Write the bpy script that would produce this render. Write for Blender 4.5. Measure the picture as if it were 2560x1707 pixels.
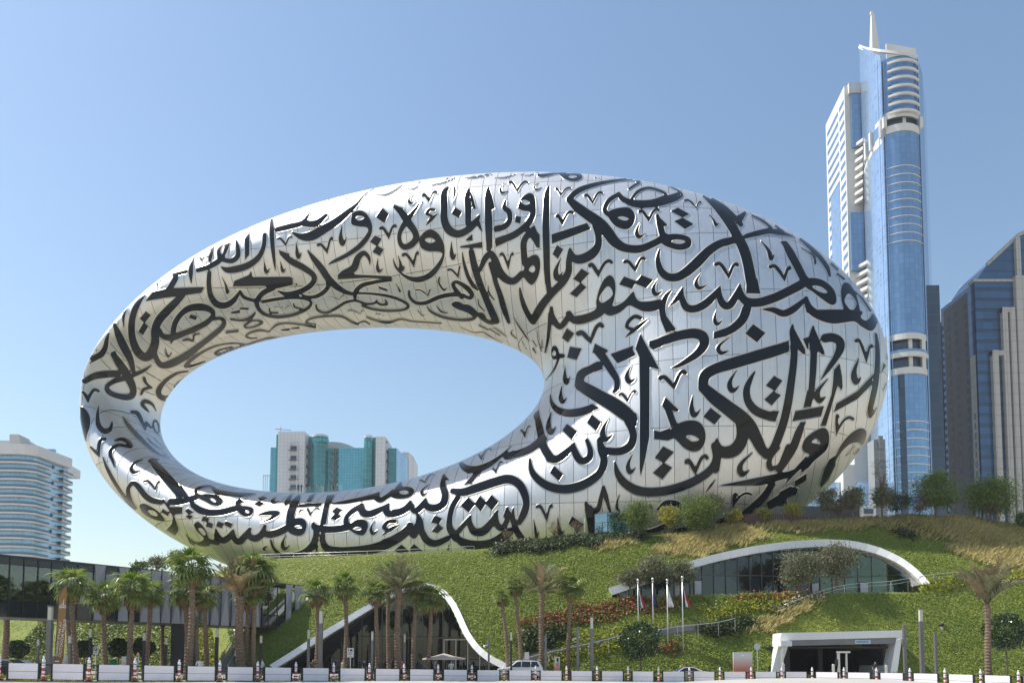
import bpy, math, random
import numpy as np
from mathutils import Vector, Matrix
from mathutils.bvhtree import BVHTree

R = math.radians
for _o in list(bpy.data.objects):
    bpy.data.objects.remove(_o)
scene = bpy.context.scene
COL = scene.collection

# ------------------------------------------------------------------ camera
F = 1900.0                      # focal length in photo pixels (photo is 2560 wide)
PITCH = R(3.45)
YH = 1648.0                     # horizon row
CZ = 1.7
PPY = YH - F * math.tan(PITCH)  # principal point row (shift lens)
cam = bpy.data.cameras.new('camera')
cam_o = bpy.data.objects.new('camera', cam)
COL.objects.link(cam_o)
cam.sensor_width = 36.0
cam.lens = F / 2560.0 * 36.0
cam.shift_y = (PPY - 853.5) / 2560.0
cam.clip_end = 6000
cam_o.location = (0, 0, CZ)
cam_o.rotation_euler = (R(90) + PITCH, 0, 0)
scene.camera = cam_o

# ------------------------------------------------------------------ light
SUN_EL, SUN_AZ = 55.0, -78.0    # azimuth measured from +Y towards +X
world = bpy.data.worlds.new('World')
scene.world = world
world.use_nodes = True
wn = world.node_tree
bg = wn.nodes['Background']
sky = wn.nodes.new('ShaderNodeTexSky')
sky.sky_type = 'NISHITA'
sky.sun_disc = False
sky.sun_elevation = R(SUN_EL)
sky.sun_rotation = R(SUN_AZ)
sky.air_density = 1.5
sky.dust_density = 0.7
sky.ozone_density = 2.2
sat = wn.nodes.new('ShaderNodeHueSaturation')
sat.inputs['Saturation'].default_value = 1.05
wn.links.new(sky.outputs[0], sat.inputs['Color'])
wn.links.new(sat.outputs[0], bg.inputs[0])
bg.inputs[1].default_value = 0.122
sun = bpy.data.lights.new('sun', 'SUN')
sun.energy = 4.6
sun.angle = R(0.55)
sun.color = (1.0, 0.95, 0.87)
sun_o = bpy.data.objects.new('sun', sun)
COL.objects.link(sun_o)
_d = Vector((math.cos(R(SUN_EL)) * math.sin(R(SUN_AZ)), math.cos(R(SUN_EL)) * math.cos(R(SUN_AZ)), math.sin(R(SUN_EL))))
sun_o.rotation_euler = _d.to_track_quat('Z', 'Y').to_euler()
sun_o.location = (-60, 40, 120)
vs = scene.view_settings
vs.view_transform = 'Standard'
vs.look = 'None'
vs.gamma = 1.0
vs.exposure = 0.35
vs.use_curve_mapping = False
try:
    scene.cycles.max_bounces = 8
    scene.cycles.transparent_max_bounces = 12
    scene.cycles.caustics_reflective = False
    scene.cycles.caustics_refractive = False
except Exception:
    pass

# ------------------------------------------------------------------ helpers
D_ = np.array([0, math.cos(PITCH), math.sin(PITCH)])
U_ = np.array([0, -math.sin(PITCH), math.cos(PITCH)])
CAMP = np.array([0, 0, CZ])

def rays(px, py):
    px = np.asarray(px, float); py = np.asarray(py, float)
    return D_ + ((px - 1280) / F)[..., None] * np.array([1., 0, 0]) + ((PPY - py) / F)[..., None] * U_

def at(px, py, Y):
    r = rays(px, py)
    p = CAMP + r * (Y / r[1])
    return Vector(p)

def proj(P):
    Q = np.asarray(P, float) - CAMP
    z = Q @ D_
    return 1280 + F * Q[..., 0] / z, PPY - F * (Q @ U_) / z

def mat(name, color=(.5, .5, .5), rough=.6, metal=0.0, spec=.5, noise=None, bump=None, emit=None, alpha=None, coord='Object', noise_scale=4.0, var=None):
    """principled material; noise=(colour2, scale, detail) blends a second colour by noise, bump=(scale,strength)"""
    m = bpy.data.materials.new(name)
    m.use_nodes = True
    nt = m.node_tree
    b = nt.nodes['Principled BSDF']
    b.inputs['Base Color'].default_value = (*color, 1)
    b.inputs['Roughness'].default_value = rough
    b.inputs['Metallic'].default_value = metal
    b.inputs['Specular IOR Level'].default_value = spec
    tc = nt.nodes.new('ShaderNodeTexCoord')
    last = None
    if noise:
        n = nt.nodes.new('ShaderNodeTexNoise'); n.inputs['Scale'].default_value = noise[1]
        n.inputs['Detail'].default_value = noise[2] if len(noise) > 2 else 4
        nt.links.new(tc.outputs[coord], n.inputs['Vector'])
        rp = nt.nodes.new('ShaderNodeValToRGB')
        rp.color_ramp.elements[0].position = .35; rp.color_ramp.elements[1].position = .68
        rp.color_ramp.elements[0].color = (*color, 1); rp.color_ramp.elements[1].color = (*noise[0], 1)
        nt.links.new(n.outputs[0], rp.inputs[0])
        last = rp.outputs[0]
    if var:
        oi = nt.nodes.new('ShaderNodeObjectInfo')
        hs = nt.nodes.new('ShaderNodeHueSaturation')
        mr = nt.nodes.new('ShaderNodeMapRange')
        mr.inputs[3].default_value = 1 - var; mr.inputs[4].default_value = 1 + var
        nt.links.new(oi.outputs['Random'], mr.inputs[0])
        nt.links.new(mr.outputs[0], hs.inputs['Value'])
        if last is None:
            hs.inputs['Color'].default_value = (*color, 1)
        else:
            nt.links.new(last, hs.inputs['Color'])
        last = hs.outputs[0]
    if last is not None:
        nt.links.new(last, b.inputs['Base Color'])
    if bump:
        n2 = nt.nodes.new('ShaderNodeTexNoise'); n2.inputs['Scale'].default_value = bump[0]; n2.inputs['Detail'].default_value = 5
        nt.links.new(tc.outputs[coord], n2.inputs['Vector'])
        bp = nt.nodes.new('ShaderNodeBump'); bp.inputs['Strength'].default_value = bump[1]; bp.inputs['Distance'].default_value = .1
        nt.links.new(n2.outputs[0], bp.inputs['Height'])
        nt.links.new(bp.outputs[0], b.inputs['Normal'])
    return m

def leafmat(name, c1, c2, scale=.25, trans=.35, rough=.5):
    """foliage: two colours mixed by noise and by a per-leaf random attribute, with some translucency"""
    m = bpy.data.materials.new(name); m.use_nodes = True
    nt = m.node_tree; b = nt.nodes['Principled BSDF']; out = nt.nodes['Material Output']
    b.inputs['Roughness'].default_value = rough
    b.inputs['Specular IOR Level'].default_value = .35
    tc = nt.nodes.new('ShaderNodeTexCoord')
    n = nt.nodes.new('ShaderNodeTexNoise'); n.inputs['Scale'].default_value = scale; n.inputs['Detail'].default_value = 5
    nt.links.new(tc.outputs['Object'], n.inputs['Vector'])
    at_ = nt.nodes.new('ShaderNodeAttribute'); at_.attribute_name = 'rnd'
    ad = nt.nodes.new('ShaderNodeMath'); ad.operation = 'MULTIPLY_ADD'; ad.inputs[1].default_value = .45
    nt.links.new(at_.outputs['Fac'], ad.inputs[0]); nt.links.new(n.outputs[0], ad.inputs[2])
    rp = nt.nodes.new('ShaderNodeValToRGB')
    rp.color_ramp.elements[0].position = .38; rp.color_ramp.elements[1].position = .95
    rp.color_ramp.elements[0].color = (*c1, 1); rp.color_ramp.elements[1].color = (*c2, 1)
    nt.links.new(ad.outputs[0], rp.inputs[0])
    nt.links.new(rp.outputs[0], b.inputs['Base Color'])
    tr = nt.nodes.new('ShaderNodeBsdfTranslucent'); nt.links.new(rp.outputs[0], tr.inputs[0])
    mx = nt.nodes.new('ShaderNodeMixShader'); mx.inputs[0].default_value = trans
    nt.links.new(b.outputs[0], mx.inputs[1]); nt.links.new(tr.outputs[0], mx.inputs[2])
    nt.links.new(mx.outputs[0], out.inputs[0])
    return m

def glassmat(name, tint=(.5, .6, .6), refl=(1, 1, 1), fac=.25, rough=.02):
    """architectural pane: see-through tint plus fresnel reflection"""
    m = bpy.data.materials.new(name); m.use_nodes = True
    nt = m.node_tree; nt.nodes.remove(nt.nodes['Principled BSDF']); out = nt.nodes['Material Output']
    t = nt.nodes.new('ShaderNodeBsdfTransparent'); t.inputs[0].default_value = (*tint, 1)
    g = nt.nodes.new('ShaderNodeBsdfGlossy'); g.inputs[0].default_value = (*refl, 1); g.inputs['Roughness'].default_value = rough
    fr = nt.nodes.new('ShaderNodeLayerWeight'); fr.inputs[0].default_value = .35
    ad = nt.nodes.new('ShaderNodeMath'); ad.operation = 'MULTIPLY_ADD'; ad.inputs[1].default_value = .7; ad.inputs[2].default_value = fac
    ad.use_clamp = True
    nt.links.new(fr.outputs['Fresnel'], ad.inputs[0])
    mx = nt.nodes.new('ShaderNodeMixShader')
    nt.links.new(ad.outputs[0], mx.inputs[0]); nt.links.new(t.outputs[0], mx.inputs[1]); nt.links.new(g.outputs[0], mx.inputs[2])
    nt.links.new(mx.outputs[0], out.inputs[0])
    return m

def link(o, parent=None):
    COL.objects.link(o)
    if parent is not None:
        o.parent = parent
    return o

def tag(o, label=None, cat=None, group=None, kind=None):
    if label: o['label'] = label
    if cat: o['category'] = cat
    if group: o['group'] = group
    if kind: o['kind'] = kind
    return o

def thing(name, label, cat, loc=(0, 0, 0), rz=0.0, group=None):
    o = bpy.data.objects.new(name, None)
    o.empty_display_size = .3
    COL.objects.link(o)
    o.location = loc; o.rotation_euler = (0, 0, rz)
    return tag(o, label, cat, group, 'thing')

def raw_mesh(name, verts, faces, mt, smooth=False):
    me = bpy.data.meshes.new(name)
    me.from_pydata([tuple(v) for v in verts], [], faces)
    if mt is not None:
        for q in (mt if isinstance(mt, (list, tuple)) else [mt]):
            me.materials.append(q)
    if smooth:
        me.polygons.foreach_set('use_smooth', [True] * len(me.polygons))
    me.update()
    return me

def obj(name, me, parent=None, world=True):
    """world=True: mesh was built in world coordinates; keep it there under an unrotated parent"""
    o = bpy.data.objects.new(name, me)
    link(o, parent)
    if parent is not None and world:
        loc = Vector(parent.location)
        q = parent.parent
        while q is not None:
            loc = loc + Vector(q.location); q = q.parent
        if parent.type == 'EMPTY':
            o.matrix_parent_inverse = Matrix.Translation(-loc)
        elif parent.parent is not None and parent.parent.type == 'EMPTY':
            pass
    return o

class MB:
    """collects shapes, builds them as one mesh"""
    def __init__(s):
        s.v = []; s.f = []; s.mi = []
    def add(s, vs, fs, mi=0):
        n = len(s.v); s.v += [tuple(v) for v in vs]; s.f += [tuple(i + n for i in f) for f in fs]; s.mi += [mi] * len(fs)
        return s
    def box(s, x0, x1, y0, y1, z0, z1, mi=0):
        return s.add([(x0, y0, z0), (x1, y0, z0), (x1, y1, z0), (x0, y1, z0), (x0, y0, z1), (x1, y0, z1), (x1, y1, z1), (x0, y1, z1)],
                     [(0, 3, 2, 1), (4, 5, 6, 7), (0, 1, 5, 4), (1, 2, 6, 5), (2, 3, 7, 6), (3, 0, 4, 7)], mi)
    def hexa(s, P, mi=0):   # 8 points: bottom 4, top 4
        return s.add(P, [(0, 3, 2, 1), (4, 5, 6, 7), (0, 1, 5, 4), (1, 2, 6, 5), (2, 3, 7, 6), (3, 0, 4, 7)], mi)
    def prism(s, poly, z0, z1, mi=0):
        n = len(poly)
        zt = z1 if hasattr(z1, '__len__') else [z1] * n
        vs = [(p[0], p[1], z0) for p in poly] + [(p[0], p[1], zt[i]) for i, p in enumerate(poly)]
        fs = [tuple(range(n - 1, -1, -1)), tuple(range(n, 2 * n))] + [(i, (i + 1) % n, n + (i + 1) % n, n + i) for i in range(n)]
        return s.add(vs, fs, mi)
    def tube(s, pts, rad, n=8, mi=0, cap=True):
        pts = [Vector(p) for p in pts]
        rads = rad if hasattr(rad, '__len__') else [rad] * len(pts)
        base = len(s.v); prev = None
        for i, p in enumerate(pts):
            t = (pts[min(i + 1, len(pts) - 1)] - pts[max(i - 1, 0)])
            if t.length < 1e-9: t = Vector((0, 0, 1))
            t.normalize()
            a = prev if prev is not None else (Vector((1, 0, 0)) if abs(t.x) < .9 else Vector((0, 1, 0)))
            a = (a - t * a.dot(t)).normalized(); b = t.cross(a); prev = a
            for k in range(n):
                an = 2 * math.pi * k / n
                s.v.append(tuple(p + (a * math.cos(an) + b * math.sin(an)) * rads[i]))
        for i in range(len(pts) - 1):
            for k in range(n):
                s.f.append((base + i * n + k, base + i * n + (k + 1) % n, base + (i + 1) * n + (k + 1) % n, base + (i + 1) * n + k)); s.mi.append(mi)
        if cap:
            s.f.append(tuple(base + k for k in range(n - 1, -1, -1))); s.mi.append(mi)
            s.f.append(tuple(base + (len(pts) - 1) * n + k for k in range(n))); s.mi.append(mi)
        return s
    def sphere(s, c, r, n=10, m=6, mi=0, sz=1.0):
        base = len(s.v)
        for j in range(m + 1):
            th = math.pi * j / m
            for k in range(n):
                s.v.append((c[0] + r * math.sin(th) * math.cos(2 * math.pi * k / n), c[1] + r * math.sin(th) * math.sin(2 * math.pi * k / n), c[2] + r * sz * math.cos(th)))
        for j in range(m):
            for k in range(n):
                s.f.append((base + j * n + k, base + (j + 1) * n + k, base + (j + 1) * n + (k + 1) % n, base + j * n + (k + 1) % n)); s.mi.append(mi)
        return s
    def mesh(s, name, mt, smooth=False):
        me = raw_mesh(name, s.v, s.f, mt, smooth)
        if any(s.mi): me.polygons.foreach_set('material_index', s.mi)
        return me
    def build(s, name, mt, parent=None, smooth=False, world=True):
        return obj(name, s.mesh(name, mt, smooth), parent, world)

def quads_mesh(name, V, mt, rnd=None, nv=4):
    """V: (n,nv,3) loose polygons -> one mesh, with a per-vertex random attribute"""
    V = np.asarray(V, np.float32); n = V.shape[0]
    me = bpy.data.meshes.new(name)
    me.vertices.add(n * nv); me.vertices.foreach_set('co', V.reshape(-1))
    me.loops.add(n * nv); me.loops.foreach_set('vertex_index', np.arange(n * nv, dtype=np.int32))
    me.polygons.add(n); me.polygons.foreach_set('loop_start', np.arange(0, n * nv, nv, dtype=np.int32))
    try: me.polygons.foreach_set('loop_total', np.full(n, nv, np.int32))
    except Exception: pass
    me.materials.append(mt)
    if rnd is not None:
        a = me.attributes.new('rnd', 'FLOAT', 'POINT'); a.data.foreach_set('value', np.repeat(np.asarray(rnd, np.float32), nv))
    me.update(calc_edges=True)
    return me

def leaves(P, size, rng, up=.0, aspect=.5, outward=None):
    """random leaf quads (diamond-ish) at points P"""
    n = len(P)
    a = rng.normal(size=(n, 3)); a[:, 2] += up
    if outward is not None: a = a + outward
    a /= np.linalg.norm(a, axis=1, keepdims=True) + 1e-9
    b = rng.normal(size=(n, 3)); b -= (b * a).sum(1, keepdims=True) * a; b /= np.linalg.norm(b, axis=1, keepdims=True) + 1e-9
    L = (size * rng.uniform(.6, 1.3, n))[:, None] if np.isscalar(size) else (size * rng.uniform(.7, 1.2, n))[:, None]
    W = L * aspect
    return np.stack([P - a * L * .5, P + b * W * .5, P + a * L * .5, P - b * W * .5], 1)

def inpoly(x, y, poly):
    x = np.asarray(x, float); y = np.asarray(y, float)
    ins = np.zeros(x.shape, bool); n = len(poly)
    for i in range(n):
        ax, ay = poly[i]; bx, by = poly[(i + 1) % n]
        if ay == by: continue
        ins ^= ((ay > y) != (by > y)) & (x < (bx - ax) * (y - ay) / (by - ay) + ax)
    return ins

def pts(s):
    a = list(map(float, s.replace(',', ' ').split()))
    return list(zip(a[0::2], a[1::2]))

ORD = ['first', 'second', 'third', 'fourth', 'fifth', 'sixth', 'seventh', 'eighth', 'ninth', 'tenth', 'eleventh', 'twelfth', 'thirteenth', 'fourteenth', 'fifteenth',
       'sixteenth', 'seventeenth', 'eighteenth', 'nineteenth', 'twentieth'] + ['twenty-' + q for q in ('first', 'second', 'third', 'fourth', 'fifth', 'sixth', 'seventh', 'eighth', 'ninth')] + ['thirtieth', 'thirty-first', 'thirty-second']

# ------------------------------------------------------------------ materials
M = {}
M['concrete'] = mat('pale_concrete', (.44, .41, .36), .85, noise=((.50, .47, .42), .35, 6), bump=(6, .12))
M['sand'] = mat('sandy_ground', (.44, .37, .28), .95, noise=((.50, .43, .33), .05, 6), bump=(2, .2))
M['asphalt'] = mat('asphalt', (.055, .055, .057), .9, noise=((.075, .073, .07), .6, 6), bump=(20, .2))
M['white'] = mat('white_coated_panel', (.83, .82, .80), .55, noise=((.77, .76, .74), .7, 5), var=.03)
M['bank_leaf'] = leafmat('bank_leaf', (.08, .13, .02), (.27, .31, .05), .2, .3)
M['dark_soffit'] = mat('dark_bronze_soffit', (.035, .030, .028), .45, noise=((.05, .045, .042), .4, 4))
M['dark_metal'] = mat('charcoal_metal', (.035, .036, .04), .45, metal=.3)
M['grey_metal'] = mat('grey_post_paint', (.17, .165, .16), .45, metal=.3, noise=((.21, .2, .19), 2, 3))
M['pole_white'] = mat('brushed_pole', (.72, .70, .66), .35, metal=.6)
M['grey_panel'] = mat('grey_fin_panel', (.20, .195, .205), .5, noise=((.24, .235, .24), .5, 4), var=.08)
M['grey_fin'] = mat('light_fin_panel', (.27, .265, .28), .5, noise=((.31, .305, .32), .5, 4), var=.08)
M['black'] = mat('black_rubber', (.012, .012, .013), .6)
M['red'] = mat('red_reflective', (.50, .03, .035), .45)
M['white_plastic'] = mat('white_plastic', (.86, .82, .88), .4, noise=((.79, .75, .80), 1.4, 6), var=.04)
M['soil'] = mat('hill_soil', (.16, .21, .035), .95, noise=((.27, .29, .06), .35, 6), bump=(5, .8))
M['hill_leaf'] = leafmat('ground_cover_leaf', (.13, .215, .03), (.40, .44, .08), .06, .38)
M['trunk'] = mat('palm_bark', (.16, .10, .065), .9, noise=((.30, .22, .15), 9, 5), bump=(14, .9))
M['bark'] = mat('tree_bark', (.13, .10, .075), .9, noise=((.2, .16, .12), 6, 5), bump=(12, .8))
M['palm_leaf'] = leafmat('fan_frond', (.08, .14, .03), (.27, .32, .08), .7, .4, .4)
M['palm_young'] = leafmat('young_fan_frond', (.09, .17, .02), (.24, .32, .05), .7, .4, .4)
M['palm_dry'] = leafmat('dry_frond', (.16, .11, .05), (.32, .24, .12), .7, .25, .6)
M['date_leaf'] = leafmat('date_frond', (.12, .13, .06), (.28, .28, .15), .7, .3, .45)
M['date_dry'] = leafmat('dry_date_frond', (.22, .16, .08), (.36, .28, .16), .7, .25, .6)
M['olive'] = leafmat('olive_leaf', (.075, .09, .04), (.25, .25, .14), .9, .3)
M['acacia'] = leafmat('acacia_leaf', (.06, .11, .02), (.22, .28, .06), .6, .35)
M['yellow_leaf'] = leafmat('yellow_flowering_leaf', (.20, .22, .03), (.52, .47, .05), .8, .4)
M['ficus'] = leafmat('glossy_round_leaf', (.016, .035, .012), (.06, .10, .035), .9, .12, .22)
M['brown_leaf'] = leafmat('brown_twig_leaf', (.12, .08, .045), (.25, .18, .11), .9, .2)
M['dry_grass'] = leafmat('dry_grass', (.28, .22, .08), (.60, .50, .22), .22, .35)
M['dry_grass_pale'] = leafmat('pale_grass', (.30, .30, .08), (.58, .52, .20), .16, .35)
M['red_flower'] = leafmat('red_flower', (.33, .02, .05), (.62, .05, .09), .9, .25)
M['yellow_flower'] = leafmat('yellow_shrub', (.15, .20, .015), (.42, .42, .03), .5, .35)
M['white_flower'] = leafmat('white_flower', (.55, .50, .38), (.8, .75, .62), .9, .3)
M['dark_shrub'] = leafmat('dark_shrub', (.02, .038, .01), (.08, .11, .03), .5, .2)
M['bed_leaf'] = leafmat('bed_leaf', (.10, .12, .02), (.30, .27, .05), .4, .3)
M['skin'] = mat('skin', (.42, .25, .17), .6)
M['hair'] = mat('dark_hair', (.015, .012, .01), .6)
def catmull(pts,closed=False,n=6):
    P=np.array(pts,float);N=len(P)
    if N<3 and not closed: 
        return P
    out=[]
    rng=range(N) if closed else range(N-1)
    for i in rng:
        if closed: p0,p1,p2,p3=P[(i-1)%N],P[i],P[(i+1)%N],P[(i+2)%N]
        else: p0,p1,p2,p3=P[max(i-1,0)],P[i],P[i+1],P[min(i+2,N-1)]
        for t in np.arange(n)/n:
            out.append(0.5*((2*p1)+(p2-p0)*t+(2*p0-5*p1+4*p2-p3)*t*t+(3*p1-p0-3*p2+p3)*t**3))
    if not closed: out.append(P[-1])
    return np.array(out)
def expandV(a):
    (xl,yl),(xb,yb),(xr,yr)=a
    L=abs(xr-xl); k=min(L,1.3*abs(yb-min(yl,yr)))
    s1=[(xl+.04*L,yl,.22*k),(xl+.35*(xb-xl),yl-.03*k,.2*k),(xl+.75*(xb-xl),yl+.42*(yb-yl),.2*k),(xb,yb-.05*k,.06*k)]
    s2=[(xb,yb-.05*k,.06*k),(xb+.12*(xr-xb),yb+.42*(yr-yb),.16*k),(xb+.42*(xr-xb),yb+.88*(yr-yb),.17*k),(xb+.72*(xr-xb),yb+1.04*(yr-yb),.18*k),(xr-.06*k,yr+.05*k,.17*k)]
    return [s1,s2]
def expandU(a):
    (x0,y0),(xb,yb),(x2,y2)=a
    dx=x2-xb; t=.27*(yb-y0); t=min(t,max(1.4*abs(dx),.15*(yb-y0)))
    return [[(x0,y0,.22*t),(xb-.30*dx+.25*(x0-xb),y0+.4*(yb-y0),.65*t),(xb-.32*dx,y0+.68*(yb-y0),t),(xb-.02*dx,yb-.42*t,.95*t),(xb+.5*dx,yb-.35*t+.25*(y2-yb),.6*t),(x2,y2,.14*t)]]
def parse(txt):
    """-> list of (kind, array in photo px)  kinds: s (x,y,w), p polygon, h hole polygon"""
    out=[];o=(0,0,1)
    for l in txt.strip().splitlines():
        f=l.split()
        if f[0]=='T': o=tuple(map(float,f[1:]));continue
        pts=[tuple(map(float,q.split(','))) for q in f[1:]]
        def cv(p): 
            q=np.array(p,float); q[:,0]=o[0]+q[:,0]/o[2]; q[:,1]=o[1]+q[:,1]/o[2]
            if q.shape[1]==3: q[:,2]/=o[2]
            return q
        k=f[0]
        if k=='s': out.append(('s',cv(pts)))
        elif k=='V': out+=[('s',cv(s)) for s in expandV(pts)]
        elif k=='U': out+=[('s',cv(s)) for s in expandU(pts)]
        elif k=='p': out.append(('p',cv(pts)))
        elif k=='c': out.append(('c',cv(pts)))
        elif k=='h': out.append(('h',cv(pts)))
    return out
def sdf_grid(prims,x0,y0,nx,ny,st):
    S=np.full((ny,nx),40.0,np.float32)
    def block(xa,xb,ya,yb,m=8):
        i0=max(int((xa-m-x0)/st),0);i1=min(int((xb+m-x0)/st)+2,nx);j0=max(int((ya-m-y0)/st),0);j1=min(int((yb+m-y0)/st)+2,ny)
        if i1<=i0 or j1<=j0: return None
        X,Y=np.meshgrid(x0+np.arange(i0,i1)*st,y0+np.arange(j0,j1)*st)
        return (slice(j0,j1),slice(i0,i1)),X,Y
    def poly(q,X,Y):
        d=np.full(X.shape,1e9);ins=np.zeros(X.shape,bool)
        n=len(q)
        for i in range(n):
            ax,ay=q[i];bx,by=q[(i+1)%n]
            vx,vy=bx-ax,by-ay;t=np.clip(((X-ax)*vx+(Y-ay)*vy)/(vx*vx+vy*vy+1e-9),0,1)
            d=np.minimum(d,(X-ax-t*vx)**2+(Y-ay-t*vy)**2)
            c=((ay>Y)!=(by>Y))&(X<(bx-ax)*(Y-ay)/((by-ay) if by!=ay else 1e-9)+ax)
            ins^=c
        d=np.sqrt(d);return np.where(ins,-d,d)
    for k,q in prims:
        if k=='s':
            c=catmull(q,n=5)
            for a,b in zip(c[:-1],c[1:]):
                r=max(a[2],b[2])/2
                B=block(min(a[0],b[0])-r,max(a[0],b[0])+r,min(a[1],b[1])-r,max(a[1],b[1])+r)
                if B is None: continue
                sl,X,Y=B
                vx,vy=b[0]-a[0],b[1]-a[1];t=np.clip(((X-a[0])*vx+(Y-a[1])*vy)/(vx*vx+vy*vy+1e-9),0,1)
                d=np.hypot(X-a[0]-t*vx,Y-a[1]-t*vy)-(a[2]+t*(b[2]-a[2]))/2
                S[sl]=np.minimum(S[sl],d)
        else:
            if k in 'ch': q=catmull(q[:,:2],True,4)
            B=block(q[:,0].min(),q[:,0].max(),q[:,1].min(),q[:,1].max())
            if B is None: continue
            sl,X,Y=B; d=poly(q,X,Y)
            if k=='p': d=d-0.6
            S[sl]=np.maximum(S[sl],-d) if k=='h' else np.minimum(S[sl],d)
    return S
# ------------------------------------------------------------------ terrain
def gz(x, y=None):
    return -0.35 - 0.014 * np.clip(np.asarray(x, float), -70, 70)

RID = pts("-600 1478 0 1478 480 1475 560 1420 600 1402 850 1392 1000 1386 1150 1380 1250 1371 1380 1357 1580 1345 1700 1334 1850 1314 2009 1309 2120 1305 2223 1297 2377 1297 2461 1309 2560 1328 2900 1400")
RYR = pts("-600 124 0 124 480 120 600 113 850 106 1000 104.5 1150 103 1380 102 1580 102 1700 102.5 1850 103.5 2000 105 2200 107 2900 108")
RYB = pts("-600 103 0 103 480 101 620 98 700 89 800 86 1200 86 2000 85 2560 84 2900 84")
_rx = np.array([p[0] for p in RID]); _ry = np.array([p[1] for p in RID])
_fine = np.arange(-600, 2901, 10.0)
def _ip(tab): return np.interp(_fine, [p[0] for p in tab], [p[1] for p in tab])
def _sm(a, k=5):
    w = np.ones(2 * k + 1) / (2 * k + 1); return np.convolve(np.pad(a, k, mode='edge'), w, 'valid')
_Yr = _sm(_ip(RYR), 8); _Yb = _sm(_ip(RYB), 4); _py = _sm(_ip(RID), 3)
_r = rays(_fine, _py); _Pr = CAMP + _r * (_Yr / _r[:, 1])[:, None]
_Xr = _Pr[:, 0]; _Zr = _Pr[:, 2]

def hill(x, y):
    x = np.asarray(x, float); y = np.asarray(y, float)
    zr = np.interp(x, _Xr, _Zr); yr = np.interp(x, _Xr, _Yr); yb = np.interp(x, _Xr, _Yb)
    g = gz(x)
    s = np.clip((y - yb) / (yr - yb), 0, 1)
    z = g + (zr - g) * (1 - (1 - s) ** 1.45)
    z = z + 0.16 * np.sin(x * .55 + y * .35) * np.clip(s * 4, 0, 1) * (1 - s) + 0.22 * np.sin(x * .21 - y * .4 + 1) * np.clip(s * 3, 0, 1) * (1 - s)
    back = np.clip((y - 150) / 25, 0, 1)
    return z * (1 - back) + (g - .5) * back

def hill_hit(px, py, y0=82.0, y1=116.0):
    r = rays(px, py); r = r / r[1]
    Y = np.linspace(y0, y1, 700)
    P = CAMP + r[None, :] * Y[:, None]
    dz = P[:, 2] - hill(P[:, 0], P[:, 1])
    k = np.where(dz <= 0)[0]
    i = k[0] if len(k) else int(np.argmin(dz))
    return Vector((P[i, 0], P[i, 1], float(hill(P[i, 0], P[i, 1]))))

# openings in the hill (photo pixels)
ARCH_A = pts("690 1672 740 1640 800 1602 860 1565 920 1528 970 1499 1005 1483 1030 1475 1055 1472 1080 1475 1102 1486 1122 1508 1138 1538 1152 1570 1168 1600 1190 1628 1220 1652 1262 1674")
ARCH_B = pts("1530 1488 1590 1468 1650 1447 1710 1427 1780 1407 1850 1391 1920 1379 1990 1371 2050 1368 2100 1369 2150 1376 2195 1389 2235 1407 2265 1427 2290 1450 2300 1462")
ARCH_C = pts("1916 1690 1950 1586 2243 1578 2228 1690")
POLY_A = ARCH_A + [(1262, 1700), (690, 1700)]
POLY_B = ARCH_B + [(2300, 1482), (2200, 1482), (1900, 1484), (1530, 1492)]
POLY_C = ARCH_C

def in_open(P):
    px, py = proj(P)
    m = inpoly(px, py, POLY_A) | inpoly(px, py, POLY_B) | inpoly(px, py, POLY_C)
    yr = np.interp(P[..., 0], _Xr, _Yr)
    return m & (P[..., 1] < yr)

# the ground: one sheet to the horizon, sloping gently down to the right
V = []; Fc = []
gx = [-3000, -600, -200, -70, 0, 70, 200, 600, 3000]; gy = [-3000, -600, -150, -20, 30, 80, 160, 400, 1200, 4000]
for y in gy:
    for x in gx: V.append((x, y, float(gz(x)) - .02))
for j in range(len(gy) - 1):
    for i in range(len(gx) - 1): Fc.append((j * len(gx) + i, j * len(gx) + i + 1, (j + 1) * len(gx) + i + 1, (j + 1) * len(gx) + i))
tag(obj('ground', raw_mesh('ground', V, Fc, M['sand'])), kind='structure')

def strip(name, xs, y0f, y1f, dz, mt, kind='structure', ny=1):
    V = []; Fc = []
    for x in xs:
        for k in range(ny + 1):
            y = y0f(x) + (y1f(x) - y0f(x)) * k / ny
            V.append((x, y, float(gz(x)) + (dz(x, k / ny) if callable(dz) else dz)))
    n = ny + 1
    for i in range(len(xs) - 1):
        for k in range(ny): Fc.append((i * n + k, (i + 1) * n + k, (i + 1) * n + k + 1, i * n + k + 1))
    o = obj(name, raw_mesh(name, V, Fc, mt, True))
    return tag(o, kind=kind)

# barrier line in plan (post pixel -> distance)
POSTS = [5, 115, 228, 342, 452, 553, 647, 742, 836, 925, 1011, 1096, 1180, 1260, 1339, 1416, 1492, 1569, 1645, 1722, 1798, 1876, 1952, 2028, 2107, 2188, 2271, 2358, 2447, 2541]
BTOP = pts("0 1655 440 1663 700 1667 1180 1673 1500 1676 1750 1677.5 2000 1677.5 2300 1681.5 2500 1687 2600 1690")
def barrier_pt(px):
    sp = np.interp(px, [5, 228, 452, 742, 1011, 1339, 1722, 2028, 2271, 2541], [113, 112, 104, 94, 86, 78, 76.3, 77.5, 85, 95])
    Y = 53.0 * 113 / sp
    top = np.interp(px, [p[0] for p in BTOP], [p[1] for p in BTOP])
    p = at(px, top, Y)
    return p
bl = [barrier_pt(p) for p in range(-400, 3000, 50)]
_bx = np.array([p.x for p in bl]); _by = np.array([p.y for p in bl])
def by(x): return float(np.interp(x, _bx, _by))
xs = list(np.linspace(-75, 75, 61))
strip('road', xs, lambda x: 20.0, lambda x: by(x) - 1.2, .004, M['concrete'])
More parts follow.
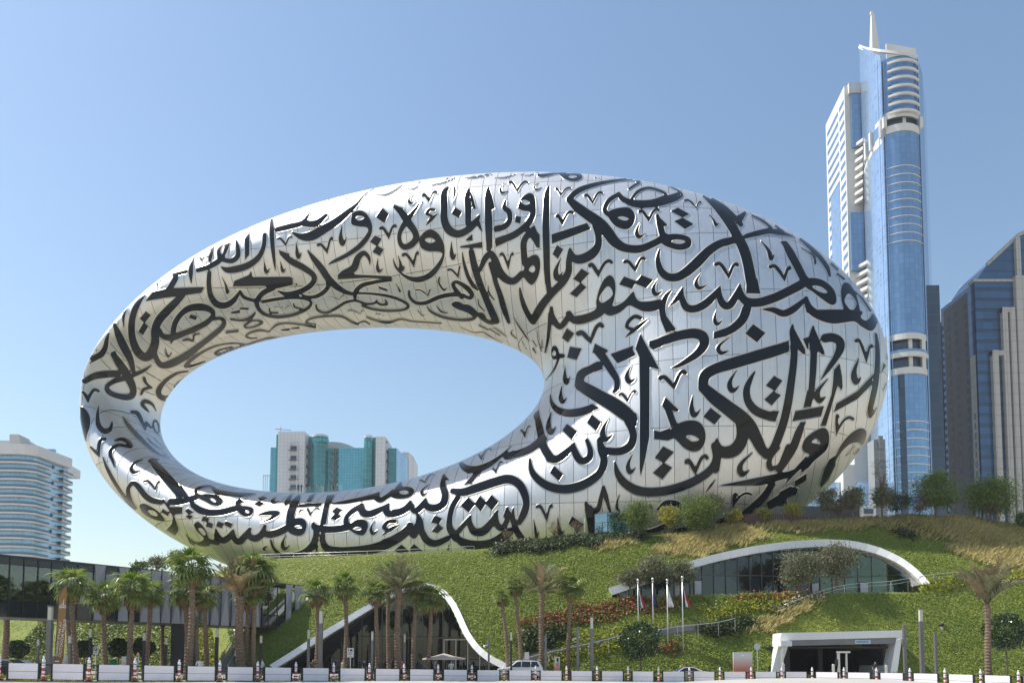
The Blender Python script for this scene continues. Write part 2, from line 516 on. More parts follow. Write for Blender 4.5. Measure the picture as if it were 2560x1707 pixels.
strip('road_lane', xs, lambda x: by(x) + 1.2, lambda x: by(x) + 6.5, .004, M['asphalt'])
strip('pavement', xs, lambda x: by(x) + 6.5, lambda x: 100.0, .10, M['concrete'])
# paved island that swells up in front of the barrier on the right
def isl(x, t):
    b = math.exp(-((x - 17.5) / 15.0) ** 2)
    return .012 + 1.28 * b * math.sin(math.pi * min(max(t, 0), 1)) ** 1.2
strip('traffic_island', list(np.linspace(-8, 48, 70)), lambda x: 30.0, lambda x: 52.0, isl, M['concrete'], ny=16)

# hill body
hx = np.concatenate([np.arange(-90, -34, 1.0), np.arange(-34, 62, .33), np.arange(62, 90.1, 1.0)]); hy = np.concatenate([np.arange(83, 116, .3), np.arange(116, 176, 2.5)])
HX, HY = np.meshgrid(hx, hy, indexing='ij'); HZ = hill(HX, HY)
HP = np.stack([HX, HY, HZ], -1)
cen = (HP[:-1, :-1] + HP[1:, 1:]) / 2
keep = ~in_open(cen)
keep &= ~((cen[..., 1] < np.interp(cen[..., 0], _Xr, _Yb) - .5))
ny_ = len(hy)
I, J = np.where(keep)
FQ = np.stack([I * ny_ + J, (I + 1) * ny_ + J, (I + 1) * ny_ + J + 1, I * ny_ + J + 1], -1)
me = raw_mesh('hill', HP.reshape(-1, 3).tolist(), [tuple(q) for q in FQ.tolist()], M['soil'], True)
tag(obj('hill', me), kind='structure')

# ------------------------------------------------------------------ the ring-shaped building
RO = [-51.36722, 122.0, 45.46678]; RPQ = [37.84528, 15.06436]
RRI = [1, 0.0, 0.0, -0.0167, -0.01451, 0.00838, 0.04041, -0.00552, -0.00341]
RRO = [0.62165, 0.41511, 0.00204, -0.15407, 0.01182, -0.02458, -0.01086, 0.0067, 0.0035, 0.00267, -0.00073, 0.00047, 0.00082]
RB = [2.56495, 0.2, -0.1]; RAL = 0.15708
UX = np.array([math.cos(RAL), -math.sin(RAL), 0]); WX = np.array([math.sin(RAL), math.cos(RAL), 0])
def four(c, th):
    r = c[0] + 0 * th
    for k in range(1, (len(c) - 1) // 2 + 1): r = r + c[2 * k - 1] * np.cos(k * th) + c[2 * k] * np.sin(k * th)
    return r
def ringF(P):
    U = (P @ UX - RO[0]) / RPQ[0]; W = P @ WX - RO[1]; Z = (P[..., 2] - RO[2]) / RPQ[1]
    r = np.hypot(U, Z); th = np.arctan2(Z, U)
    ri = four(RRI, th); ro = np.exp(four(RRO, th)); b = np.exp(four(RB, th))
    return np.sqrt(((r - (ri + ro) / 2) / ((ro - ri) / 2)) ** 2 + (W / b) ** 2) - 1
def ringG(P):
    e = .02
    g = np.stack([(ringF(P + d) - ringF(P - d)) / (2 * e) for d in np.eye(3) * e], -1)
    return g
def ringN(P):
    g = ringG(P); return g / (np.linalg.norm(g, axis=-1, keepdims=True) + 1e-12)
def ring_surf(TH, PH):
    ri = four(RRI, TH); ro = np.exp(four(RRO, TH)); b = np.exp(four(RB, TH))
    r = (ri + ro) / 2 + (ro - ri) / 2 * np.cos(PH)
    U = RO[0] + RPQ[0] * r * np.cos(TH); Z = RO[2] + RPQ[1] * r * np.sin(TH); W = RO[1] + b * np.sin(PH)
    return U[..., None] * UX + W[..., None] * WX + Z[..., None] * np.array([0, 0, 1.])

def steel(name):
    m = bpy.data.materials.new(name); m.use_nodes = True
    nt = m.node_tree; b = nt.nodes['Principled BSDF']
    b.inputs['Metallic'].default_value = 1.0
    tc = nt.nodes.new('ShaderNodeTexCoord')
    mp = nt.nodes.new('ShaderNodeMapping'); mp.inputs['Scale'].default_value = (3.0, 3.0, .18)
    nt.links.new(tc.outputs['Object'], mp.inputs['Vector'])
    n = nt.nodes.new('ShaderNodeTexNoise'); n.inputs['Scale'].default_value = 1.6; n.inputs['Detail'].default_value = 6
    nt.links.new(mp.outputs[0], n.inputs['Vector'])
    n2 = nt.nodes.new('ShaderNodeTexNoise'); n2.inputs['Scale'].default_value = .35; n2.inputs['Detail'].default_value = 4
    nt.links.new(tc.outputs['Object'], n2.inputs['Vector'])
    mul = nt.nodes.new('ShaderNodeMath'); mul.operation = 'ADD'
    nt.links.new(n.outputs[0], mul.inputs[0]); nt.links.new(n2.outputs[0], mul.inputs[1])
    rp = nt.nodes.new('ShaderNodeValToRGB')
    rp.color_ramp.elements[0].position = .55; rp.color_ramp.elements[1].position = 1.4 if False else 1.0
    rp.color_ramp.elements[0].color = (.62, .61, .595, 1); rp.color_ramp.elements[1].color = (.76, .75, .735, 1)
    nt.links.new(mul.outputs[0], rp.inputs[0])
    oi = nt.nodes.new('ShaderNodeObjectInfo'); mr = nt.nodes.new('ShaderNodeMapRange'); mr.inputs[3].default_value = .93; mr.inputs[4].default_value = 1.05
    nt.links.new(oi.outputs['Random'], mr.inputs[0])
    hs = nt.nodes.new('ShaderNodeHueSaturation'); nt.links.new(rp.outputs[0], hs.inputs['Color']); nt.links.new(mr.outputs[0], hs.inputs['Value'])
    nt.links.new(hs.outputs[0], b.inputs['Base Color'])
    rr = nt.nodes.new('ShaderNodeMapRange'); rr.inputs[3].default_value = .5; rr.inputs[4].default_value = .6
    nt.links.new(n.outputs[0], rr.inputs[0]); nt.links.new(rr.outputs[0], b.inputs['Roughness'])
    bp = nt.nodes.new('ShaderNodeBump'); bp.inputs['Strength'].default_value = .05; bp.inputs['Distance'].default_value = .05
    nt.links.new(n.outputs[0], bp.inputs['Height']); nt.links.new(bp.outputs[0], b.inputs['Normal'])
    return m
M['steel'] = steel('brushed_steel_panel')
M['steel_rim'] = mat('steel_reveal', (.62, .59, .52), .38, metal=.95)
M['joint'] = mat('panel_joint', (.03, .03, .03), .8)
M['black_glass'] = mat('black_window_glass', (.004, .005, .007), .045, spec=.27, bump=(.35, .03))

ring = thing('ring_museum', 'silver steel ring-shaped museum covered in black Arabic calligraphy windows on the hill', 'museum', (-20, 122, 12))
NTH, NPH = 190, 72
th = np.linspace(-math.pi, math.pi, NTH, endpoint=False); ph = np.linspace(-math.pi, math.pi, NPH, endpoint=False)
TH, PH = np.meshgrid(th, ph, indexing='ij')
RP = ring_surf(TH, PH); RN = ringN(RP)
CP = RP - RN * .14
cf = [(i * NPH + j, i * NPH + (j + 1) % NPH, ((i + 1) % NTH) * NPH + (j + 1) % NPH, ((i + 1) % NTH) * NPH + j) for i in range(NTH) for j in range(NPH)]
me = raw_mesh('shell', CP.reshape(-1, 3).tolist(), cf, M['joint'], True)
obj('shell', me, ring)
bvh = BVHTree.FromPolygons([tuple(v) for v in RP.reshape(-1, 3)], cf)

# steel panels: surface patches between planes u = const (2 m) and z = const, with open joints
ZL = [-5.0, 13.6, 23.8, 33.8, 43.7, 53.3, 62.6, 67.6, 74.0, 90.0]
USTEP, GAP = 2.0, .032
Uall = RP @ UX; Zall = RP[..., 2]
def clip(poly, idx, val, sgn):
    out = []
    n = len(poly)
    for i in range(n):
        a = poly[i]; b = poly[(i + 1) % n]
        da = (a[idx] - val) * sgn; db = (b[idx] - val) * sgn
        if da >= 0: out.append(a)
        if (da >= 0) != (db >= 0):
            t = da / (da - db)
            out.append(tuple(a[k] + (b[k] - a[k]) * t for k in range(8)))
    return out
cells = {}
front = np.sin(PH)
flatU, flatZ = Uall, Zall
for i in range(NTH):
    i2 = (i + 1) % NTH
    for j in range(NPH):
        j2 = (j + 1) % NPH
        ids = ((i, j), (i, j2), (i2, j2), (i2, j))
        q = [tuple((flatU[a], flatZ[a], *RP[a], *RN[a])) for a in ids]
        side = 0 if math.sin(ph[j] + math.pi / NPH) < 0 else 1
        u0 = min(p[0] for p in q); u1 = max(p[0] for p in q); z0 = min(p[1] for p in q); z1 = max(p[1] for p in q)
        for iu in range(int(math.floor(u0 / USTEP)), int(math.floor(u1 / USTEP)) + 1):
            pu = clip(clip(q, 0, iu * USTEP + GAP, 1), 0, (iu + 1) * USTEP - GAP, -1)
            if len(pu) < 3: continue
            for iz in range(len(ZL) - 1):
                if ZL[iz + 1] < z0 or ZL[iz] > z1: continue
                pz = clip(clip(pu, 1, ZL[iz] + GAP, 1), 1, ZL[iz + 1] - GAP, -1)
                if len(pz) >= 3: cells.setdefault((iu, iz, side), []).append((i, j, pz))
prng = random.Random(3)
def panel_mesh(name, polys, tilt=.012):
    V = []; Fc = []; N = []
    tx, ty, tz = (prng.gauss(0, tilt) for _ in range(3))
    for p in polys:
        n = len(V); V += [q[2:5] for q in p]; Fc.append(tuple(range(n, n + len(p)))); N += [(q[5] + tx, q[6] + ty, q[7] + tz) for q in p]
    me = raw_mesh(name, V, Fc, M['steel'], True)
    me.normals_split_custom_set_from_vertices([tuple(x) for x in N])
    return me
def area_px(polys):
    a = 0
    for p in polys:
        c = np.array(p[0][2:5]) - CAMP
        if np.dot(c, p[0][5:8]) > 0: continue
        X, Y = proj(np.array([q[2:5] for q in p]))
        a += abs(np.dot(X, np.roll(Y, -1)) - np.dot(Y, np.roll(X, -1))) / 2
    return a
def split(c):
    left = {}
    for i, j, p in c: left.setdefault((i, j), []).append(p)
    out = []
    while left:
        k0 = next(iter(left)); todo = [k0]; comp = list(left.pop(k0))
        while todo:
            a, b = todo.pop()
            for da in (-1, 0, 1):
                for db in (-1, 0, 1):
                    k = ((a + da) % NTH, (b + db) % NPH)
                    if k in left: comp += left.pop(k); todo.append(k)
        out.append(comp)
    return out
cells = {(*k, n): c for k, v in cells.items() for n, c in enumerate(split(v))}
rank = sorted(cells, key=lambda k: -area_px(cells[k]))
rest = []
for k in rank[:300]:
    obj('panel', panel_mesh('panel', cells[k]), ring)
for k in rank[300:]: rest += cells[k]
tag(obj('panel_field', panel_mesh('panel_field', rest, 0.0), ring), kind='stuff')
del cells, rest

# outlines of the calligraphy strokes, measured on the photograph: T x y scale sets a tile, s = brush stroke (x,y,width), p/c = filled outline, h = counter, V/U = vowel marks
STROKES = """
T 1150 420 4
s 95,215,30 75,290,55 85,420,70 80,560,60
p 95,210 135,300 165,415 140,415 125,380
s 290,200,25 275,270,50 285,400,75 285,560,75 290,700,70 290,810,50
p 300,210 325,290 350,400 340,420 320,400 310,330
p 250,480 325,480 325,800 265,830
s 460,325,20 445,400,50 490,440,60 500,520,55 450,585,65 365,610,60
p 400,570 345,580 345,645 410,635
p 560,480 615,490 605,560 550,545
c 580,390 610,310 680,255 740,270 760,340 755,430 700,440 620,430 570,400
h 610,340 650,325 700,350 660,370
s 735,400,55 725,480,65 670,570,70 560,660,75 450,710,75 380,740,68
p 440,672 350,705 358,790 460,745
s 890,195,30 870,280,60 865,420,70 860,600,75 865,800,75 870,1000,70 880,1150,65
p 835,1000 900,1000 915,1210 870,1270
p 690,620 745,575 775,640 800,670 800,800 765,795 735,740 705,700
s 740,590,30 690,650,60 640,740,70 640,850,70 650,950,75
c 650,960 690,890 760,865 800,910 805,1010 775,1110 725,1170 680,1150 640,1100 625,1080
h 690,1020 730,975 750,1010 730,1045
s 205,1020,40 250,910,65 310,855,60 350,920,80 390,1030,90 460,1110,85 540,1130,75 620,1060,70
V 400,865 485,1030 540,860
s 305,960,50 340,1060,60 360,1150,55 400,1260,60 440,1400,65 490,1540,40
s 115,840,65 140,960,75 180,1100,75 230,1230,70 290,1370,75 340,1480,80 370,1530,60
s 360,1530,60 300,1540,50 220,1500,40 150,1430,35 80,1380,40 0,1380,35
s 25,845,15 40,950,35 80,1080,45 130,1170,45 175,1220,20
p 0,785 225,740 228,800 0,798
p 60,715 125,660 130,725 65,730
U 440,155 425,265 480,235
V 490,150 575,255 690,145
U 795,145 765,230 825,190
V 955,215 1010,295 1120,205
V 1245,280 1330,370 1435,250
V 965,485 1025,585 1140,445
V 1790,440 1890,550 2000,420
U 1805,545 1790,710 1855,655
s 1690,215,26 1750,175,30 1795,145,30 1700,120,26 1500,140,35 1300,185,50 1170,240,60 1090,320,60
s 1095,320,70 1180,400,100 1290,480,110 1400,560,120 1480,650,120 1550,740,110 1650,800,90 1800,810,85 1950,750,75 2050,690,80
s 1975,480,40 2000,570,65 2030,680,70
p 1970,470 2075,570 2065,590 2020,570
c 2020,690 2100,660 2220,665 2300,700 2320,760 2280,810 2190,825 2090,800 2020,760
h 2115,735 2170,720 2250,735 2220,755 2160,755
s 1360,580,80 1385,680,70 1380,780,80 1320,860,100 1220,910,100 1140,900,80 1100,810,30
s 1100,830,45 1090,930,65 1085,1040,75 1030,1140,80 930,1240,80 830,1360,85 770,1460,85 735,1540,60
s 600,1205,25 620,1310,50 660,1420,60 720,1530,60
p 915,665 1270,550 1310,615 920,760
p 970,770 1035,815 980,910 925,860
U 1010,905 975,1130 1025,1040
s 1500,480,50 1455,440,50 1455,390,50 1500,320,50 1590,265,45
s 1590,270,50 1640,320,60 1740,350,60 1900,350,60 2050,310,50 2190,260,35
s 1720,310,30 1780,240,36 1880,205,32 1990,230,32 2060,270,32 1990,310,28 1850,345,25
s 2080,180,14 2180,230,20 2220,280,28 2120,330,45 1950,370,55 1780,375,60 1680,345,60
c 1480,440 1560,405 1680,395 1740,440 1755,510 1720,590 1650,620 1560,590 1510,540 1480,490
h 1580,500 1630,490 1690,515 1640,525
p 2105,435 2180,400 2295,465 2225,500
p 2140,535 2225,500 2340,565 2250,615
V 1290,975 1385,1100 1530,935
V 1640,940 1755,1050 1860,905
p 1215,1005 1295,1055 1205,1150 1130,1110
p 1210,1145 1265,1195 1165,1295 1100,1255
p 1640,1085 1765,1130 1725,1210 1590,1165
p 1815,1070 1935,1120 1865,1205 1750,1155
c 1360,1330 1390,1210 1440,1110 1500,1070 1550,1120 1560,1230 1540,1340 1525,1375 1560,1375 1640,1330 1730,1235 1760,1290 1800,1330 1900,1330 2010,1315 1985,1420 1850,1440 1750,1400 1690,1380 1600,1450 1500,1480 1430,1450 1370,1450 1290,1500 1160,1545 1090,1500 1140,1480 1250,1460 1355,1410
h 1395,1300 1480,1185 1525,1265 1430,1345
U 1980,1115 1960,1285 2035,1215
s 2115,1225,20 2060,1290,50 2030,1380,60 2030,1470,70 2070,1560,60
s 30,110,10 200,95,12 340,60,8
s 340,100,10 450,100,14 580,60,8
s 600,70,10 700,75,12 800,45,8
c 770,70 850,60 960,50 1100,50 1200,60 1230,95 1190,130 1120,140 1050,120 980,70 900,85 820,100 780,90
h 1080,85 1130,80 1170,95 1120,105
U 1380,75 1365,115 1415,95
T 1640 420 4
s 35,820,25 20,920,50 50,1030,75 120,1090,85 220,1090,90 320,1030,100 430,930,105 530,830,95 640,760,85 740,732,80
p 680,710 765,690 790,755 700,785
V 280,330 405,420 455,345
U 525,465 600,590 635,545
V 590,965 730,1120 830,965
U 455,1050 430,1220 515,1165
V 1135,990 1285,1145 1350,1000
U 1045,730 1150,930 1185,860
U 1440,790 1590,970 1605,915
s 470,285,20 600,390,70 720,530,95 800,660,100 880,820,110 920,960,110 950,1120,115 965,1200,110
p 905,1130 1015,1110 1045,1260 900,1255
s 560,310,20 680,390,36 770,480,50 850,570,50
p 830,470 890,435 905,460 860,540 850,600 780,500
s 900,685,50 1000,660,60 1130,635,60 1250,655,50 1380,690,12
s 960,480,22 1060,530,30 1150,600,30
s 1190,580,20 1270,640,24
s 1290,760,60 1340,850,85 1410,980,85 1470,1100,85
p 1240,735 1305,735 1350,820 1280,800
p 120,1400 265,1190 280,1260 215,1340
s 270,1200,20 260,1290,60 300,1390,80 380,1410,80 480,1370,85 570,1290,75 640,1190,25
s 640,1200,25 640,1300,70 680,1370,80 740,1370,80 800,1280,70 840,1170,25
s 840,1180,25 860,1290,80 920,1340,90 1030,1345,95 1180,1300,95 1330,1230,95 1460,1160,95 1500,1110,60
c 1510,1110 1600,1100 1700,1140 1780,1220 1805,1310 1790,1365 1740,1370 1650,1310 1560,1240 1500,1200
h 1560,1185 1640,1190 1710,1240 1680,1250 1620,1230
s 1065,1415,15 1170,1420,60 1280,1455,75 1390,1400,75 1490,1310,40
s 1500,1300,40 1530,1400,80 1620,1470,90 1750,1500,95 1880,1500,95 1960,1480,90
c 1880,1440 1850,1320 1845,1220 1870,1150 1920,1150 1970,1210 2010,1300 2035,1400 2040,1480 2080,1520 2130,1510 2160,1450 2200,1500 2215,1560 2150,1568 2050,1560 1980,1540 1900,1500
h 1885,1325 1920,1260 1970,1300 2000,1360 1960,1425 1910,1380
s 1440,715,25 1540,800,45 1640,900,50 1710,1000,50 1735,1080,30
s 1750,960,25 1815,1020,25
s 1810,1060,25 1880,1115,25
s 1980,1230,12 2060,1310,24 2140,1430,30
T 1280 780 4
s 395,-40,40 400,30,60 430,100,70 480,150,55 530,100,65 570,30,50
s 570,20,70 620,80,75 700,85,75 800,50,80 880,10,80
s 1500,-10,60 1520,60,62 1560,130,60
p 1480,60 1545,40 1645,180 1540,208
s 1285,60,45 1230,45,45 1170,90,45 1150,150,40 1200,170,35
s 1360,75,20 1290,130,40 1210,190,45 1140,250,15
p 550,160 625,215 560,305 500,260
V 655,215 790,325 920,130
p 580,345 700,365 650,480 550,455
c 390,410 400,350 440,335 470,380 470,440 430,475 400,465
h 405,420 425,385 440,420 425,440
s 470,440,50 510,437,50
s 465,470,30 440,540,30 400,610,25 340,680,12
s 385,20,50 375,150,45 360,280,35 335,400,25
p 830,315 960,380 955,405 905,400 880,400 865,430 805,405
s 870,400,90 930,480,85 1000,590,80 1050,680,65 1050,760,60 1025,795,40
s 870,535,80 780,575,85 700,620,95 675,690,90 680,740,100
p 800,520 860,490 915,570 830,600
s 680,730,110 780,790,130 900,860,140 1020,930,150 1130,1010,150 1200,1070,120
p 1160,960 1250,1020 1248,1145 1190,1110
s 1160,1090,80 1200,1170,80 1215,1250,80 1180,1340,90 1090,1390,85 970,1390,80 900,1360,60 870,1260,30
s 870,1280,45 890,1380,70 925,1480,75 910,1568,70
p 985,420 1215,335 1210,380 1240,435 1055,515
p 1285,215 1480,580 1380,550 1378,900 1375,1250 1330,1480 1290,1640 1275,1568 1280,900 1275,450 1235,365
s 1410,330,80 1550,275,95 1700,230,100 1830,215,105 1910,250,110 1920,330,100 1850,420,80 1750,490,60 1660,540,40 1595,560,12
p 1370,295 1480,260 1500,345 1412,380
U 535,540 545,730 585,640
U 500,735 505,920 550,850
U 1195,530 1175,720 1245,655
U 395,1000 385,1230 440,1145
U 965,1065 935,1300 1015,1215
U 1810,835 1820,1055 1885,970
U 2180,250 2090,430 2175,385
U 2245,585 2200,810 2275,735
V 1475,660 1625,785 1750,600
V 1075,825 1160,910 1245,795
V 85,1190 130,1270 190,1145
s 385,820,15 400,910,45 460,980,70 560,1010,85 680,1000,90 780,970,85
p 770,930 805,915 875,965 760,1010
p 800,1025 895,1105 845,1190 750,1105
p 550,1115 655,1195 600,1280 505,1185
p 1985,955 2095,1040 2025,1125 1910,1045
s 250,1020,50 265,1100,70 290,1220,80 320,1350,85 380,1450,90
p 215,1040 270,970 285,1060 225,1080
s 310,1270,90 200,1360,85 80,1410,80 -60,1440,70
s 380,1460,90 450,1470,80 540,1410,75 620,1320,35
s 610,1340,60 650,1440,80 700,1490,75 770,1460,75 785,1380,60 750,1280,40
p 1535,850 1670,980 1655,1000 1605,985 1650,1110 1590,1150 1530,980 1500,935
c 1600,1150 1660,1110 1760,1080 1860,1090 1920,1150 1940,1240 1920,1330 1870,1385 1800,1395 1720,1360 1650,1290 1600,1240
h 1740,1240 1810,1235 1870,1275 1800,1290
p 1420,1180 1480,1195 1580,1160 1620,1260 1560,1285 1420,1270
T 1680 780 4
c 1360,-20 1400,40 1470,85 1600,120 1720,110 1820,100 1890,150 1980,195 2030,160 2040,100 2010,20 1970,60 1930,85 1880,60 1870,-20
U 445,-20 450,140 512,70
s 745,-25,100 700,80,95 600,170,85 500,215,80
p 520,165 420,200 415,272 560,240
s 1120,358,112 1000,395,120 800,455,120 600,515,120 430,570,110 330,640,110 310,760,100
p 1100,305 1165,285 1170,400 1110,415
s 320,760,110 430,860,140 560,960,150 690,1060,160 770,1140,150 830,1240,130 890,1360,110 940,1430,80
s 940,1430,80 1010,1370,90 1070,1230,90 1120,1080,90 1160,900,90 1190,700,85 1215,500,80 1220,350,75 1200,200,60 1205,130,25
p 1200,125 1330,370 1335,425 1305,420 1265,380 1240,330
s 690,1060,140 700,1180,120 690,1290,130 620,1380,130 520,1400,120 450,1350,90 450,1280,40
s 450,1330,80 450,1440,90 435,1568,85
s 825,600,25 780,680,55 745,780,75 760,890,85 830,980,95 940,1030,95 1000,1038,92
p 1000,985 1070,990 1035,1095 960,1085
p 1020,635 1105,685 1030,790 935,735
p 1010,790 1090,830 995,935 920,875
s 1410,145,25 1405,250,80 1415,400,75 1410,550,75 1400,700,70 1385,850,70
p 1415,140 1520,390 1525,430 1495,425 1455,390 1440,330
p 1350,780 1425,790 1390,945 1310,955
p 1305,265 1360,250 1365,375 1350,370
s 1530,262,95 1600,255,95 1670,290,95 1680,360,90 1640,450,70 1560,570,50 1485,680,12
p 1675,510 1700,650 1705,750 1690,780 1655,735 1620,850 1540,1135 1480,1135 1530,1000 1590,830 1605,720 1615,580
p 1230,990 1520,940 1490,1040 1200,1090
p 1640,915 1850,790 2010,620 1990,730 1850,870 1615,1000
U 1555,670 1470,910 1535,845
U 1865,465 1835,725 1890,650
V 1830,290 1940,520 2010,340
V 1650,1045 1640,1245 1820,1060
s 2035,220,30 2050,350,50 2050,520,60 2035,700,65 2005,850,65 1975,980,60 1975,1040,40
s 1980,1040,40 2010,1010,30 2040,960,15
p 2110,510 2140,530 2090,610
s 2155,410,10 2145,480,14
s 2160,660,8 2110,780,14
p 1280,1100 1340,1095 1300,1200 1230,1200
s 1285,1160,75 1260,1220,85 1210,1350,90 1130,1480,90 1070,1568,80
c 1300,1320 1330,1260 1420,1190 1510,1155 1560,1190 1575,1270 1550,1370 1480,1440 1420,1490 1350,1568 1280,1568 1330,1500 1380,1430 1320,1400 1295,1360
h 1395,1300 1440,1265 1480,1315 1420,1310
c 1530,1568 1620,1450 1680,1330 1760,1230 1850,1165 1920,1165 1945,1210 1930,1290 1900,1330 1860,1305 1780,1320 1700,1390 1640,1480 1610,1568
s 1860,1370,30 1830,1410,30
s 1830,1330,10 1780,1390,12 1740,1440,10
p 810,120 935,210 850,305 730,215
T 1500 1100 4
s 1150,60,90 1160,180,80 1110,290,85 980,390,90 800,470,95 600,515,95 400,510,95 260,440,90 180,340,70 150,220,25
V 855,215 955,355 1085,165
p 630,60 740,120 640,228 545,175
p 635,222 720,275 625,390 530,325
s 1890,80,90 1830,220,80 1800,290,60
p 2050,165 2110,170 1990,300 1870,420 1820,475 1930,300
s 2130,120,50 2060,250,50 2020,310,30
p 2290,190 2352,150 2352,250 2280,400 2200,480 2195,430 2240,280
U 1800,75 1710,310 1780,245
U 1520,125 1420,365 1495,295
p 1170,455 1880,310 1950,285 1870,380 1600,455
p 1945,405 2065,330 2060,400 1945,470
p 1795,515 1900,460 1980,480 1960,540 1870,575 1790,590
U 325,140 300,340 360,270
p 400,0 490,0 450,200 400,325 395,200
V 1355,545 1330,680 1520,535
s 1155,390,10 1110,450,30 1060,515,15
s 1720,440,70 1640,560,80 1530,670,85 1420,750,70
p 1660,620 1850,500 1870,640 1780,720 1700,740
s 400,880,15 480,910,40 600,880,60 740,800,40
s 580,690,30 660,630,60 780,640,60 800,700,20
s 750,900,30 850,880,50 960,820,30
s 1160,820,20 1230,800,60 1290,780,20
s 500,650,40 530,710,20
T 1000 1000 4
s 1860,1030,40 1900,1110,80 1980,1090,60 2010,980,50 2035,870,40
s 2035,870,40 2060,960,50 2085,1060,40 2105,1120,25
s 1890,1090,90 1910,1200,90 1915,1300,70
s 2000,390,35 2030,500,70 2040,600,75 2010,710,80 1930,790,90 1800,860,95 1640,890,95 1500,865,90 1390,800,80 1320,710,60 1300,590,25
p 1540,655 1635,740 1590,810 1500,725
V 1365,1065 1470,1230 1530,1055
U 1330,1165 1365,1390 1390,1310
U 1575,1165 1605,1375 1640,1300
p 1720,1160 1840,1240 1790,1315 1685,1235
s 2200,935,10 2175,1000,25 2170,1080,35 2205,1120,20
s 1110,460,10 1010,560,35 900,640,60 780,690,75 680,690,80 620,650,60 600,610,30
p 590,640 660,640 720,730 680,740
p 740,735 850,680 720,835 635,852
V 785,555 815,610 920,490
V 1215,300 1250,385 1310,265
V 925,690 965,745 1030,620
s 1140,540,78 1090,565,70 1055,585,30
s 530,910,60 640,920,85 800,870,95 950,820,95 1080,790,95 1180,830,90 1240,920,85 1265,1030,75 1240,1130,80 1195,1220,60
p 685,970 755,1040 690,1125 605,1055
p 800,955 870,1025 810,1115 745,1040
p 915,945 990,1015 920,1105 855,1030
s 580,975,60 530,1060,60 500,1170,60 500,1280,75 560,1370,90
c 520,1330 700,1395 900,1385 1090,1270 1130,1340 1000,1440 850,1490 700,1495 580,1440
p 555,1305 700,1150 715,1180 660,1260 600,1335
s 705,1160,30 700,1230,60 740,1310,80 830,1310,90 910,1230,75 975,1110,30
s 960,1140,50 965,1230,70 1010,1280,60 1060,1230,60 1080,1140,50 1075,1080,35
s 1075,1100,45 1050,1160,40
s 1135,1080,20 1130,1180,55 1160,1290,70 1220,1380,70 1290,1415,30
s 440,750,30 430,850,65 455,950,75 430,1040,80 350,1080,80 270,1060,70 255,990,30
p 440,740 495,800 470,805 450,790
s 255,1000,40 210,1070,70 150,1110,60 110,1060,50 105,1010,20
s 105,1020,40 60,1080,60 0,1110,60 -60,1120,60
U 290,840 235,965 285,905
V 195,805 250,835 350,745
p 350,1150 430,1185 385,1240 310,1225
p 385,1235 435,1280 380,1330 315,1310
s 175,1140,30 200,1210,70 220,1310,70 270,1400,80 360,1430,75 480,1380,60
s 180,1160,30 175,1260,60 150,1350,60 120,1340,60 110,1270,50 90,1240,40
s 110,1250,60 40,1320,70 -40,1380,80 -150,1430,95
p 15,1440 100,1510 0,1535 -60,1500
p 140,1435 230,1505 110,1515 100,1480
s 490,1440,10 480,1500,25
c -100,940 -40,880 60,860 130,880 145,930 110,970 40,990 -60,985
h -10,920 50,905 90,925 40,940
T 440 1040 4
s 1570,875,24 1700,860,45 1850,830,50 1990,800,60 2030,770,30
s 2000,810,70 2050,840,60 2130,790,50 2170,750,40
p 2170,750 2250,650 2265,690 2200,740
p 1080,860 1130,790 1180,770 1130,880 1090,900
s 1230,805,50 1190,870,80 1155,960,85 1140,1060,80 1140,1120,80
c 1130,1060 1190,1020 1270,1020 1310,1070 1300,1150 1250,1195 1180,1190 1120,1150
h 1190,1105 1240,1095 1265,1115 1220,1120
s 1110,1120,75 1030,1160,75 950,1180,75 890,1170,60 885,1090,25
s 890,1100,40 860,1180,70 800,1220,75 740,1200,60 735,1120,25
s 740,1130,40 690,1200,70 640,1250,75 590,1230,60 575,1140,25
s 570,1150,40 530,1210,70 470,1240,70 420,1200,60 400,1130,25
s 410,1180,60 410,1260,60
c 180,1080 220,1050 270,1090 310,1150 330,1210 380,1230 440,1240 430,1290 350,1280 330,1300 250,1300 180,1270 120,1220 95,1170 150,1220 220,1250 280,1220 220,1160 190,1120
h 225,1120 270,1130 300,1180 270,1180
p 1340,790 1410,765 1350,860 1300,858
p 1240,880 1470,865 1450,900 1220,915
p 1510,790 1595,785 1540,890 1500,1085 1445,1080 1475,920
V 1310,935 1345,1010 1440,925
p 1240,935 1285,930 1220,985
p 1605,910 1670,940 1620,988 1560,955
p 1600,965 1655,1005 1600,1045 1545,1025
p 870,800 920,820 860,845 810,825
p 830,850 895,870 840,905 780,880
s 1000,815,15 960,850,35 985,865,30 1040,845,10
s 840,985,25 930,970,50 1020,970,45 960,1020,35 840,1070,12
s 1375,1070,30 1390,1110,70 1480,1130,75 1600,1130,75 1720,1110,75 1800,1090,70
s 1400,1110,60 1400,1200,65 1370,1290,80 1290,1360,75 1180,1390,65 1060,1390,50 980,1320,35 950,1240,25
c 1700,1060 1740,1090 1790,1040 1870,1030 1920,1060 1920,1130 1880,1190 1810,1185 1750,1150 1700,1120
h 1770,1130 1820,1110 1860,1125 1820,1140
s 1705,1070,60 1710,1010,50 1770,950,60 1860,895,50
s 1860,890,50 1870,960,80 1930,980,75 2020,950,70 2130,880,25
s 2120,890,40 2110,960,70 2160,980,70 2250,960,70 2352,900,70
s 1470,1195,60 1470,1250,65 1510,1320,80 1620,1350,95 1780,1350,105 1950,1330,110 2100,1280,105 2230,1210,100 2352,1120,80
U 1105,1180 1085,1345 1140,1280
U 1985,1045 1970,1190 2025,1130
s 2190,1050,45 2120,1060,45 2080,1110,45 2110,1130,35
s 2225,1090,20 2150,1130,45 2070,1185,15
s 905,1300,20 880,1320,30 890,1340,20
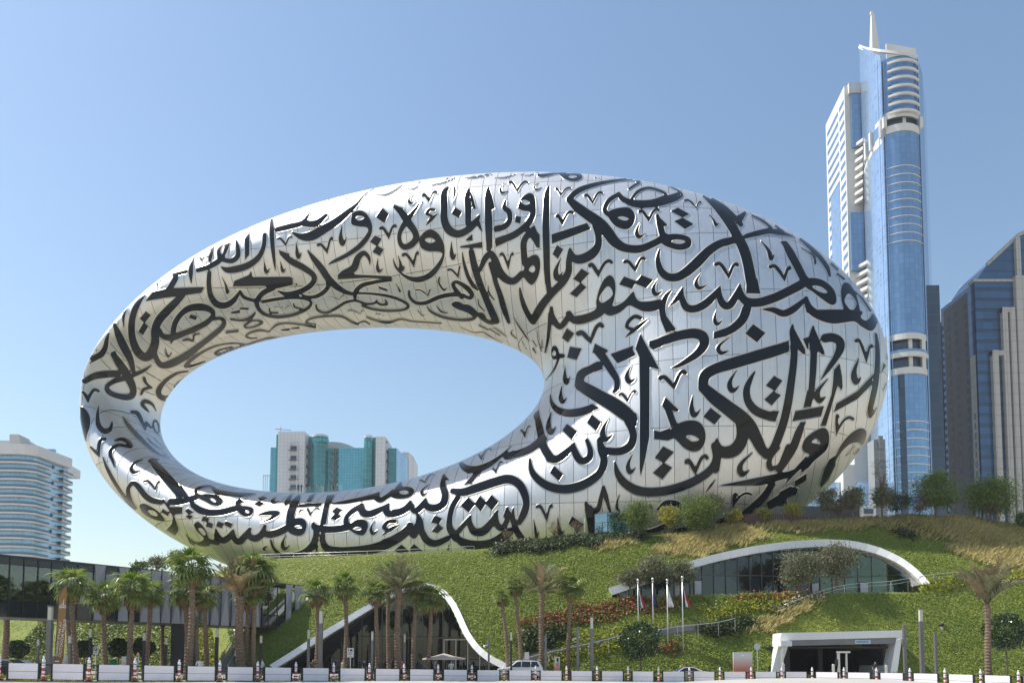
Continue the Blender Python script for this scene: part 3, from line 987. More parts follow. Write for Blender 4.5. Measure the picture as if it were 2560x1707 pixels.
s 1425,1285,10 1410,1330,25 1410,1390,20
s 230,800,30 200,760,34 210,730,36 280,705,32 350,705,32 400,750,50 480,770,55 600,785,50 720,785,40 800,775,12
c 230,800 300,775 400,785 460,820 475,860 440,900 370,895 300,860 240,830
h 340,825 370,825 405,855 380,860
s 240,800,50 130,840,60 20,860,60 -60,862,56
s 170,890,60 240,940,75 340,965,70 460,960,70 580,930,70
p 640,820 690,860 650,870 650,900 600,900 595,860
c 600,910 680,895 760,910 780,950 750,1000 690,1010 630,970
h 690,950 725,945 735,970 700,965
p 120,920 180,960 130,985 90,945
p 130,985 175,1000 140,1035 95,1000
p 270,1005 335,1015 325,1058 255,1045
p 310,1052 375,1075 365,1120 300,1105
p 420,1050 485,1070 460,1120 400,1100
p 500,1045 570,1075 550,1120 485,1085
T 180 880 4
s 800,1090,70 870,1170,95 950,1260,100 1030,1350,100 1080,1420,85
p 1020,1380 1100,1330 1165,1440 1090,1450 1060,1420 1045,1455
s 780,1090,50 830,1070,26 880,1075,12
s 990,1490,60 1100,1490,60 1240,1450,55
s 510,650,20 560,730,45 640,820,50 740,920,45 850,1010,35 980,1070,15
s 750,860,18 800,910,22 900,980,18
s 820,860,12 920,960,12
s 900,990,15 980,1060,18
s 640,1560,30 590,1480,40 565,1400,50 570,1350,45 610,1310,50 660,1340,60 730,1430,65 800,1480,65 890,1500,55
V 720,1295 835,1395 885,1300
s 715,1075,10 640,1100,30 595,1160,40 620,1205,40 680,1190,15
s 430,885,25 490,870,40 550,890,50 590,940,45 540,940,35 460,930,40 400,970,45 385,1030,40 410,1090,35 430,1160,12
s 330,870,40 290,880,40 270,950,40 275,1040,20
s 190,950,30 230,990,35 275,1045,20
s 265,540,15 255,630,40 265,730,55 320,790,60 380,770,50 400,700,20
s 310,1045,15 340,1130,35 400,1250,45 480,1380,45 570,1500,40 640,1560,35
c 80,550 130,560 180,640 185,740 160,820 140,900 100,760 80,640
s 110,400,30 140,440,40 160,500,20
s 160,500,20 180,430,35 220,375,35 265,390,30
s 130,290,60 220,240,75 330,220,80 450,215,75
s 410,20,60 460,100,75 520,190,85 580,290,85 610,370,75 600,430,70 540,450,70 430,430,60 360,390,60 350,340,50 420,290,55 530,260,55 620,225,50 720,180,40 790,130,15
s 720,260,40 740,310,35 800,355,20
s 800,355,20 720,370,40 690,420,30
s 840,590,12 800,520,35 730,490,50 700,520,45 740,570,35 775,605,10
s 600,600,45 650,610,50 690,680,45 730,780,20
s 735,775,20 740,710,40 790,760,20
s 870,800,20 860,720,25 830,680,20 810,720,25 830,790,25 870,830,15
s 1150,190,20 1050,210,35 940,280,45 870,370,60 870,430,60 920,460,60 965,445,35
s 1200,230,12 1080,290,25 1020,345,20
T 0 1060 3.672
c 1280,740 1330,725 1420,770 1490,830 1520,890 1470,890 1400,870 1340,840 1300,800
h 1360,790 1420,800 1450,840 1390,825
p 1495,775 1555,810 1545,845 1480,805
p 1500,680 1560,760 1680,755 1675,820 1600,830 1640,950 1640,980 1610,1025 1520,975 1580,910 1590,850 1540,770 1500,710
p 1705,1000 1780,1080 1790,1120 1740,1090
T 200 560 4
s 120,1340,50 200,1310,70 250,1240,60 270,1150,45 290,1090,20
p 90,1400 130,1340 190,1350 110,1390
s 350,1010,45 390,1120,80 440,1230,90 500,1350,75 530,1460,50
p 350,990 440,1130 425,1150 395,1120
p 310,1295 350,1260 380,1330 340,1360
s 330,1300,60 390,1390,85 460,1490,90
s 500,800,20 450,880,35 435,960,30 440,1030,15
p 650,775 730,680 900,640 1245,630 1215,690 1000,720 840,740
s 960,545,60 920,610,60 880,650,40
p 920,500 1075,460 1070,500 925,525
s 650,720,20 580,800,60 530,920,70 515,1050,75 530,1170,80 580,1280,90 650,1330,90 710,1290,100 750,1180,90 750,1060,85 790,960,90 870,870,90 960,780,80 1030,710,60
p 660,870 710,910 650,988 595,945
p 635,982 685,1020 630,1110 580,1075
s 930,1080,60 950,990,60 1010,900,60 1100,840,75 1220,830,80 1310,860,60 1330,910,50 1270,980,60 1160,1040,65 1040,1090,65 920,1130,75 830,1120,60 800,1060,40
p 890,1150 940,1150 910,1205
s 1320,950,40 1400,940,40 1440,970,50 1420,1030,55 1330,1110,60 1200,1210,65 1050,1320,80 920,1390,85 820,1410,70 770,1360,60 750,1290,45
p 1105,900 1175,920 1160,960 1085,935
s 1025,1165,20 1080,1150,35 1130,1165,25 1140,1110,25 1195,1095,20
U 850,1230 880,1335 925,1265
s 1140,340,20 1115,430,45 1110,520,45 1115,600,10
s 1180,463,50 1290,430,55 1390,370,60 1440,310,40 1470,240,45 1500,180,25
s 1400,330,50 1390,270,40 1430,210,35 1490,180,26
s 1440,360,50 1520,370,55 1580,320,55 1580,240,45 1565,170,20
s 1330,250,30 1310,320,45 1300,370,30
p 1650,150 1700,80 1695,310 1650,360
s 1850,110,45 1840,220,50 1790,330,60 1690,410,70 1570,450,75 1470,460,60 1415,430,20
s 1920,10,40 1925,120,45 1930,250,45 1945,380,35 1955,470,10
s 1520,115,8 1600,80,8 1700,40,8
s 1240,290,10 1390,200,12
s 960,465,15 1080,350,15
V 1195,340 1215,380 1275,325
V 755,580 770,640 820,570
U 1420,530 1475,700 1500,650
s 1295,490,50 1290,600,55 1310,720,60 1370,800,70 1460,810,70 1540,760,60 1600,670,25
s 1600,670,30 1640,730,40 1730,760,40 1790,760,40
p 1530,625 1540,570 1690,510 1715,465 1725,530 2100,525 2130,540 2130,610 2000,640 1900,660 1850,620 1650,625
s 1930,640,60 1830,690,60 1770,770,55 1790,850,45 1860,905,40 1980,925,40 2130,905,40 2260,850,40 2310,800,35 2290,760,30 2170,735,35 2000,745,40 1830,775,40
p 1600,830 1690,835 1685,860 1600,850
p 1510,875 1600,855 1600,890 1505,895
s 1510,950,30 1620,960,30 1710,930,40 1750,885,25
s 1720,960,30 1650,1010,30 1660,1035,25 1740,1025,25 1820,985,30 1790,965,25 1700,965,20
s 1765,1135,20 1710,1140,25 1660,1120,28 1700,1085,30 1800,1060,35 1890,1075,25
s 1890,1075,20 1960,1010,30 2060,990,25 2200,1000,30 2352,1030,30
p 1460,1065 1590,1050 1585,1080 1455,1095
p 2010,1050 2100,1040 2095,1065 2005,1065
p 2110,1035 2200,1025 2195,1045 2105,1050
s 2040,1140,12 1900,1135,25 1780,1165,25 1670,1205,30 1540,1250,35 1400,1300,35 1350,1290,30 1400,1255,25 1520,1225,20
s 1640,1195,20 1500,1190,25 1350,1220,30 1220,1280,35 1110,1360,40 1050,1420,35 1120,1415,30 1250,1370,20
s 1080,1470,20 960,1490,30 850,1560,30
s 1895,840,20 1905,880,25 1980,885,20
V 1930,830 2055,855 2095,815
s 2135,795,20 2150,830,25 2220,845,20
T 640 420 4
s 1925,200,30 1885,260,70 1885,400,75 1885,520,80 1930,620,90 2020,660,80 2120,620,75 2190,550,70 2235,480,30
s 2215,520,40 2235,580,40 2262,640,12
p 1990,395 2065,440 2030,505 1955,460
s 1990,205,30 1990,260,30 1960,355,8
s 160,500,20 160,600,50 165,750,50 180,900,40 195,1030,8
s 215,620,56 340,590,60 470,550,50 545,440,12
s 480,560,60 600,560,70 700,480,40
s 370,650,25 460,690,70 560,680,100 690,610,90 820,530,80 930,440,60 1010,370,35 1100,260,12 1200,200,8
c 950,520 970,450 1040,425 1110,460 1160,550 1165,640 1130,720 1060,800 960,870 840,930 720,970 770,920 900,850 1020,760 1110,650 1110,600 1030,590 960,570
h 1000,500 1040,485 1085,500 1030,525
p 1265,400 1330,465 1285,555 1200,495
p 1190,675 1260,710 1215,785 1140,740
p 1210,775 1280,815 1240,880 1165,840
V 1240,605 1330,720 1410,580
V 215,710 300,790 365,690
V 615,770 715,865 775,705
U 860,580 865,780 910,695
U 400,740 425,910 460,840
U 80,920 105,1060 140,1000
U 240,920 270,1050 300,1000
s 1390,390,40 1450,440,70 1520,540,80 1590,640,70 1600,710,70 1550,770,70 1480,790,60 1440,740,50 1440,650,50 1500,540,60 1580,440,40 1660,325,12
p 1375,370 1480,405 1460,425 1400,430
s 1785,420,30 1740,420,35 1710,460,35 1760,480,25
s 1815,460,15 1750,520,40 1700,575,10
c 1630,740 1660,660 1740,610 1820,650 1880,750 1890,870 1850,990 1770,1090 1650,1145 1540,1130 1440,1060 1380,980 1365,870 1400,960 1470,1050 1580,1085 1700,1060 1800,970 1860,870 1830,840 1720,835 1650,800
h 1690,720 1740,700 1795,730 1740,750
V 1465,870 1580,1000 1630,850
U 1420,875 1460,1035 1490,975
U 1220,905 1230,1050 1270,1005
U 1955,735 1970,920 2005,855
V 1915,1020 2025,1110 2045,990
U 1575,260 1550,370 1605,325
V 1665,275 1735,355 1820,245
s 1140,970,10 1130,900,40 1080,850,50 1020,900,70 980,1000,80 880,1060,80 840,1085,50
p 820,1060 1000,1065 1360,1080 1360,1140 1300,1110 1100,1100 820,1115
s 1340,1120,36 1200,1140,40 1070,1170,50 1000,1230,50 990,1290,40
s 1000,1250,30 1150,1255,30 1330,1280,35 1470,1330,35 1525,1380,35 1470,1415,30 1330,1425,30 1180,1410,30 1060,1375,25
p 225,820 340,860 330,880 300,890 240,870
s 260,855,50 350,930,70 480,1000,70 580,1080,60 560,1160,60 450,1230,60 320,1260,55 220,1230,20
s 520,830,20 580,910,60 660,1010,75 720,1100,75 800,1180,70 900,1240,50 980,1260,40
s 720,1100,60 720,1190,50 650,1260,50 560,1290,40 460,1270,20
s 600,1370,25 620,1420,30 700,1445,30 800,1400,35 900,1340,35 1000,1325,30 1100,1355,30 1180,1350,30 1210,1320,20
s 1200,1330,25 1240,1360,30 1310,1360,30 1290,1315,20
V 720,1290 840,1325 885,1275
V 910,1425 1045,1465 1080,1420
V 1190,1460 1300,1485 1350,1465
V 1590,1220 1725,1290 1750,1215
U 1395,1155 1440,1245 1465,1225
p 1230,1180 1315,1210 1315,1235 1225,1205
U 1600,1415 1660,1480 1690,1475
s 400,1150,15 405,1175,20
s 1835,1090,20 1830,1150,25 1880,1220,25 1910,1190,12
s 1530,1225,25 1540,1290,35 1600,1345,40 1700,1345,45 1830,1290,50 1960,1265,50 2060,1270,40
s 2060,1290,50 2000,1220,50 1970,1160,40 2010,1140,40 2100,1190,55 2160,1260,50 2140,1300,40 2070,1270,40
s 1710,1385,15 1760,1440,30 1880,1490,35 2030,1515,35 2150,1510,40 2190,1480,40 2120,1430,40 2020,1390,45 1970,1360,35 2020,1350,40 2100,1400,45 2170,1460,40 2260,1460,40 2300,1520,40 2352,1540,30
s 1800,1370,10 1850,1430,25 1915,1450,15
s 600,1560,20 500,1540,22 560,1500,25 700,1480,25 850,1480,30 950,1530,35 1020,1560,30
s 1110,1490,25 1200,1520,30 1320,1540,40 1450,1510,25 1560,1530,25 1700,1540,25 1850,1550,25
s 1000,1560,20 1080,1530,25 1140,1560,20
s 1200,270,12 1300,270,16 1400,220,12 1470,165,8
s 1490,205,12 1560,215,12 1615,190,10 1625,150,8 1690,115,8
s 1760,175,12 1880,150,12 2040,85,8
s 1900,130,8 1920,100,8 1990,80,8
s 2080,110,10 2200,90,10 2352,60,8
s 340,520,16 400,440,10 460,400,8
s 210,570,12 290,480,8 360,430,8
s 780,350,8 810,330,8 850,330,8
s 870,355,12 915,300,8
s 620,345,8 760,315,8
T 1150 660 6
s 780,765,10 880,920,30 990,1080,35 1045,1155,15
s 1150,990,15 1170,1120,20 1220,1290,25 1240,1310,10
s 1230,1130,20 1235,1250,30
s 270,520,20 290,620,30 370,700,25
s 420,320,15 440,430,30 510,530,30
s 285,915,30 430,985,30
s 445,970,25 600,1070,30
s 510,950,20 600,1010,25 700,1090,20
s 790,985,20 770,1040,30 860,1125,20
s 1090,1140,20 1150,1230,25
s 1100,1265,40 1140,1330,30
s 0,940,10 200,1020,25 350,1020,25 450,1080,30 640,1180,20
s 890,1090,12 1000,1280,15
"""
GX0, GY0, GST = 150.0, 410.0, 3.0
GNX, GNY = 700, 340
prims = parse(STROKES)
S = sdf_grid(prims, GX0, GY0, GNX, GNY, GST).astype(float)
gxs = GX0 + np.arange(GNX) * GST; gys = GY0 + np.arange(GNY) * GST
def to_surface(px, py):
    """photo pixels -> points on the ring surface (nan when the ray misses)"""
    r = rays(px, py); out = np.full((len(px), 3), np.nan)
    for i in range(len(px)):
        d = Vector(r[i]).normalized()
        loc, nrm, idx, dist = bvh.ray_cast(Vector(CAMP), d)
        if loc is not None: out[i] = loc
    ok = ~np.isnan(out[:, 0]); Q = out[ok]
    for _ in range(3):
        g = ringG(Q); Q = Q - (ringF(Q) / ((g * g).sum(1) + 1e-9))[:, None] * g
    out[ok] = Q
    return out
# marching squares -> polygons grouped into connected glyphs
inside = S < 0
verts = {}; vpx = []
def vkey(k, x, y):
    if k not in verts: verts[k] = len(vpx); vpx.append((x, y))
    return verts[k]
par = []
def find(a):
    while par[a] != a: par[a] = par[par[a]]; a = par[a]
    return a
polys = []; segs = []; owner = {}
act = inside[:-1, :-1] | inside[1:, :-1] | inside[:-1, 1:] | inside[1:, 1:]
for j, i in zip(*np.where(act)):
    c = [(i, j), (i + 1, j), (i + 1, j + 1), (i, j + 1)]
    val = [S[q[1], q[0]] for q in c]
    poly = []; cr = []
    for k in range(4):
        a, b = c[k], c[(k + 1) % 4]; va, vb = val[k], val[(k + 1) % 4]
        if va < 0: poly.append(vkey(('c', a), gxs[a[0]], gys[a[1]]))
        if (va < 0) != (vb < 0):
            t = va / (va - vb); t = min(max(t, .04), .96)
            kk = ('e',) + tuple(sorted((a, b)))
            v = vkey(kk, gxs[a[0]] + (gxs[b[0]] - gxs[a[0]]) * t, gys[a[1]] + (gys[b[1]] - gys[a[1]]) * t)
            poly.append(v); cr.append(v)
    if len(poly) < 3: continue
    pid = len(polys); polys.append(poly); par.append(pid)
    for v in poly:
        if v in owner:
            ra, rb = find(owner[v]), find(pid)
            if ra != rb: par[ra] = rb
        else: owner[v] = pid
    if len(cr) == 2: segs.append((pid, cr[0], cr[1]))
vpx = np.array(vpx)
VW = to_surface(vpx[:, 0], vpx[:, 1])
okv = ~np.isnan(VW[:, 0])
VN = np.zeros_like(VW); VN[okv] = ringN(VW[okv])
vdir = VW - CAMP; vdir /= np.linalg.norm(vdir, axis=1, keepdims=True)
okv &= (-(vdir * VN).sum(1) > .035)
VG = VW + VN * .028
gy_, gx_ = np.gradient(S, GST)
bset = sorted({v for s in segs for v in s[1:]})
bpos = {v: k for k, v in enumerate(bset)}
bp = vpx[bset]
ci = np.clip(((bp[:, 0] - GX0) / GST).round().astype(int), 0, GNX - 1); cj = np.clip(((bp[:, 1] - GY0) / GST).round().astype(int), 0, GNY - 1)
gn = np.stack([gx_[cj, ci], gy_[cj, ci]], 1); gn /= np.linalg.norm(gn, axis=1, keepdims=True) + 1e-9
RIMW = 1.6
bo = to_surface(bp[:, 0] + gn[:, 0] * RIMW, bp[:, 1] + gn[:, 1] * RIMW)
bi = to_surface(bp[:, 0] - gn[:, 0] * .9, bp[:, 1] - gn[:, 1] * .9)
def lift(Q, h):
    o = Q.copy(); k = ~np.isnan(Q[:, 0]); o[k] = Q[k] + ringN(Q[k]) * h; return o
bo = lift(bo, .004); bi = lift(bi, .034); bm = VW[bset] + VN[bset] * .06
bok = okv[bset] & ~np.isnan(bo[:, 0]) & ~np.isnan(bi[:, 0])
groups = {}
for pid, p in enumerate(polys):
    if all(okv[v] for v in p): groups.setdefault(find(pid), []).append(p)
rimg = {}
for pid, a, b in segs:
    if bok[bpos[a]] and bok[bpos[b]]:
        ka, kb = bpos[a], bpos[b]
        if np.linalg.norm(bm[ka] - bm[kb]) < 3 and np.linalg.norm(bo[ka] - bm[ka]) < 2 and np.linalg.norm(bo[kb] - bm[kb]) < 2:
            rimg.setdefault(find(pid), []).append((ka, kb))
def outward(Va, Na, f):
    return f
for gid, ps in groups.items():
    if len(ps) < 6: continue
    ids = sorted({v for p in ps for v in p}); mp = {v: k for k, v in enumerate(ids)}
    me = raw_mesh('calligraphy_window', VG[ids].tolist(), [tuple(mp[v] for v in reversed(p)) for p in ps], M['black_glass'], True)
    me.normals_split_custom_set_from_vertices([tuple(x) for x in VN[ids]])
    w = obj('calligraphy_window', me, ring)
    sg = rimg.get(gid, [])
    if sg:
        ks = sorted({k for s in sg for k in s}); m2 = {k: q * 3 for q, k in enumerate(ks)}
        RVt = []
        for k in ks: RVt += [tuple(bo[k]), tuple(bm[k]), tuple(bi[k])]
        RFc = []
        for a, b in sg:
            A, B = m2[a], m2[b]
            RFc += [(A, B, B + 1, A + 1), (A + 1, B + 1, B + 2, A + 2)]
        me = raw_mesh('rim', RVt, RFc, M['steel_rim'])
        r_ = bpy.data.objects.new('rim', me); COL.objects.link(r_); r_.parent = w
print('glyphs', len(groups), 'window faces', len(polys))
# ------------------------------------------------------------------ openings in the hill
def cat2(P, n=8):
    return [tuple(q) for q in catmull([p for p in P], False, n)]
def hill_n(p):
    e = .4
    return Vector((-(float(hill(p.x + e, p.y)) - float(hill(p.x - e, p.y))) / (2 * e), -(float(hill(p.x, p.y + e)) - float(hill(p.x, p.y - e))) / (2 * e), 1)).normalized()
def resample(P, step):
    out = [P[0]]; acc = 0
    for a, b in zip(P[:-1], P[1:]):
        L = (b - a).length
        while acc + L >= step:
            a = a + (b - a) * ((step - acc) / L); out.append(a); L = (b - a).length; acc = 0
            if L < 1e-6: break
        acc += L
    if (out[-1] - P[-1]).length > .3 * step: out.append(P[-1])
    return out
def portal(root, outline, step, width, th_in, th_out, Yg, mt_soff, n_up=0.0, rel=None):
    path = resample([hill_hit(x, y) for x, y in cat2(outline)], step)
    c = sum(path, Vector()) / len(path)
    fr = []
    for i, p in enumerate(path):
        t = (path[min(i + 1, len(path) - 1)] - path[max(i - 1, 0)]).normalized()
        n = (hill_n(p) + Vector((0, -n_up, 0))).normalized(); n = (n - t * n.dot(t)).normalized()
        o = t.cross(n)
        if o.dot(p - c) < 0 and i not in (0, len(path) - 1) : o = -o
        if i in (0, len(path) - 1) and o.z < 0: o = -o
        fr.append((p, o, n))
    for (p, o, n), (q, o2, n2) in zip(fr[:-1], fr[1:]):
        d = (q - p) * .006
        P = []
        for (a, oo, nn, sg) in ((p, o, n, 1), (q, o2, n2, -1)):
            b = a + d * sg; rd = Vector((oo.x, 0, oo.z)); rd = rd.normalized() if rd.length > .05 else Vector((0, 0, 1))
            P.append([b + Vector((0, th_in, 0)), b + rd * width + Vector((0, th_in, 0)), b + rd * width + Vector((0, -th_out, 0)), b + Vector((0, -th_out, 0))])
        mb = MB().hexa([P[0][0], P[0][1], P[0][2], P[0][3], P[1][0], P[1][1], P[1][2], P[1][3]])
        mb.build('trim_panel', M['white'], root)
    V = []; Fc = []
    for i, (p, o, n) in enumerate(fr):
        V += [(p.x, p.y, p.z), (p.x, Yg if rel is None else p.y + rel, p.z)]
        if i: Fc.append((2 * i - 2, 2 * i, 2 * i + 1, 2 * i - 1))
    s = obj('soffit', raw_mesh('soffit', V, Fc, mt_soff), root)
    return path

M['arch_glass'] = glassmat('arch_glass', (.30, .34, .37), (.55, .65, .75), .07)
M['frame'] = mat('window_frame', (.10, .095, .09), .45, metal=.2)
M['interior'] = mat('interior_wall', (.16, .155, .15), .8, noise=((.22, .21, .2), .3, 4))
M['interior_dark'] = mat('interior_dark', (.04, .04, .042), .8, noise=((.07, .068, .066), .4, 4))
M['blind'] = mat('pale_blind', (.52, .56, .58), .7)
M['teal_glass'] = glassmat('teal_glass', (.22, .50, .47), (.6, .8, .8), .1)

def zcurve(path):
    xs_ = np.array([p.x for p in path]); zs_ = np.array([p.z for p in path]); o = np.argsort(xs_)
    return lambda x: float(np.interp(x, xs_[o], zs_[o]))
def pane(root, x0, x1, zb, ztop, Y, mt, name='pane', blind=None):
    Yf = Y if callable(Y) else (lambda x: Y)
    n = 4; xs_ = np.linspace(x0 + .05, x1 - .05, n)
    top = [ztop(x) for x in xs_]
    if max(top) - zb < .25: return None
    V = [(x, Yf(x), zb) for x in xs_] + [(x, Yf(x), max(t, zb + .05)) for x, t in zip(xs_, top)]
    return obj(name, raw_mesh(name, V, [(i, i + 1, n + i + 1, n + i) for i in range(n - 1)], mt), root)

archA = thing('cave_entrance', 'white rimmed cave-like entrance with dark soffit and glass front behind the palms', 'entrance', (-15, 90, 0))
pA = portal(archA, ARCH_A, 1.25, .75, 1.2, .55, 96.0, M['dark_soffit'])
zA = zcurve(pA); zA_ = lambda x: zA(x) - .03
x0, x1 = min(p.x for p in pA), max(p.x for p in pA)
cols = np.arange(x0 + .3, x1 - .1, 2.55)
for a, b in zip(cols[:-1], cols[1:]):
    g0 = float(gz(a)) + .1
    tr = g0 + 4.6
    zt = lambda x: min(zA_(x), tr)
    pane(archA, a, b, g0, zt, 95.9, M['arch_glass'])
    pane(archA, a, b, tr + .08, zA_, 95.9, M['arch_glass'])
    h = max(zA_(a), g0 + .1)
    MB().box(a - .045, a + .045, 95.75, 95.95, g0, h).build('mullion', M['frame'], archA)
MB().box(x0 + 10, x1 - 1.5, 95.7, 95.96, float(gz(-8)) + 4.62, float(gz(-8)) + 4.75).build('transom', M['frame'], archA)
# interior behind the glass
g0 = float(gz(-15))
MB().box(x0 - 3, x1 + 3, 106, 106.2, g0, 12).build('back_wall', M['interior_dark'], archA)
MB().box(x0 - 3, x1 + 3, 96.1, 106, g0 + .11, g0 + .16).build('floor', M['interior'], archA)
mb = MB()
for k in range(5): mb.box(x0 + 9 + k * 4.4, x0 + 9.5 + k * 4.4, 100, 100.5, g0, 9)
mb.build('interior_column', M['interior'], archA)
dr = MB()
for k in range(4): dr.box(-8.6 + k * 1.5, -8.5 + k * 1.5, 95.6, 95.8, g0 + .1, g0 + 4.4)
dr.box(-8.6, -3.9, 95.6, 95.8, g0 + 4.3, g0 + 4.42)
dr.build('entrance_door', mat('steel_door_frame', (.5, .48, .45), .35, metal=.7), archA)

archB = thing('hillside_pavilion', 'white arched hillside pavilion with long glass front high on the grass slope', 'pavilion', (30, 98, 8))
pB = portal(archB, ARCH_B, 1.3, .95, 1.6, .6, 103.5, M['white'], .5, rel=2.2)
zB = zcurve(pB)
fB = min(hill_hit(1530, 1490).z, hill_hit(2290, 1476).z) - .1
x0, x1 = min(p.x for p in pB), max(p.x for p in pB)
zB_ = lambda x: zB(x) - .04
_bx2 = np.array([p.x for p in pB]); _by2 = np.array([p.y for p in pB]); _o = np.argsort(_bx2)
def yB(x): return float(np.interp(x, _bx2[_o], _by2[_o])) + 1.3
YB = 101.5
trB = fB + 3.2
cols = list(np.arange(x0 + .8, x1 - .2, 1.62)) + [x1 - .15]
rngb = random.Random(4)
for i, (a, b) in enumerate(zip(cols[:-1], cols[1:])):
    tl = M['teal_glass'] if i > len(cols) - 9 else M['arch_glass']
    pane(archB, a, b, fB, lambda x: min(zB_(x), trB), yB, tl)
    pane(archB, a, b, trB + .12, zB_, yB, tl)
    h = zB_(a); ya = yB(a)
    if h > fB + .3: MB().box(a - .05, a + .05, ya - .12, ya + .05, fB, h).build('mullion', M['frame'], archB)
    if trB < zB_(a) and trB < zB_(b):
        yb_ = yB(b); MB().hexa([(a, ya - .1, trB), (b, yb_ - .1, trB), (b, yb_ + .05, trB), (a, ya + .05, trB), (a, ya - .1, trB + .13), (b, yb_ - .1, trB + .13), (b, yb_ + .05, trB + .13), (a, ya + .05, trB + .13)]).build('transom', M['frame'], archB)
    if rngb.random() < .55 and zB_(a) > fB + 2.2:
        MB().box(a + .1, b - .1, max(ya, yB(b)) + .35, max(ya, yB(b)) + .38, fB + rngb.choice((0, 0, 1.2)), min(trB - .1, zB_(a), zB_(b))).build('blind', M['blind'], archB)
for fx_ in (.23, .30, .72, .88):
    xx = x0 + (x1 - x0) * fx_; ya = yB(xx)
    MB().box(xx - .5, xx + .5, ya - .25, ya - .16, fB, fB + 2.5).box(xx - .42, xx + .42, ya - .27, ya - .25, fB + .1, fB + 2.4, 1).build('door', [M['frame'], M['blind']], archB)
for k in range(6):
    xx = x0 + (x1 - x0) * (.26 + k * .12)
    MB().tube([(xx, yB(xx) + 1.1, fB), (xx, yB(xx) + 1.1, zB_(xx))], .16, 10).build('interior_column', M['white'], archB)
_ys = np.linspace(86, 108, 300); _fy = float(_ys[np.argmax(hill(np.full(300, 33.0), _ys) > fB)])
MB().box(x0 + .5, x1 - .3, _fy + .7, YB + 9, fB - .5, fB - .02).build('terrace_floor', M['concrete'], archB)
MB().box(x0, x1, YB + 8, YB + 8.2, fB, 24).build('back_wall', M['interior'], archB)

# parking entrance
archC = thing('parking_entrance', 'white framed trapezoid car park entrance cut into the green slope', 'entrance', (36, 87, -1))
YC = 86.5
oc = [at(x, y, YC) for x, y in ((1916, 1700), (1947, 1582), (2247, 1575), (2230, 1700))]
ic = [at(x, y, YC - .05) for x, y in ((1934, 1700), (1968, 1600), (2232, 1593), (2212, 1700))]
def quad_prism(a, b, c, d, y0, y1):
    P = [Vector((q.x, y0, q.z)) for q in (a, b, c, d)] + [Vector((q.x, y1, q.z)) for q in (a, b, c, d)]
    return MB().hexa(P)
zg = float(gz(36)) - .05
oc[0].z = oc[3].z = ic[0].z = ic[3].z = zg
quad_prism(oc[0], ic[0], ic[1], oc[1], YC - .9, YC + 7).build('jamb', M['white'], archC)
quad_prism(ic[3], oc[3], oc[2], ic[2], YC - .9, YC + 7).build('jamb', M['white'], archC)
quad_prism(oc[1], ic[1], ic[2], oc[2], YC - 1.0, YC + 7).build('lintel', M['white'], archC)
hb = [at(x, y, YC - .4) for x, y in ((1950, 1600), (2236, 1592), (2234, 1608), (1950, 1614))]
quad_prism(hb[0], hb[3], hb[2], hb[1], YC - .85, YC + .6).build('header_beam', M['grey_panel'], archC)
hb = [at(x, y, YC - .6) for x, y in ((1940, 1602), (1967, 1602), (1967, 1615), (1940, 1615))]
quad_prism(hb[0], hb[3], hb[2], hb[1], YC - 2.2, YC - .9).build('height_bar', M['white'], archC)
a = at(1955, 1616, YC - 1.5); MB().box(a.x - .12, a.x + .12, a.y - .12, a.y + .12, zg, a.z).build('bar_post', M['pole_white'], archC)
sg = [at(x, y, YC - .9) for x, y in ((2137, 1599), (2176, 1599), (2176, 1608), (2137, 1608))]
sgn = quad_prism(sg[0], sg[3], sg[2], sg[1], YC - .96, YC - .87).build('clearance_sign', mat('pale_blue_sign', (.42, .58, .72), .4), archC)
sg = [at(x, y, YC - .97) for x, y in ((2141, 1602.2), (2172, 1602.2), (2172, 1604.4), (2141, 1604.4))]
quad_prism(sg[0], sg[3], sg[2], sg[1], YC - .98, YC - .965).build('lettering', mat('navy_print', (.03, .08, .18), .5), archC)
xa, xb = ic[0].x + .5, ic[3].x - .2
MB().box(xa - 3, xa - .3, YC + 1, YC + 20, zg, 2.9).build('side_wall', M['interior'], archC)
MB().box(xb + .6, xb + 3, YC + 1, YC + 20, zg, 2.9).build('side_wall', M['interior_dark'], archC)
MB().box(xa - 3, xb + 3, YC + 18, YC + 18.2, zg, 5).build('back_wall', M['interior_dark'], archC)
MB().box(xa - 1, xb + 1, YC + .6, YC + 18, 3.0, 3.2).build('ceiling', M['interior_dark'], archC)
MB().box(xa + 3, xa + 3.6, YC + 6, YC + 6.6, zg, 3.0).build('column', M['interior'], archC)
MB().box(xb - 4, xb - 3.5, YC + 8, YC + 8.6, zg, 3.0).build('column', M['interior'], archC)

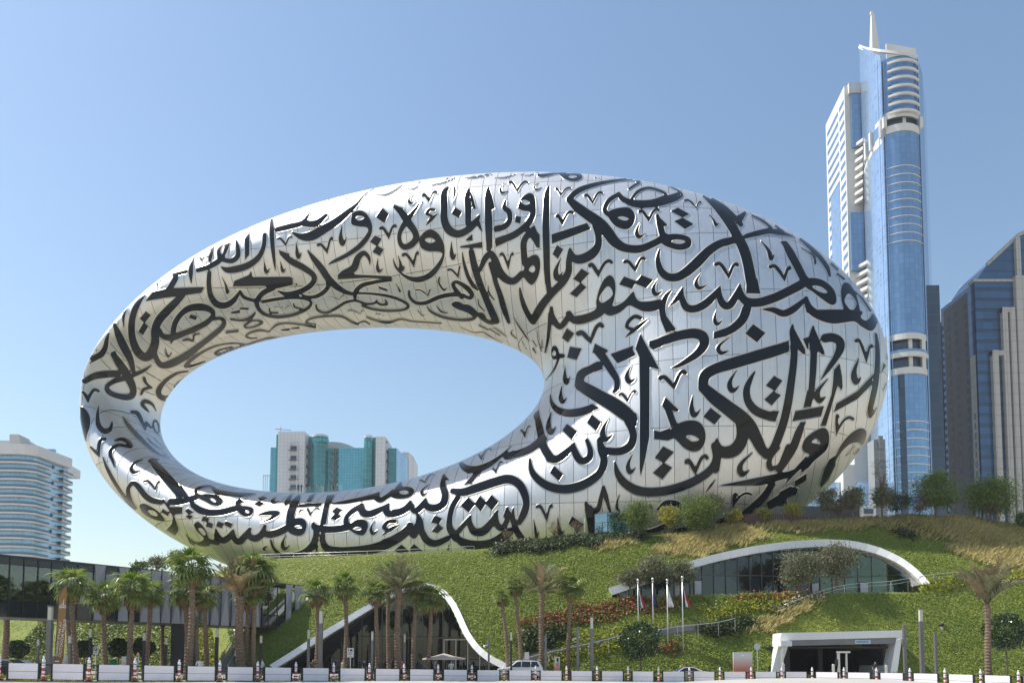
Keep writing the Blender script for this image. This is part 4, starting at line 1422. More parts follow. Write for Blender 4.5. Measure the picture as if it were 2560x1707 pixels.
# ------------------------------------------------------------------ planting on the hill
rs = np.random.default_rng(7)
BED_RED = [pts("1310 1560 1330 1543 1400 1530 1500 1509 1560 1499 1700 1494 1745 1503 1700 1520 1560 1540 1450 1566 1350 1574"), pts("1835 1492 1960 1477 2080 1478 2062 1490 1950 1507 1845 1506"), pts("1640 1610 1690 1600 1690 1628 1645 1630")]
BED_YEL = [pts("1400 1618 1480 1590 1565 1578 1565 1618 1480 1640 1400 1664 1310 1680 1370 1645"), pts("1770 1520 1880 1503 1960 1500 1960 1528 1880 1540 1780 1556"), pts("2225 1462 2430 1443 2430 1470 2240 1480"), pts("2500 1447 2570 1432 2570 1452 2500 1458")]
BED_WHI = [pts("1912 1522 1990 1500 2045 1488 2052 1498 1985 1516 1920 1532")]
BED_DRY = [pts("1645 1374 1690 1350 1760 1336 1850 1316 1895 1338 1880 1352 1800 1372 1740 1392 1690 1388"), pts("2150 1312 2230 1300 2380 1300 2470 1312 2570 1332 2570 1428 2500 1420 2450 1400 2375 1384 2400 1360 2330 1342 2250 1328"), pts("1880 1578 1960 1530 2040 1503 2010 1530 1950 1556 1900 1584"), pts("1495 1368 1560 1352 1575 1360 1510 1374"), pts("1900 1318 2150 1304 2200 1312 1960 1330")]
BED_DARK = [pts("1745 1580 1800 1556 1868 1550 1866 1574 1800 1594"), pts("1225 1378 1400 1352 1600 1338 1600 1352 1400 1370 1250 1388"), pts("2230 1328 2280 1328 2290 1345 2240 1340"), pts("1300 1590 1380 1570 1420 1590 1330 1640")]
TRIM = [np.array(q) + np.array([0, .2, .3]) for q in list(pA[::1]) + list(pB[::1])]
def sample_hill(n, xr=(-34, 80), y1=113.5):
    X = rs.uniform(*xr, n); s_ = rs.uniform(0, 1.04, n)
    yb = np.interp(X, _Xr, _Yb); yr = np.interp(X, _Xr, _Yr)
    Y = yb + (yr - yb) * s_
    P = np.stack([X, Y, hill(X, Y)], -1)
    P = P[~in_open(P)]
    for k in range(0, len(P), 40000):
        pass
    near = np.zeros(len(P), bool)
    for q in TRIM: near |= ((P - q) ** 2).sum(1) < .75 ** 2
    return P[~near]
def cls(P, beds):
    px, py = proj(P); m = np.zeros(len(P), bool)
    px = px + JX; py = py + JY
    for b in beds: m |= inpoly(px, py, b)
    return m
P = sample_hill(420000)
PL = sample_hill(26000, (-80, -34))
P = np.concatenate([P, PL]); JX = rs.normal(size=len(P)) * 11 + 14 * np.sin(P[:, 0] * 1.3 + P[:, 2] * 2.1); JY = rs.normal(size=len(P)) * 4 + 4 * np.sin(P[:, 0] * .9 + 1)
_keep = rs.uniform(size=len(P))
dark, dry, red, yel, whi = cls(P, BED_DARK), cls(P, BED_DRY), cls(P, BED_RED), cls(P, BED_YEL), cls(P, BED_WHI)
dry &= _keep < .5; yel &= _keep < .7; red &= _keep < .85
base = ~(dark | dry | red | yel | whi)
HN = np.array([-.05, -.45, .85])
def cover(Q, size, lift, asp=.55, jit=.55):
    n = len(Q)
    nrm = HN + rs.normal(size=(n, 3)) * jit; nrm /= np.linalg.norm(nrm, axis=1, keepdims=True)
    a = rs.normal(size=(n, 3)); a -= (a * nrm).sum(1, keepdims=True) * nrm; a /= np.linalg.norm(a, axis=1, keepdims=True)
    b = np.cross(nrm, a)
    L = (size * rs.uniform(.6, 1.35, n))[:, None]; W = L * asp
    C = Q + HN * (rs.uniform(0, 1, n) * lift)[:, None]
    return np.stack([C - a * L * .5, C + b * W * .5, C + a * L * .5, C - b * W * .5], 1)
def stuff(name, Vq, mt, label, cat):
    o = obj(name, quads_mesh(name, Vq, mt, rs.uniform(0, 1, len(Vq))))
    return tag(o, label, cat, kind='stuff')
stuff('ground_cover', cover(P[base], .19, .2, .6, .3), M['hill_leaf'], 'low green leafy ground cover carpeting the hill slope', 'ground cover')
stuff('dark_ground_shrubs', cover(np.repeat(P[dark], 2, 0) + rs.normal(size=(dark.sum() * 2, 3)) * .15, .34, .9), M['dark_shrub'], 'dark green low shrubs on the hill', 'shrubs')
stuff('flower_bed_foliage', cover(P[red | whi], .36, .45), M['bed_leaf'], 'olive green foliage of the flower beds', 'foliage')
q = P[red]; q = np.repeat(q[rs.uniform(size=len(q)) < .22], 1, 0)
stuff('red_flowers', cover(q, .24, .6, .8), M['red_flower'], 'red flowers in the bed below the pavilion', 'flowers')
stuff('white_flowers', cover(P[whi][::2], .26, .6, .8), M['white_flower'], 'cream white flowers beside the hillside path', 'flowers')
stuff('yellow_shrubs', cover(P[yel] + rs.normal(size=(yel.sum(), 3)) * .12, .32, .7), M['yellow_flower'], 'yellow green shrubs in hillside beds', 'shrubs')
def grass(Q, n_per, h, mt, name, label):
    Q = np.repeat(Q, n_per, 0); n = len(Q)
    Q = Q + rs.normal(size=(n, 3)) * np.array([.22, .22, .02])
    d = rs.normal(size=(n, 3)) * .35 + np.array([.35, -.25, 1.0]); d /= np.linalg.norm(d, axis=1, keepdims=True)
    b = rs.normal(size=(n, 3)); b -= (b * d).sum(1, keepdims=True) * d; b /= np.linalg.norm(b, axis=1, keepdims=True)
    L = (h * rs.uniform(.5, 1.3, n))[:, None]
    Vq = np.stack([Q - b * .03, Q + b * .03, Q + d * L * .6 + b * .028, Q + d * L + np.array([.12, -.08, -.1]) * L], 1)
    stuff(name, Vq, mt, label, 'grass')
grass(P[dry], 2, .8, M['dry_grass'], 'dry_grass', 'tan dry ornamental grass tufts on the upper slope')
grass(P[dry][::2], 3, .7, M['dry_grass_pale'], 'pale_grass', 'pale yellow green grass mixed into the dry tufts')

# retaining wall of the hillside path, with its handrail
def wall_run(name, label, pxs, h, th=.25):
    pp = resample([hill_hit(x, y) for x, y in cat2(pxs, 6)], .8)
    V = []; Fc = []
    for i, p in enumerate(pp):
        for dy, dz in ((-.05, -.6), (-.05, h), (th, h), (th, -.6)): V.append((p.x, p.y + dy, p.z + dz))
        if i:
            a, b = 4 * i - 4, 4 * i
            Fc += [(a, b, b + 1, a + 1), (a + 1, b + 1, b + 2, a + 2), (a + 2, b + 2, b + 3, a + 3)]
    n = len(V) - 4
    Fc += [(0, 1, 2, 3), (n + 3, n + 2, n + 1, n)]
    root = thing(name, label, 'wall', pp[0])
    obj('wall_body', raw_mesh('wall_body', V, Fc, M['grey_panel']), root)
    mb = MB(); mb.tube([p + Vector((0, -1.2, .75)) for p in pp], .035, 6)
    mb.build('handrail', M['pole_white'], root, True)
    for p in pp[::3]: MB().tube([p + Vector((0, -1.2, -.8)), p + Vector((0, -1.2, .75))], .025, 5).build('rail_post', M['pole_white'], root)
wall_run('retaining_wall', 'dark retaining wall of the path climbing behind the palms at the slope foot', pts("1270 1674 1340 1654 1420 1636 1500 1618 1570 1600"), 1.0)
wall_run('retaining_wall', 'dark retaining wall with handrail curving behind the flagpoles', pts("1640 1592 1690 1583 1740 1578 1790 1572 1830 1562"), .9)
def railing(name, label, pxs, h, post_every=3, group=None, r=.03):
    pp = resample([hill_hit(x, y) for x, y in cat2(pxs, 6)], 1.0)
    root = thing(name, label, 'railing', pp[0], 0, group)
    MB().tube([p + Vector((0, 0, h)) for p in pp], r, 6).build('handrail', M['pole_white'], root, True)
    MB().tube([p + Vector((0, 0, h * .55)) for p in pp], r * .7, 6).build('lower_rail', M['pole_white'], root, True)
    for p in pp[::post_every]: MB().tube([p + Vector((0, 0, -.3)), p + Vector((0, 0, h))], r * .9, 5).build('post', M['pole_white'], root)
railing('hill_railing', 'thin metal railing on the slope in front of the pavilion right end', pts("1960 1530 2020 1508 2070 1490 2130 1478 2230 1470 2330 1454 2410 1446"), .9)
railing('terrace_railing', 'thin white railing along the foot of the ring museum', pts("590 1404 640 1400 760 1397 900 1393 1050 1387 1190 1380"), .85)

# hedge along the foot of the ring
def leaf_blob(P, size, mt, name, parent, asp=.5, up=.2):
    rr = rs
    return obj(name, quads_mesh(name, leaves(P, size, rr, up, asp), mt, rr.uniform(0, 1, len(P))), parent)
hp = resample([hill_hit(x, y) for x, y in pts("1240 1384 1320 1372 1400 1360 1480 1353 1560 1348 1610 1344")], .5)
root = thing('hedge', 'long dark green hedge at the foot of the ring museum', 'hedge', hp[0])
k = rs.integers(0, len(hp), 9000)
Q = np.array([hp[i] for i in k]) + np.stack([rs.uniform(-.4, .4, 9000), rs.uniform(-.2, .9, 9000), rs.uniform(-.2, 1.15, 9000)], -1)
leaf_blob(Q, .26, M['dark_shrub'], 'hedge_leaves', root)

# ------------------------------------------------------------------ trees
def tree(name, label, base, H, rx, rz, cz, mt, nleaf=2600, lsize=.22, trunk_r=.12, clumps=26, group=None, lean=0.0, stems=1, seed=1, cat='tree', bare=0, droop=0.0, asp=.4, shell=.55):
    rg = np.random.default_rng(seed)
    root = thing(name, label, cat, base, 0, group)
    tb = MB()
    ct = np.array([lean * H, 0, cz])
    tips = []
    for k in range(clumps):
        d = rg.normal(size=3); d /= np.linalg.norm(d); rr = rg.uniform(shell, 1) ** .7
        tips.append(ct + d * np.array([rx, rx * .95, rz]) * rr * .85)
    for s_ in range(stems):
        ox = (s_ - (stems - 1) / 2) * .3
        fork = ct * np.array([.7, .7, 1]) + np.array([ox * 2, 0, -rz * .75])
        tb.tube([(ox, 0, -.3), (ox * 1.3 + lean * .3, .03, fork[2] * .5), tuple(fork)], [trunk_r * 1.25, trunk_r, trunk_r * .8], 8)
        for tpt in tips[s_::stems][:9 if not bare else 26]:
            mid = (fork + tpt) / 2 + rg.normal(size=3) * .12 * rx + np.array([0, 0, .1 * rz])
            tb.tube([tuple(fork), tuple(mid), tuple(tpt)], [trunk_r * .55, trunk_r * .3, trunk_r * .1], 5)
    tb.build('trunk', M['bark'], root, True, world=False)
    if nleaf:
        per = max(int(nleaf * 1.5) // clumps, 1); P_ = []
        for tpt in tips:
            sp = rg.uniform(.18, .42) * min(rx, rz)
            P_.append(tpt + rg.normal(size=(per, 3)) * sp * np.array([1, 1, .75]))
        P_ = np.concatenate(P_)
        if droop: P_[:, 2] -= droop * np.abs(rg.normal(size=len(P_)))
        me = quads_mesh('crown', leaves(P_, lsize * 1.35, rg, 0.1, asp * 1.15), mt, rg.uniform(0, 1, len(P_)))
        obj('crown', me, root, world=False)
    return root
def htree(px, base_py, crown_py, r_px, rz_px, mt, label, name='hill_tree', Y=None, **kw):
    b = at(px, base_py, Y) if Y is not None and Y > 112.5 else hill_hit(px, base_py + (3 if Y is not None else 0))
    sc = b.y / F
    cz = (base_py - crown_py) * sc
    return tree(name, label, b, cz + rz_px * sc, r_px * sc, rz_px * sc, cz, mt, **kw)
G_OL = 'olive trees in front of the pavilion'
htree(1575, 1487, 1447, 27, 25, M['olive'], 'thin grey green olive tree at the low left end of the pavilion arch', 'olive_tree', nleaf=2200, lsize=.2, group=G_OL, seed=11, clumps=30)
htree(1630, 1484, 1426, 36, 33, M['olive'], 'wide olive tree behind the white topped flagpoles left of the pavilion', 'olive_tree', nleaf=4200, lsize=.2, group=G_OL, seed=12, clumps=36)
htree(1702, 1482, 1432, 30, 28, M['olive'], 'compact olive tree beside the rightmost flagpole', 'olive_tree', nleaf=3400, lsize=.2, group=G_OL, seed=13, clumps=30)
htree(1999, 1468, 1420, 46, 40, M['olive'], 'left one of the two large olive trees in front of the pavilion glass', 'olive_tree', nleaf=6000, lsize=.2, group=G_OL, seed=14, clumps=40, trunk_r=.18)
htree(2093, 1462, 1405, 44, 42, M['olive'], 'right one of the two large olive trees in front of the pavilion glass', 'olive_tree', nleaf=6000, lsize=.2, group=G_OL, seed=15, clumps=40, trunk_r=.18)
G_HT = 'trees along the crest of the hill'
htree(1596, 1348, 1276, 30, 34, M['acacia'], 'feathery green tree right beside the glass kiosk', 'hill_tree', nleaf=4200, lsize=.17, group=G_HT, seed=21, droop=.5, Y=104)
htree(1672, 1334, 1284, 24, 28, M['yellow_leaf'], 'yellow flowering tree left of the big feathery tree', 'flowering_tree', nleaf=950, lsize=.2, group=G_HT, seed=22, trunk_r=.07, Y=104)
htree(1742, 1336, 1264, 42, 40, M['acacia'], 'largest feathery light green tree in front of the ring', 'hill_tree', nleaf=7000, lsize=.17, group=G_HT, seed=23, droop=.6, clumps=36, Y=105)
htree(1786, 1326, 1256, 25, 28, M['olive'], 'grey green tree just right of the largest feathery tree', 'hill_tree', nleaf=2600, lsize=.18, group=G_HT, seed=24, Y=106.5)
htree(1832, 1318, 1285, 22, 16, M['yellow_leaf'], 'low yellow flowering tree at the left end of the brown fence', 'flowering_tree', nleaf=750, lsize=.2, group=G_HT, seed=25, trunk_r=.06, stems=3, Y=104.5)
htree(1908, 1306, 1278, 24, 16, M['yellow_leaf'], 'small yellow flowering tree before the middle of the brown fence', 'flowering_tree', nleaf=750, lsize=.2, group=G_HT, seed=26, trunk_r=.06, Y=104.5)
htree(1982, 1302, 1266, 27, 20, M['yellow_leaf'], 'taller yellow flowering tree under the ring right edge', 'flowering_tree', nleaf=900, lsize=.2, group=G_HT, seed=27, trunk_r=.06, Y=105)
htree(2068, 1308, 1248, 26, 30, M['olive'], 'grey bushy tree nearest the ring lower right edge', 'hill_tree', nleaf=2400, lsize=.19, group=G_HT, seed=28, stems=2, Y=108)
htree(2098, 1306, 1262, 20, 24, M['brown_leaf'], 'brown thin shrub tree between two grey green trees', 'hill_tree', nleaf=900, lsize=.17, group=G_HT, seed=29, trunk_r=.07, Y=110)
htree(2133, 1308, 1240, 29, 30, M['olive'], 'olive grey tree second from the ring right edge', 'hill_tree', nleaf=3000, lsize=.19, group=G_HT, seed=30, trunk_r=.17, Y=108.5)
htree(2207, 1306, 1186, 22, 58, M['brown_leaf'], 'tall bare brown branched tree before the blue tower', 'bare_tree', nleaf=420, lsize=.16, group=G_HT, seed=31, trunk_r=.07, bare=1, Y=112)
htree(2206, 1304, 1240, 27, 26, M['olive'], 'round olive green tree at the foot of the blue tower', 'hill_tree', nleaf=3000, lsize=.19, group=G_HT, seed=32, trunk_r=.13, Y=108)
htree(2250, 1304, 1250, 24, 26, M['dark_shrub'], 'dark sparse tree right of the round olive green tree', 'hill_tree', nleaf=1500, lsize=.18, group=G_HT, seed=33, trunk_r=.08, stems=2, Y=110)
htree(2300, 1302, 1254, 22, 26, M['brown_leaf'], 'brownish sparse tree left of the tall dark green tree', 'hill_tree', nleaf=1000, lsize=.17, group=G_HT, seed=34, trunk_r=.07, Y=111)
htree(2342, 1304, 1222, 50, 44, M['acacia'], 'tall wide dark green tree between the two towers', 'hill_tree', nleaf=6500, lsize=.19, group=G_HT, seed=35, clumps=40, trunk_r=.16, Y=109)
htree(2478, 1316, 1240, 52, 52, M['acacia'], 'dense dark green tree on the crest near the right edge', 'hill_tree', nleaf=8500, lsize=.19, group=G_HT, seed=36, clumps=44, stems=3, trunk_r=.12, Y=106)
htree(2562, 1330, 1292, 20, 22, M['acacia'], 'small green tree cut off by the right edge', 'hill_tree', nleaf=1500, lsize=.19, group=G_HT, seed=37, Y=108)
htree(1386, 1356, 1318, 14, 24, M['brown_leaf'], 'thin twiggy sapling in front of the ring left of the kiosk hedge', 'sapling', nleaf=260, lsize=.14, group=G_HT, seed=38, trunk_r=.04, bare=1, Y=104)
htree(1443, 1346, 1308, 17, 24, M['brown_leaf'], 'twiggy sapling before the ring just left of the white post', 'sapling', nleaf=320, lsize=.14, group=G_HT, seed=39, trunk_r=.04, bare=1, Y=104)
htree(1270, 1372, 1335, 15, 22, M['brown_leaf'], 'twiggy sapling before the ring at the hedge left end', 'sapling', nleaf=260, lsize=.14, group=G_HT, seed=40, trunk_r=.04, bare=1, Y=104)
# clipped round trees
def ball_tree(px, base_py, cpy, r, Y, label, seed, group='clipped round trees'):
    b = at(px, base_py, Y); b.z = float(gz(b.x)) + .1
    rg = np.random.default_rng(seed); sc = Y / F; cz = at(px, cpy, Y).z - b.z; rm = r * sc
    root = thing('round_tree', label, 'tree', b, 0, group)
    MB().tube([(0, 0, -.1), (.05, 0, cz * .5), (0, 0, cz)], [.09, .075, .06], 8).build('trunk', M['bark'], root, True, world=False)
    n = int(2200 + 600 * rm); d = rg.normal(size=(n, 3)); d /= np.linalg.norm(d, axis=1, keepdims=True)
    lump = 1 + .14 * np.sin(d[:, 0] * 4 + seed) * np.cos(d[:, 2] * 5 + seed) + .10 * np.sin(d[:, 1] * 7 + d[:, 2] * 5)
    P_ = np.array([0, 0, cz]) + d * (rm * lump * rg.uniform(.78, 1.04, n))[:, None] * np.array([1, 1, .92])
    me = quads_mesh('crown', leaves(P_, .26, rg, 0, .62, d * .6), M['ficus'], rg.uniform(0, 1, n)); obj('crown', me, root, world=False)
ball_tree(1602, 1690, 1601, 49, 80, 'large clipped round glossy tree left of the flagpole bases', 51)
ball_tree(2518, 1700, 1580, 47, 78, 'clipped round glossy tree at the right edge behind the date palm', 52)
ball_tree(44, 1680, 1622, 23, 82, 'clipped round tree at the far left under the bridge', 53)
ball_tree(209, 1680, 1621, 21, 80, 'clipped round tree between the brown banner and the second palm', 54)
ball_tree(294, 1680, 1619, 24, 80, 'clipped round tree between the second and third palms from the left', 55)
ball_tree(358, 1680, 1618, 25, 80, 'clipped round tree beside the warning triangle sign', 56)
# far trees seen above the bridge
htree(395, 1440, 1408, 26, 18, M['olive'], 'airy tree showing above the bridge roof left of the ring', 'distant_tree', nleaf=900, lsize=.25, seed=61, group='trees behind the bridge', Y=118)
htree(352, 1445, 1415, 22, 14, M['acacia'], 'low tree top above the bridge roof behind the third palm', 'distant_tree', nleaf=900, lsize=.25, seed=62, group='trees behind the bridge', Y=120)
htree(440, 1440, 1400, 22, 22, M['acacia'], 'green tree top above the bridge beside the tallest left palm', 'distant_tree', nleaf=1500, lsize=.25, seed=63, group='trees behind the bridge', Y=117)

# glass kiosk, post, brown fence on the crest
_ky = hill_hit(1519, 1342).y
kx = [at(1487, 1338, _ky + 1.4), at(1519, 1340, _ky), at(1576, 1337, _ky + 1.0)]
kz0 = min(p.z for p in kx) - .5; kz1 = at(1519, 1281, _ky).z
kroot = thing('glass_kiosk', 'small cube-shaped blue glass kiosk standing before the ring', 'kiosk', kx[1])
M['kiosk_glass'] = glassmat('kiosk_glass', (.22, .40, .46), (.6, .85, .95), .3)
def kpane(a, b, za, zb):
    V = [(a.x, a.y, za), (b.x, b.y, za), (b.x, b.y, zb), (a.x, a.y, zb)]
    obj('pane', raw_mesh('pane', V, [(0, 1, 2, 3)], M['kiosk_glass']), kroot)
k3 = Vector((kx[2].x - 1.6, kx[2].y + 2.6, 0)); k0b = Vector((kx[0].x + 1.2, kx[0].y + 2.4, 0))
zm = kz0 + (kz1 - kz0) * .66
for a, b in ((kx[0], kx[1]), (kx[1], kx[2]), (kx[2], k3), (k0b, kx[0])):
    kpane(a, b, kz0, zm - .03); kpane(a, b, zm + .03, kz1)
for p in (kx[0], kx[1], kx[2]): MB().box(p.x - .05, p.x + .05, p.y - .05, p.y + .05, kz0, kz1).build('corner_post', M['frame'], kroot)
MB().prism([(p.x, p.y) for p in (kx[0], kx[1], kx[2], k3, k0b)], kz1 + .002, kz1 + .1).build('roof', M['frame'], kroot)
p = hill_hit(1462, 1347); MB().tube([(0, 0, -.5), (0, 0, 3.2)], .07, 8).build('post_tmp', M['pole_white'])
o = bpy.data.objects['post_tmp']; o.name = 'thin_post'; o.location = p; tag(o, 'thin white post standing left of the glass kiosk', 'post')
fpx = [hill_hit(x, y + 2) for x, y in ((1822, 1318), (1880, 1313), (1940, 1310), (2000, 1309), (2050, 1308), (2110, 1310))]
froot = thing('slatted_fence', 'reddish brown slatted fence on the hill crest under the ring', 'fence', fpx[0])
M['fence'] = mat('brown_slats', (.10, .035, .028), .7, var=.2)
fl = resample(fpx, .32); n = len(fl)
for i, p in enumerate(fl):
    h = 1.75 * (1 - .75 * max(0, (i / n - .35) / .65))
    MB().box(p.x - .1, p.x + .1, p.y - .03, p.y + .03, p.z - .6, p.z + h).build('slat', M['fence'], froot)
MB().tube([p + Vector((0, .06, .15)) for p in fl], .05, 5).build('rail', M['fence'], froot)
# ------------------------------------------------------------------ background buildings
def striped(name, c1, c2, period, frac, axis='Z', rough=.12, metal=.0, c3=None, period2=None, rot=0.0, spec=.8, vary=.12, dims=None):
    """facade cladding: thin lines of colour c2 every `period` metres along z (and every period2 along the facade)"""
    m = bpy.data.materials.new(name); m.use_nodes = True
    nt = m.node_tree; b = nt.nodes['Principled BSDF']
    b.inputs['Roughness'].default_value = rough; b.inputs['Metallic'].default_value = metal; b.inputs['Specular IOR Level'].default_value = spec
    tc = nt.nodes.new('ShaderNodeTexCoord'); sp = nt.nodes.new('ShaderNodeSeparateXYZ'); nt.links.new(tc.outputs['Object'], sp.inputs[0])
    def line(src, per, fr):
        a = nt.nodes.new('ShaderNodeMath'); a.operation = 'DIVIDE'; a.inputs[1].default_value = per; nt.links.new(src, a.inputs[0])
        f = nt.nodes.new('ShaderNodeMath'); f.operation = 'FRACT'; nt.links.new(a.outputs[0], f.inputs[0])
        g = nt.nodes.new('ShaderNodeMath'); g.operation = 'LESS_THAN'; g.inputs[1].default_value = fr; nt.links.new(f.outputs[0], g.inputs[0])
        return g.outputs[0]
    fac = line(sp.outputs['Z'], period, frac)
    if period2:
        d = nt.nodes.new('ShaderNodeVectorMath'); d.operation = 'DOT_PRODUCT'; d.inputs[1].default_value = (math.cos(rot), math.sin(rot), 0)
        nt.links.new(tc.outputs['Object'], d.inputs[0])
        l2 = line(d.outputs['Value'], period2, frac * period / period2)
        mx = nt.nodes.new('ShaderNodeMath'); mx.operation = 'MAXIMUM'; nt.links.new(fac, mx.inputs[0]); nt.links.new(l2, mx.inputs[1]); fac = mx.outputs[0]
    n = nt.nodes.new('ShaderNodeTexNoise'); n.inputs['Scale'].default_value = .12; n.inputs['Detail'].default_value = 5
    nt.links.new(tc.outputs['Object'], n.inputs['Vector'])
    br = nt.nodes.new('ShaderNodeTexWhiteNoise') ; sn = nt.nodes.new('ShaderNodeVectorMath'); sn.operation = 'SNAP'; sn.inputs[1].default_value = (period2 or 3, period2 or 3, period)
    nt.links.new(tc.outputs['Object'], sn.inputs[0]); nt.links.new(sn.outputs[0], br.inputs['Vector'])
    av = nt.nodes.new('ShaderNodeMath'); av.operation = 'ADD'; nt.links.new(n.outputs[0], av.inputs[0])
    bs = nt.nodes.new('ShaderNodeMath'); bs.operation = 'MULTIPLY'; bs.inputs[1].default_value = .6; nt.links.new(br.outputs['Value'], bs.inputs[0]); nt.links.new(bs.outputs[0], av.inputs[1])
    mr = nt.nodes.new('ShaderNodeMapRange'); mr.inputs[1].default_value = .3; mr.inputs[2].default_value = 1.3; mr.inputs[3].default_value = 1 - vary; mr.inputs[4].default_value = 1 + vary
    nt.links.new(av.outputs[0], mr.inputs[0])
    hs = nt.nodes.new('ShaderNodeHueSaturation'); hs.inputs['Color'].default_value = (*c1, 1); nt.links.new(mr.outputs[0], hs.inputs['Value'])
    mix = nt.nodes.new('ShaderNodeMix'); mix.data_type = 'RGBA'; nt.links.new(fac, mix.inputs[0]); nt.links.new(hs.outputs[0], mix.inputs[6]); mix.inputs[7].default_value = (*c2, 1)
    nt.links.new(mix.outputs[2], b.inputs['Base Color'])
    return m
def fx(px, py, Y): return at(px, py, Y).x
def fz(py, Y, px=1280): return at(px, py, Y).z
M['tower_blue'] = striped('tower_blue_glass', (.20, .34, .52), (.15, .28, .44), 1.75, .10, rough=.08, metal=.35, period2=1.5, vary=.16)
M['tower_blue_front'] = striped('tower_front_glass', (.23, .38, .56), (.18, .31, .48), 1.75, .10, rough=.08, metal=.55, period2=1.5, vary=.16)
M['tower_left'] = striped('tower_left_glass', (.46, .60, .78), (.55, .68, .83), 1.75, .2, rough=.2, metal=.7, period2=1.6, rot=1.2, vary=.2)  # paler than the front glass: bright sky reflection put into the colour
M['tower_dark'] = striped('tower_dark_glass', (.03, .05, .08), (.05, .07, .10), 3.5, .12, rough=.1, metal=.2, vary=.3)
M['clad_white'] = mat('white_cladding', (.72, .71, .68), .5, noise=((.66, .65, .63), .2, 4))
M['clad_line'] = striped('white_tile_cladding', (.66, .66, .66), (.50, .50, .51), 2.2, .06, rough=.5, period2=2.2, vary=.04, spec=.4)
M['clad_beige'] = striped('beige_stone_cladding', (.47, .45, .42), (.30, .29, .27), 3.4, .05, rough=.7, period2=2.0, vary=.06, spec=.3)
M['clad_shade'] = striped('shaded_stone_cladding', (.125, .12, .125), (.085, .082, .085), 3.4, .06, rough=.7, period2=2.4, rot=1.57, vary=.06, spec=.3)  # darker copy of the stone: the side wall's shade is in the colour
M['navy_glass'] = striped('navy_glass', (.03, .09, .20), (.02, .05, .10), 3.4, .14, rough=.07, metal=.15, vary=.3)
M['roof_tile'] = mat('pale_roof', (.58, .54, .49), .7)

# --- tall blue tower
T1 = thing('blue_tower', 'tall curved blue glass tower with white bands and a pointed spire', 'tower', (fx(2265, 1300, 228), 228, 0))
zref = 600
A_ = at(2214, zref, 228); B_ = at(2309, zref, 228); C_ = at(2162, zref, 246); D_2 = at(2320, zref, 234); E_ = at(2326, zref, 248)
front_arc = []
for k in range(13):
    t = k / 12
    front_arc.append((A_.x + (B_.x - A_.x) * t, 228 - 2.6 * (1 - (2 * t - 1) ** 2)))
left_arc = []
for k in range(9):
    t = k / 8
    left_arc.append((C_.x + (A_.x - C_.x) * t - 1.6 * (1 - (2 * t - 1) ** 2) * .8, 246 + (228 - 246) * t - 1.0 * (1 - (2 * t - 1) ** 2)))
def Z1(y): return fz(y, 227, 2260)
def wallstrip(poly, z0, z1): 
    m_ = MB(); n = len(poly)
    zt = z1 if hasattr(z1, '__len__') else [z1] * n
    m_.add([(p[0], p[1], z0) for p in poly] + [(p[0], p[1], zt[i]) for i, p in enumerate(poly)], [(i, i + 1, n + i + 1, n + i) for i in range(n - 1)])
    return m_
def inset(poly, d):   # towards the tower inside
    return [(p[0], p[1] + d) for p in poly]
# core body
core = left_arc[:-1] + front_arc + [(D_2.x, 234), (E_.x, 248), (C_.x, 250)]
_cc = (sum(p[0] for p in core) / len(core) + 1.5, sum(p[1] for p in core) / len(core) + 6)
core = [(_cc[0] + (p[0] - _cc[0]) * .93, _cc[1] + (p[1] - _cc[1]) * .93) for p in core]
cz = Z1(150)
MB().prism([(p[0] + .0, p[1] + .25) for p in core], -2, Z1(170)).build('core', M['tower_dark'], T1)
zt_left = [fz(116 + 24 * (k / 8) ** 1.4, left_arc[k][1], 2180) for k in range(9)]
for (za, zb) in ((-2, Z1(860) - .0), (Z1(840), Z1(348)), (Z1(300), None)):
    wallstrip(left_arc, za, zb if zb is not None else zt_left).build('glass_bay', M['tower_left'], T1)
wallstrip(front_arc, -2, Z1(936)).build('glass_bay', M['tower_blue_front'], T1)
wallstrip(front_arc, Z1(838), Z1(330)).build('glass_bay', M['tower_blue_front'], T1)
wallstrip([front_arc[-1], (D_2.x, 234), (E_.x, 248)], -2, Z1(140)).build('side_bay', M['tower_blue'], T1)
MB().box(fx(2270, 600, 236), fx(2318, 600, 236), 230.2, 235, -2, Z1(700)).build('shaded_side', M['tower_dark'], T1)  # added dark box: paints the shade on the tower's right side
# mullion bands at the corner
for px in (2208, 2214, 2220):
    a = at(px, zref, 227.6)
    MB().box(a.x - .09, a.x + .09, a.y - .55 + (.0 if px > 2210 else .9), a.y + .4, -2, Z1(145)).build('mullion', M['tower_left'], T1)
for px in (2303, 2308):
    a = at(px, zref, 227.4)
    MB().box(a.x - .08, a.x + .08, a.y - .4, a.y + .4, -2, Z1(145)).build('mullion', M['tower_left'], T1)
def band(poly, z0, z1, d=.35, mt='clad_white', name='band'):
    m_ = MB(); n = len(poly); o_ = [(p[0], p[1] - d) for p in poly]
    V = [(p[0], p[1], z0) for p in o_] + [(p[0], p[1], z1) for p in o_] + [(p[0], p[1], z1) for p in poly] + [(p[0], p[1], z0) for p in poly]
    Fc = []
    for i in range(n - 1): Fc += [(i, i + 1, n + i + 1, n + i), (n + i, n + i + 1, 2 * n + i + 1, 2 * n + i), (3 * n + i, 3 * n + i + 1, i + 1, i)]
    m_.add(V, Fc); return m_.build(name, M[mt], T1)
# white line hoops on the front
for k in range(10): band(front_arc, Z1(421.5 + k * 20.7) - .12, Z1(421.5 + k * 20.7) + .12, .18, name='hoop')
for k in range(9): band(front_arc, Z1(1056 + k * 21.2) - .16, Z1(1056 + k * 21.2) + .16, .2, name='hoop')
a = at(2258, 1100, 226.0); MB().box(a.x - .8, a.x + .8, a.y - .4, a.y + .4, -2, Z1(940)).build('dark_strip', M['tower_dark'], T1)
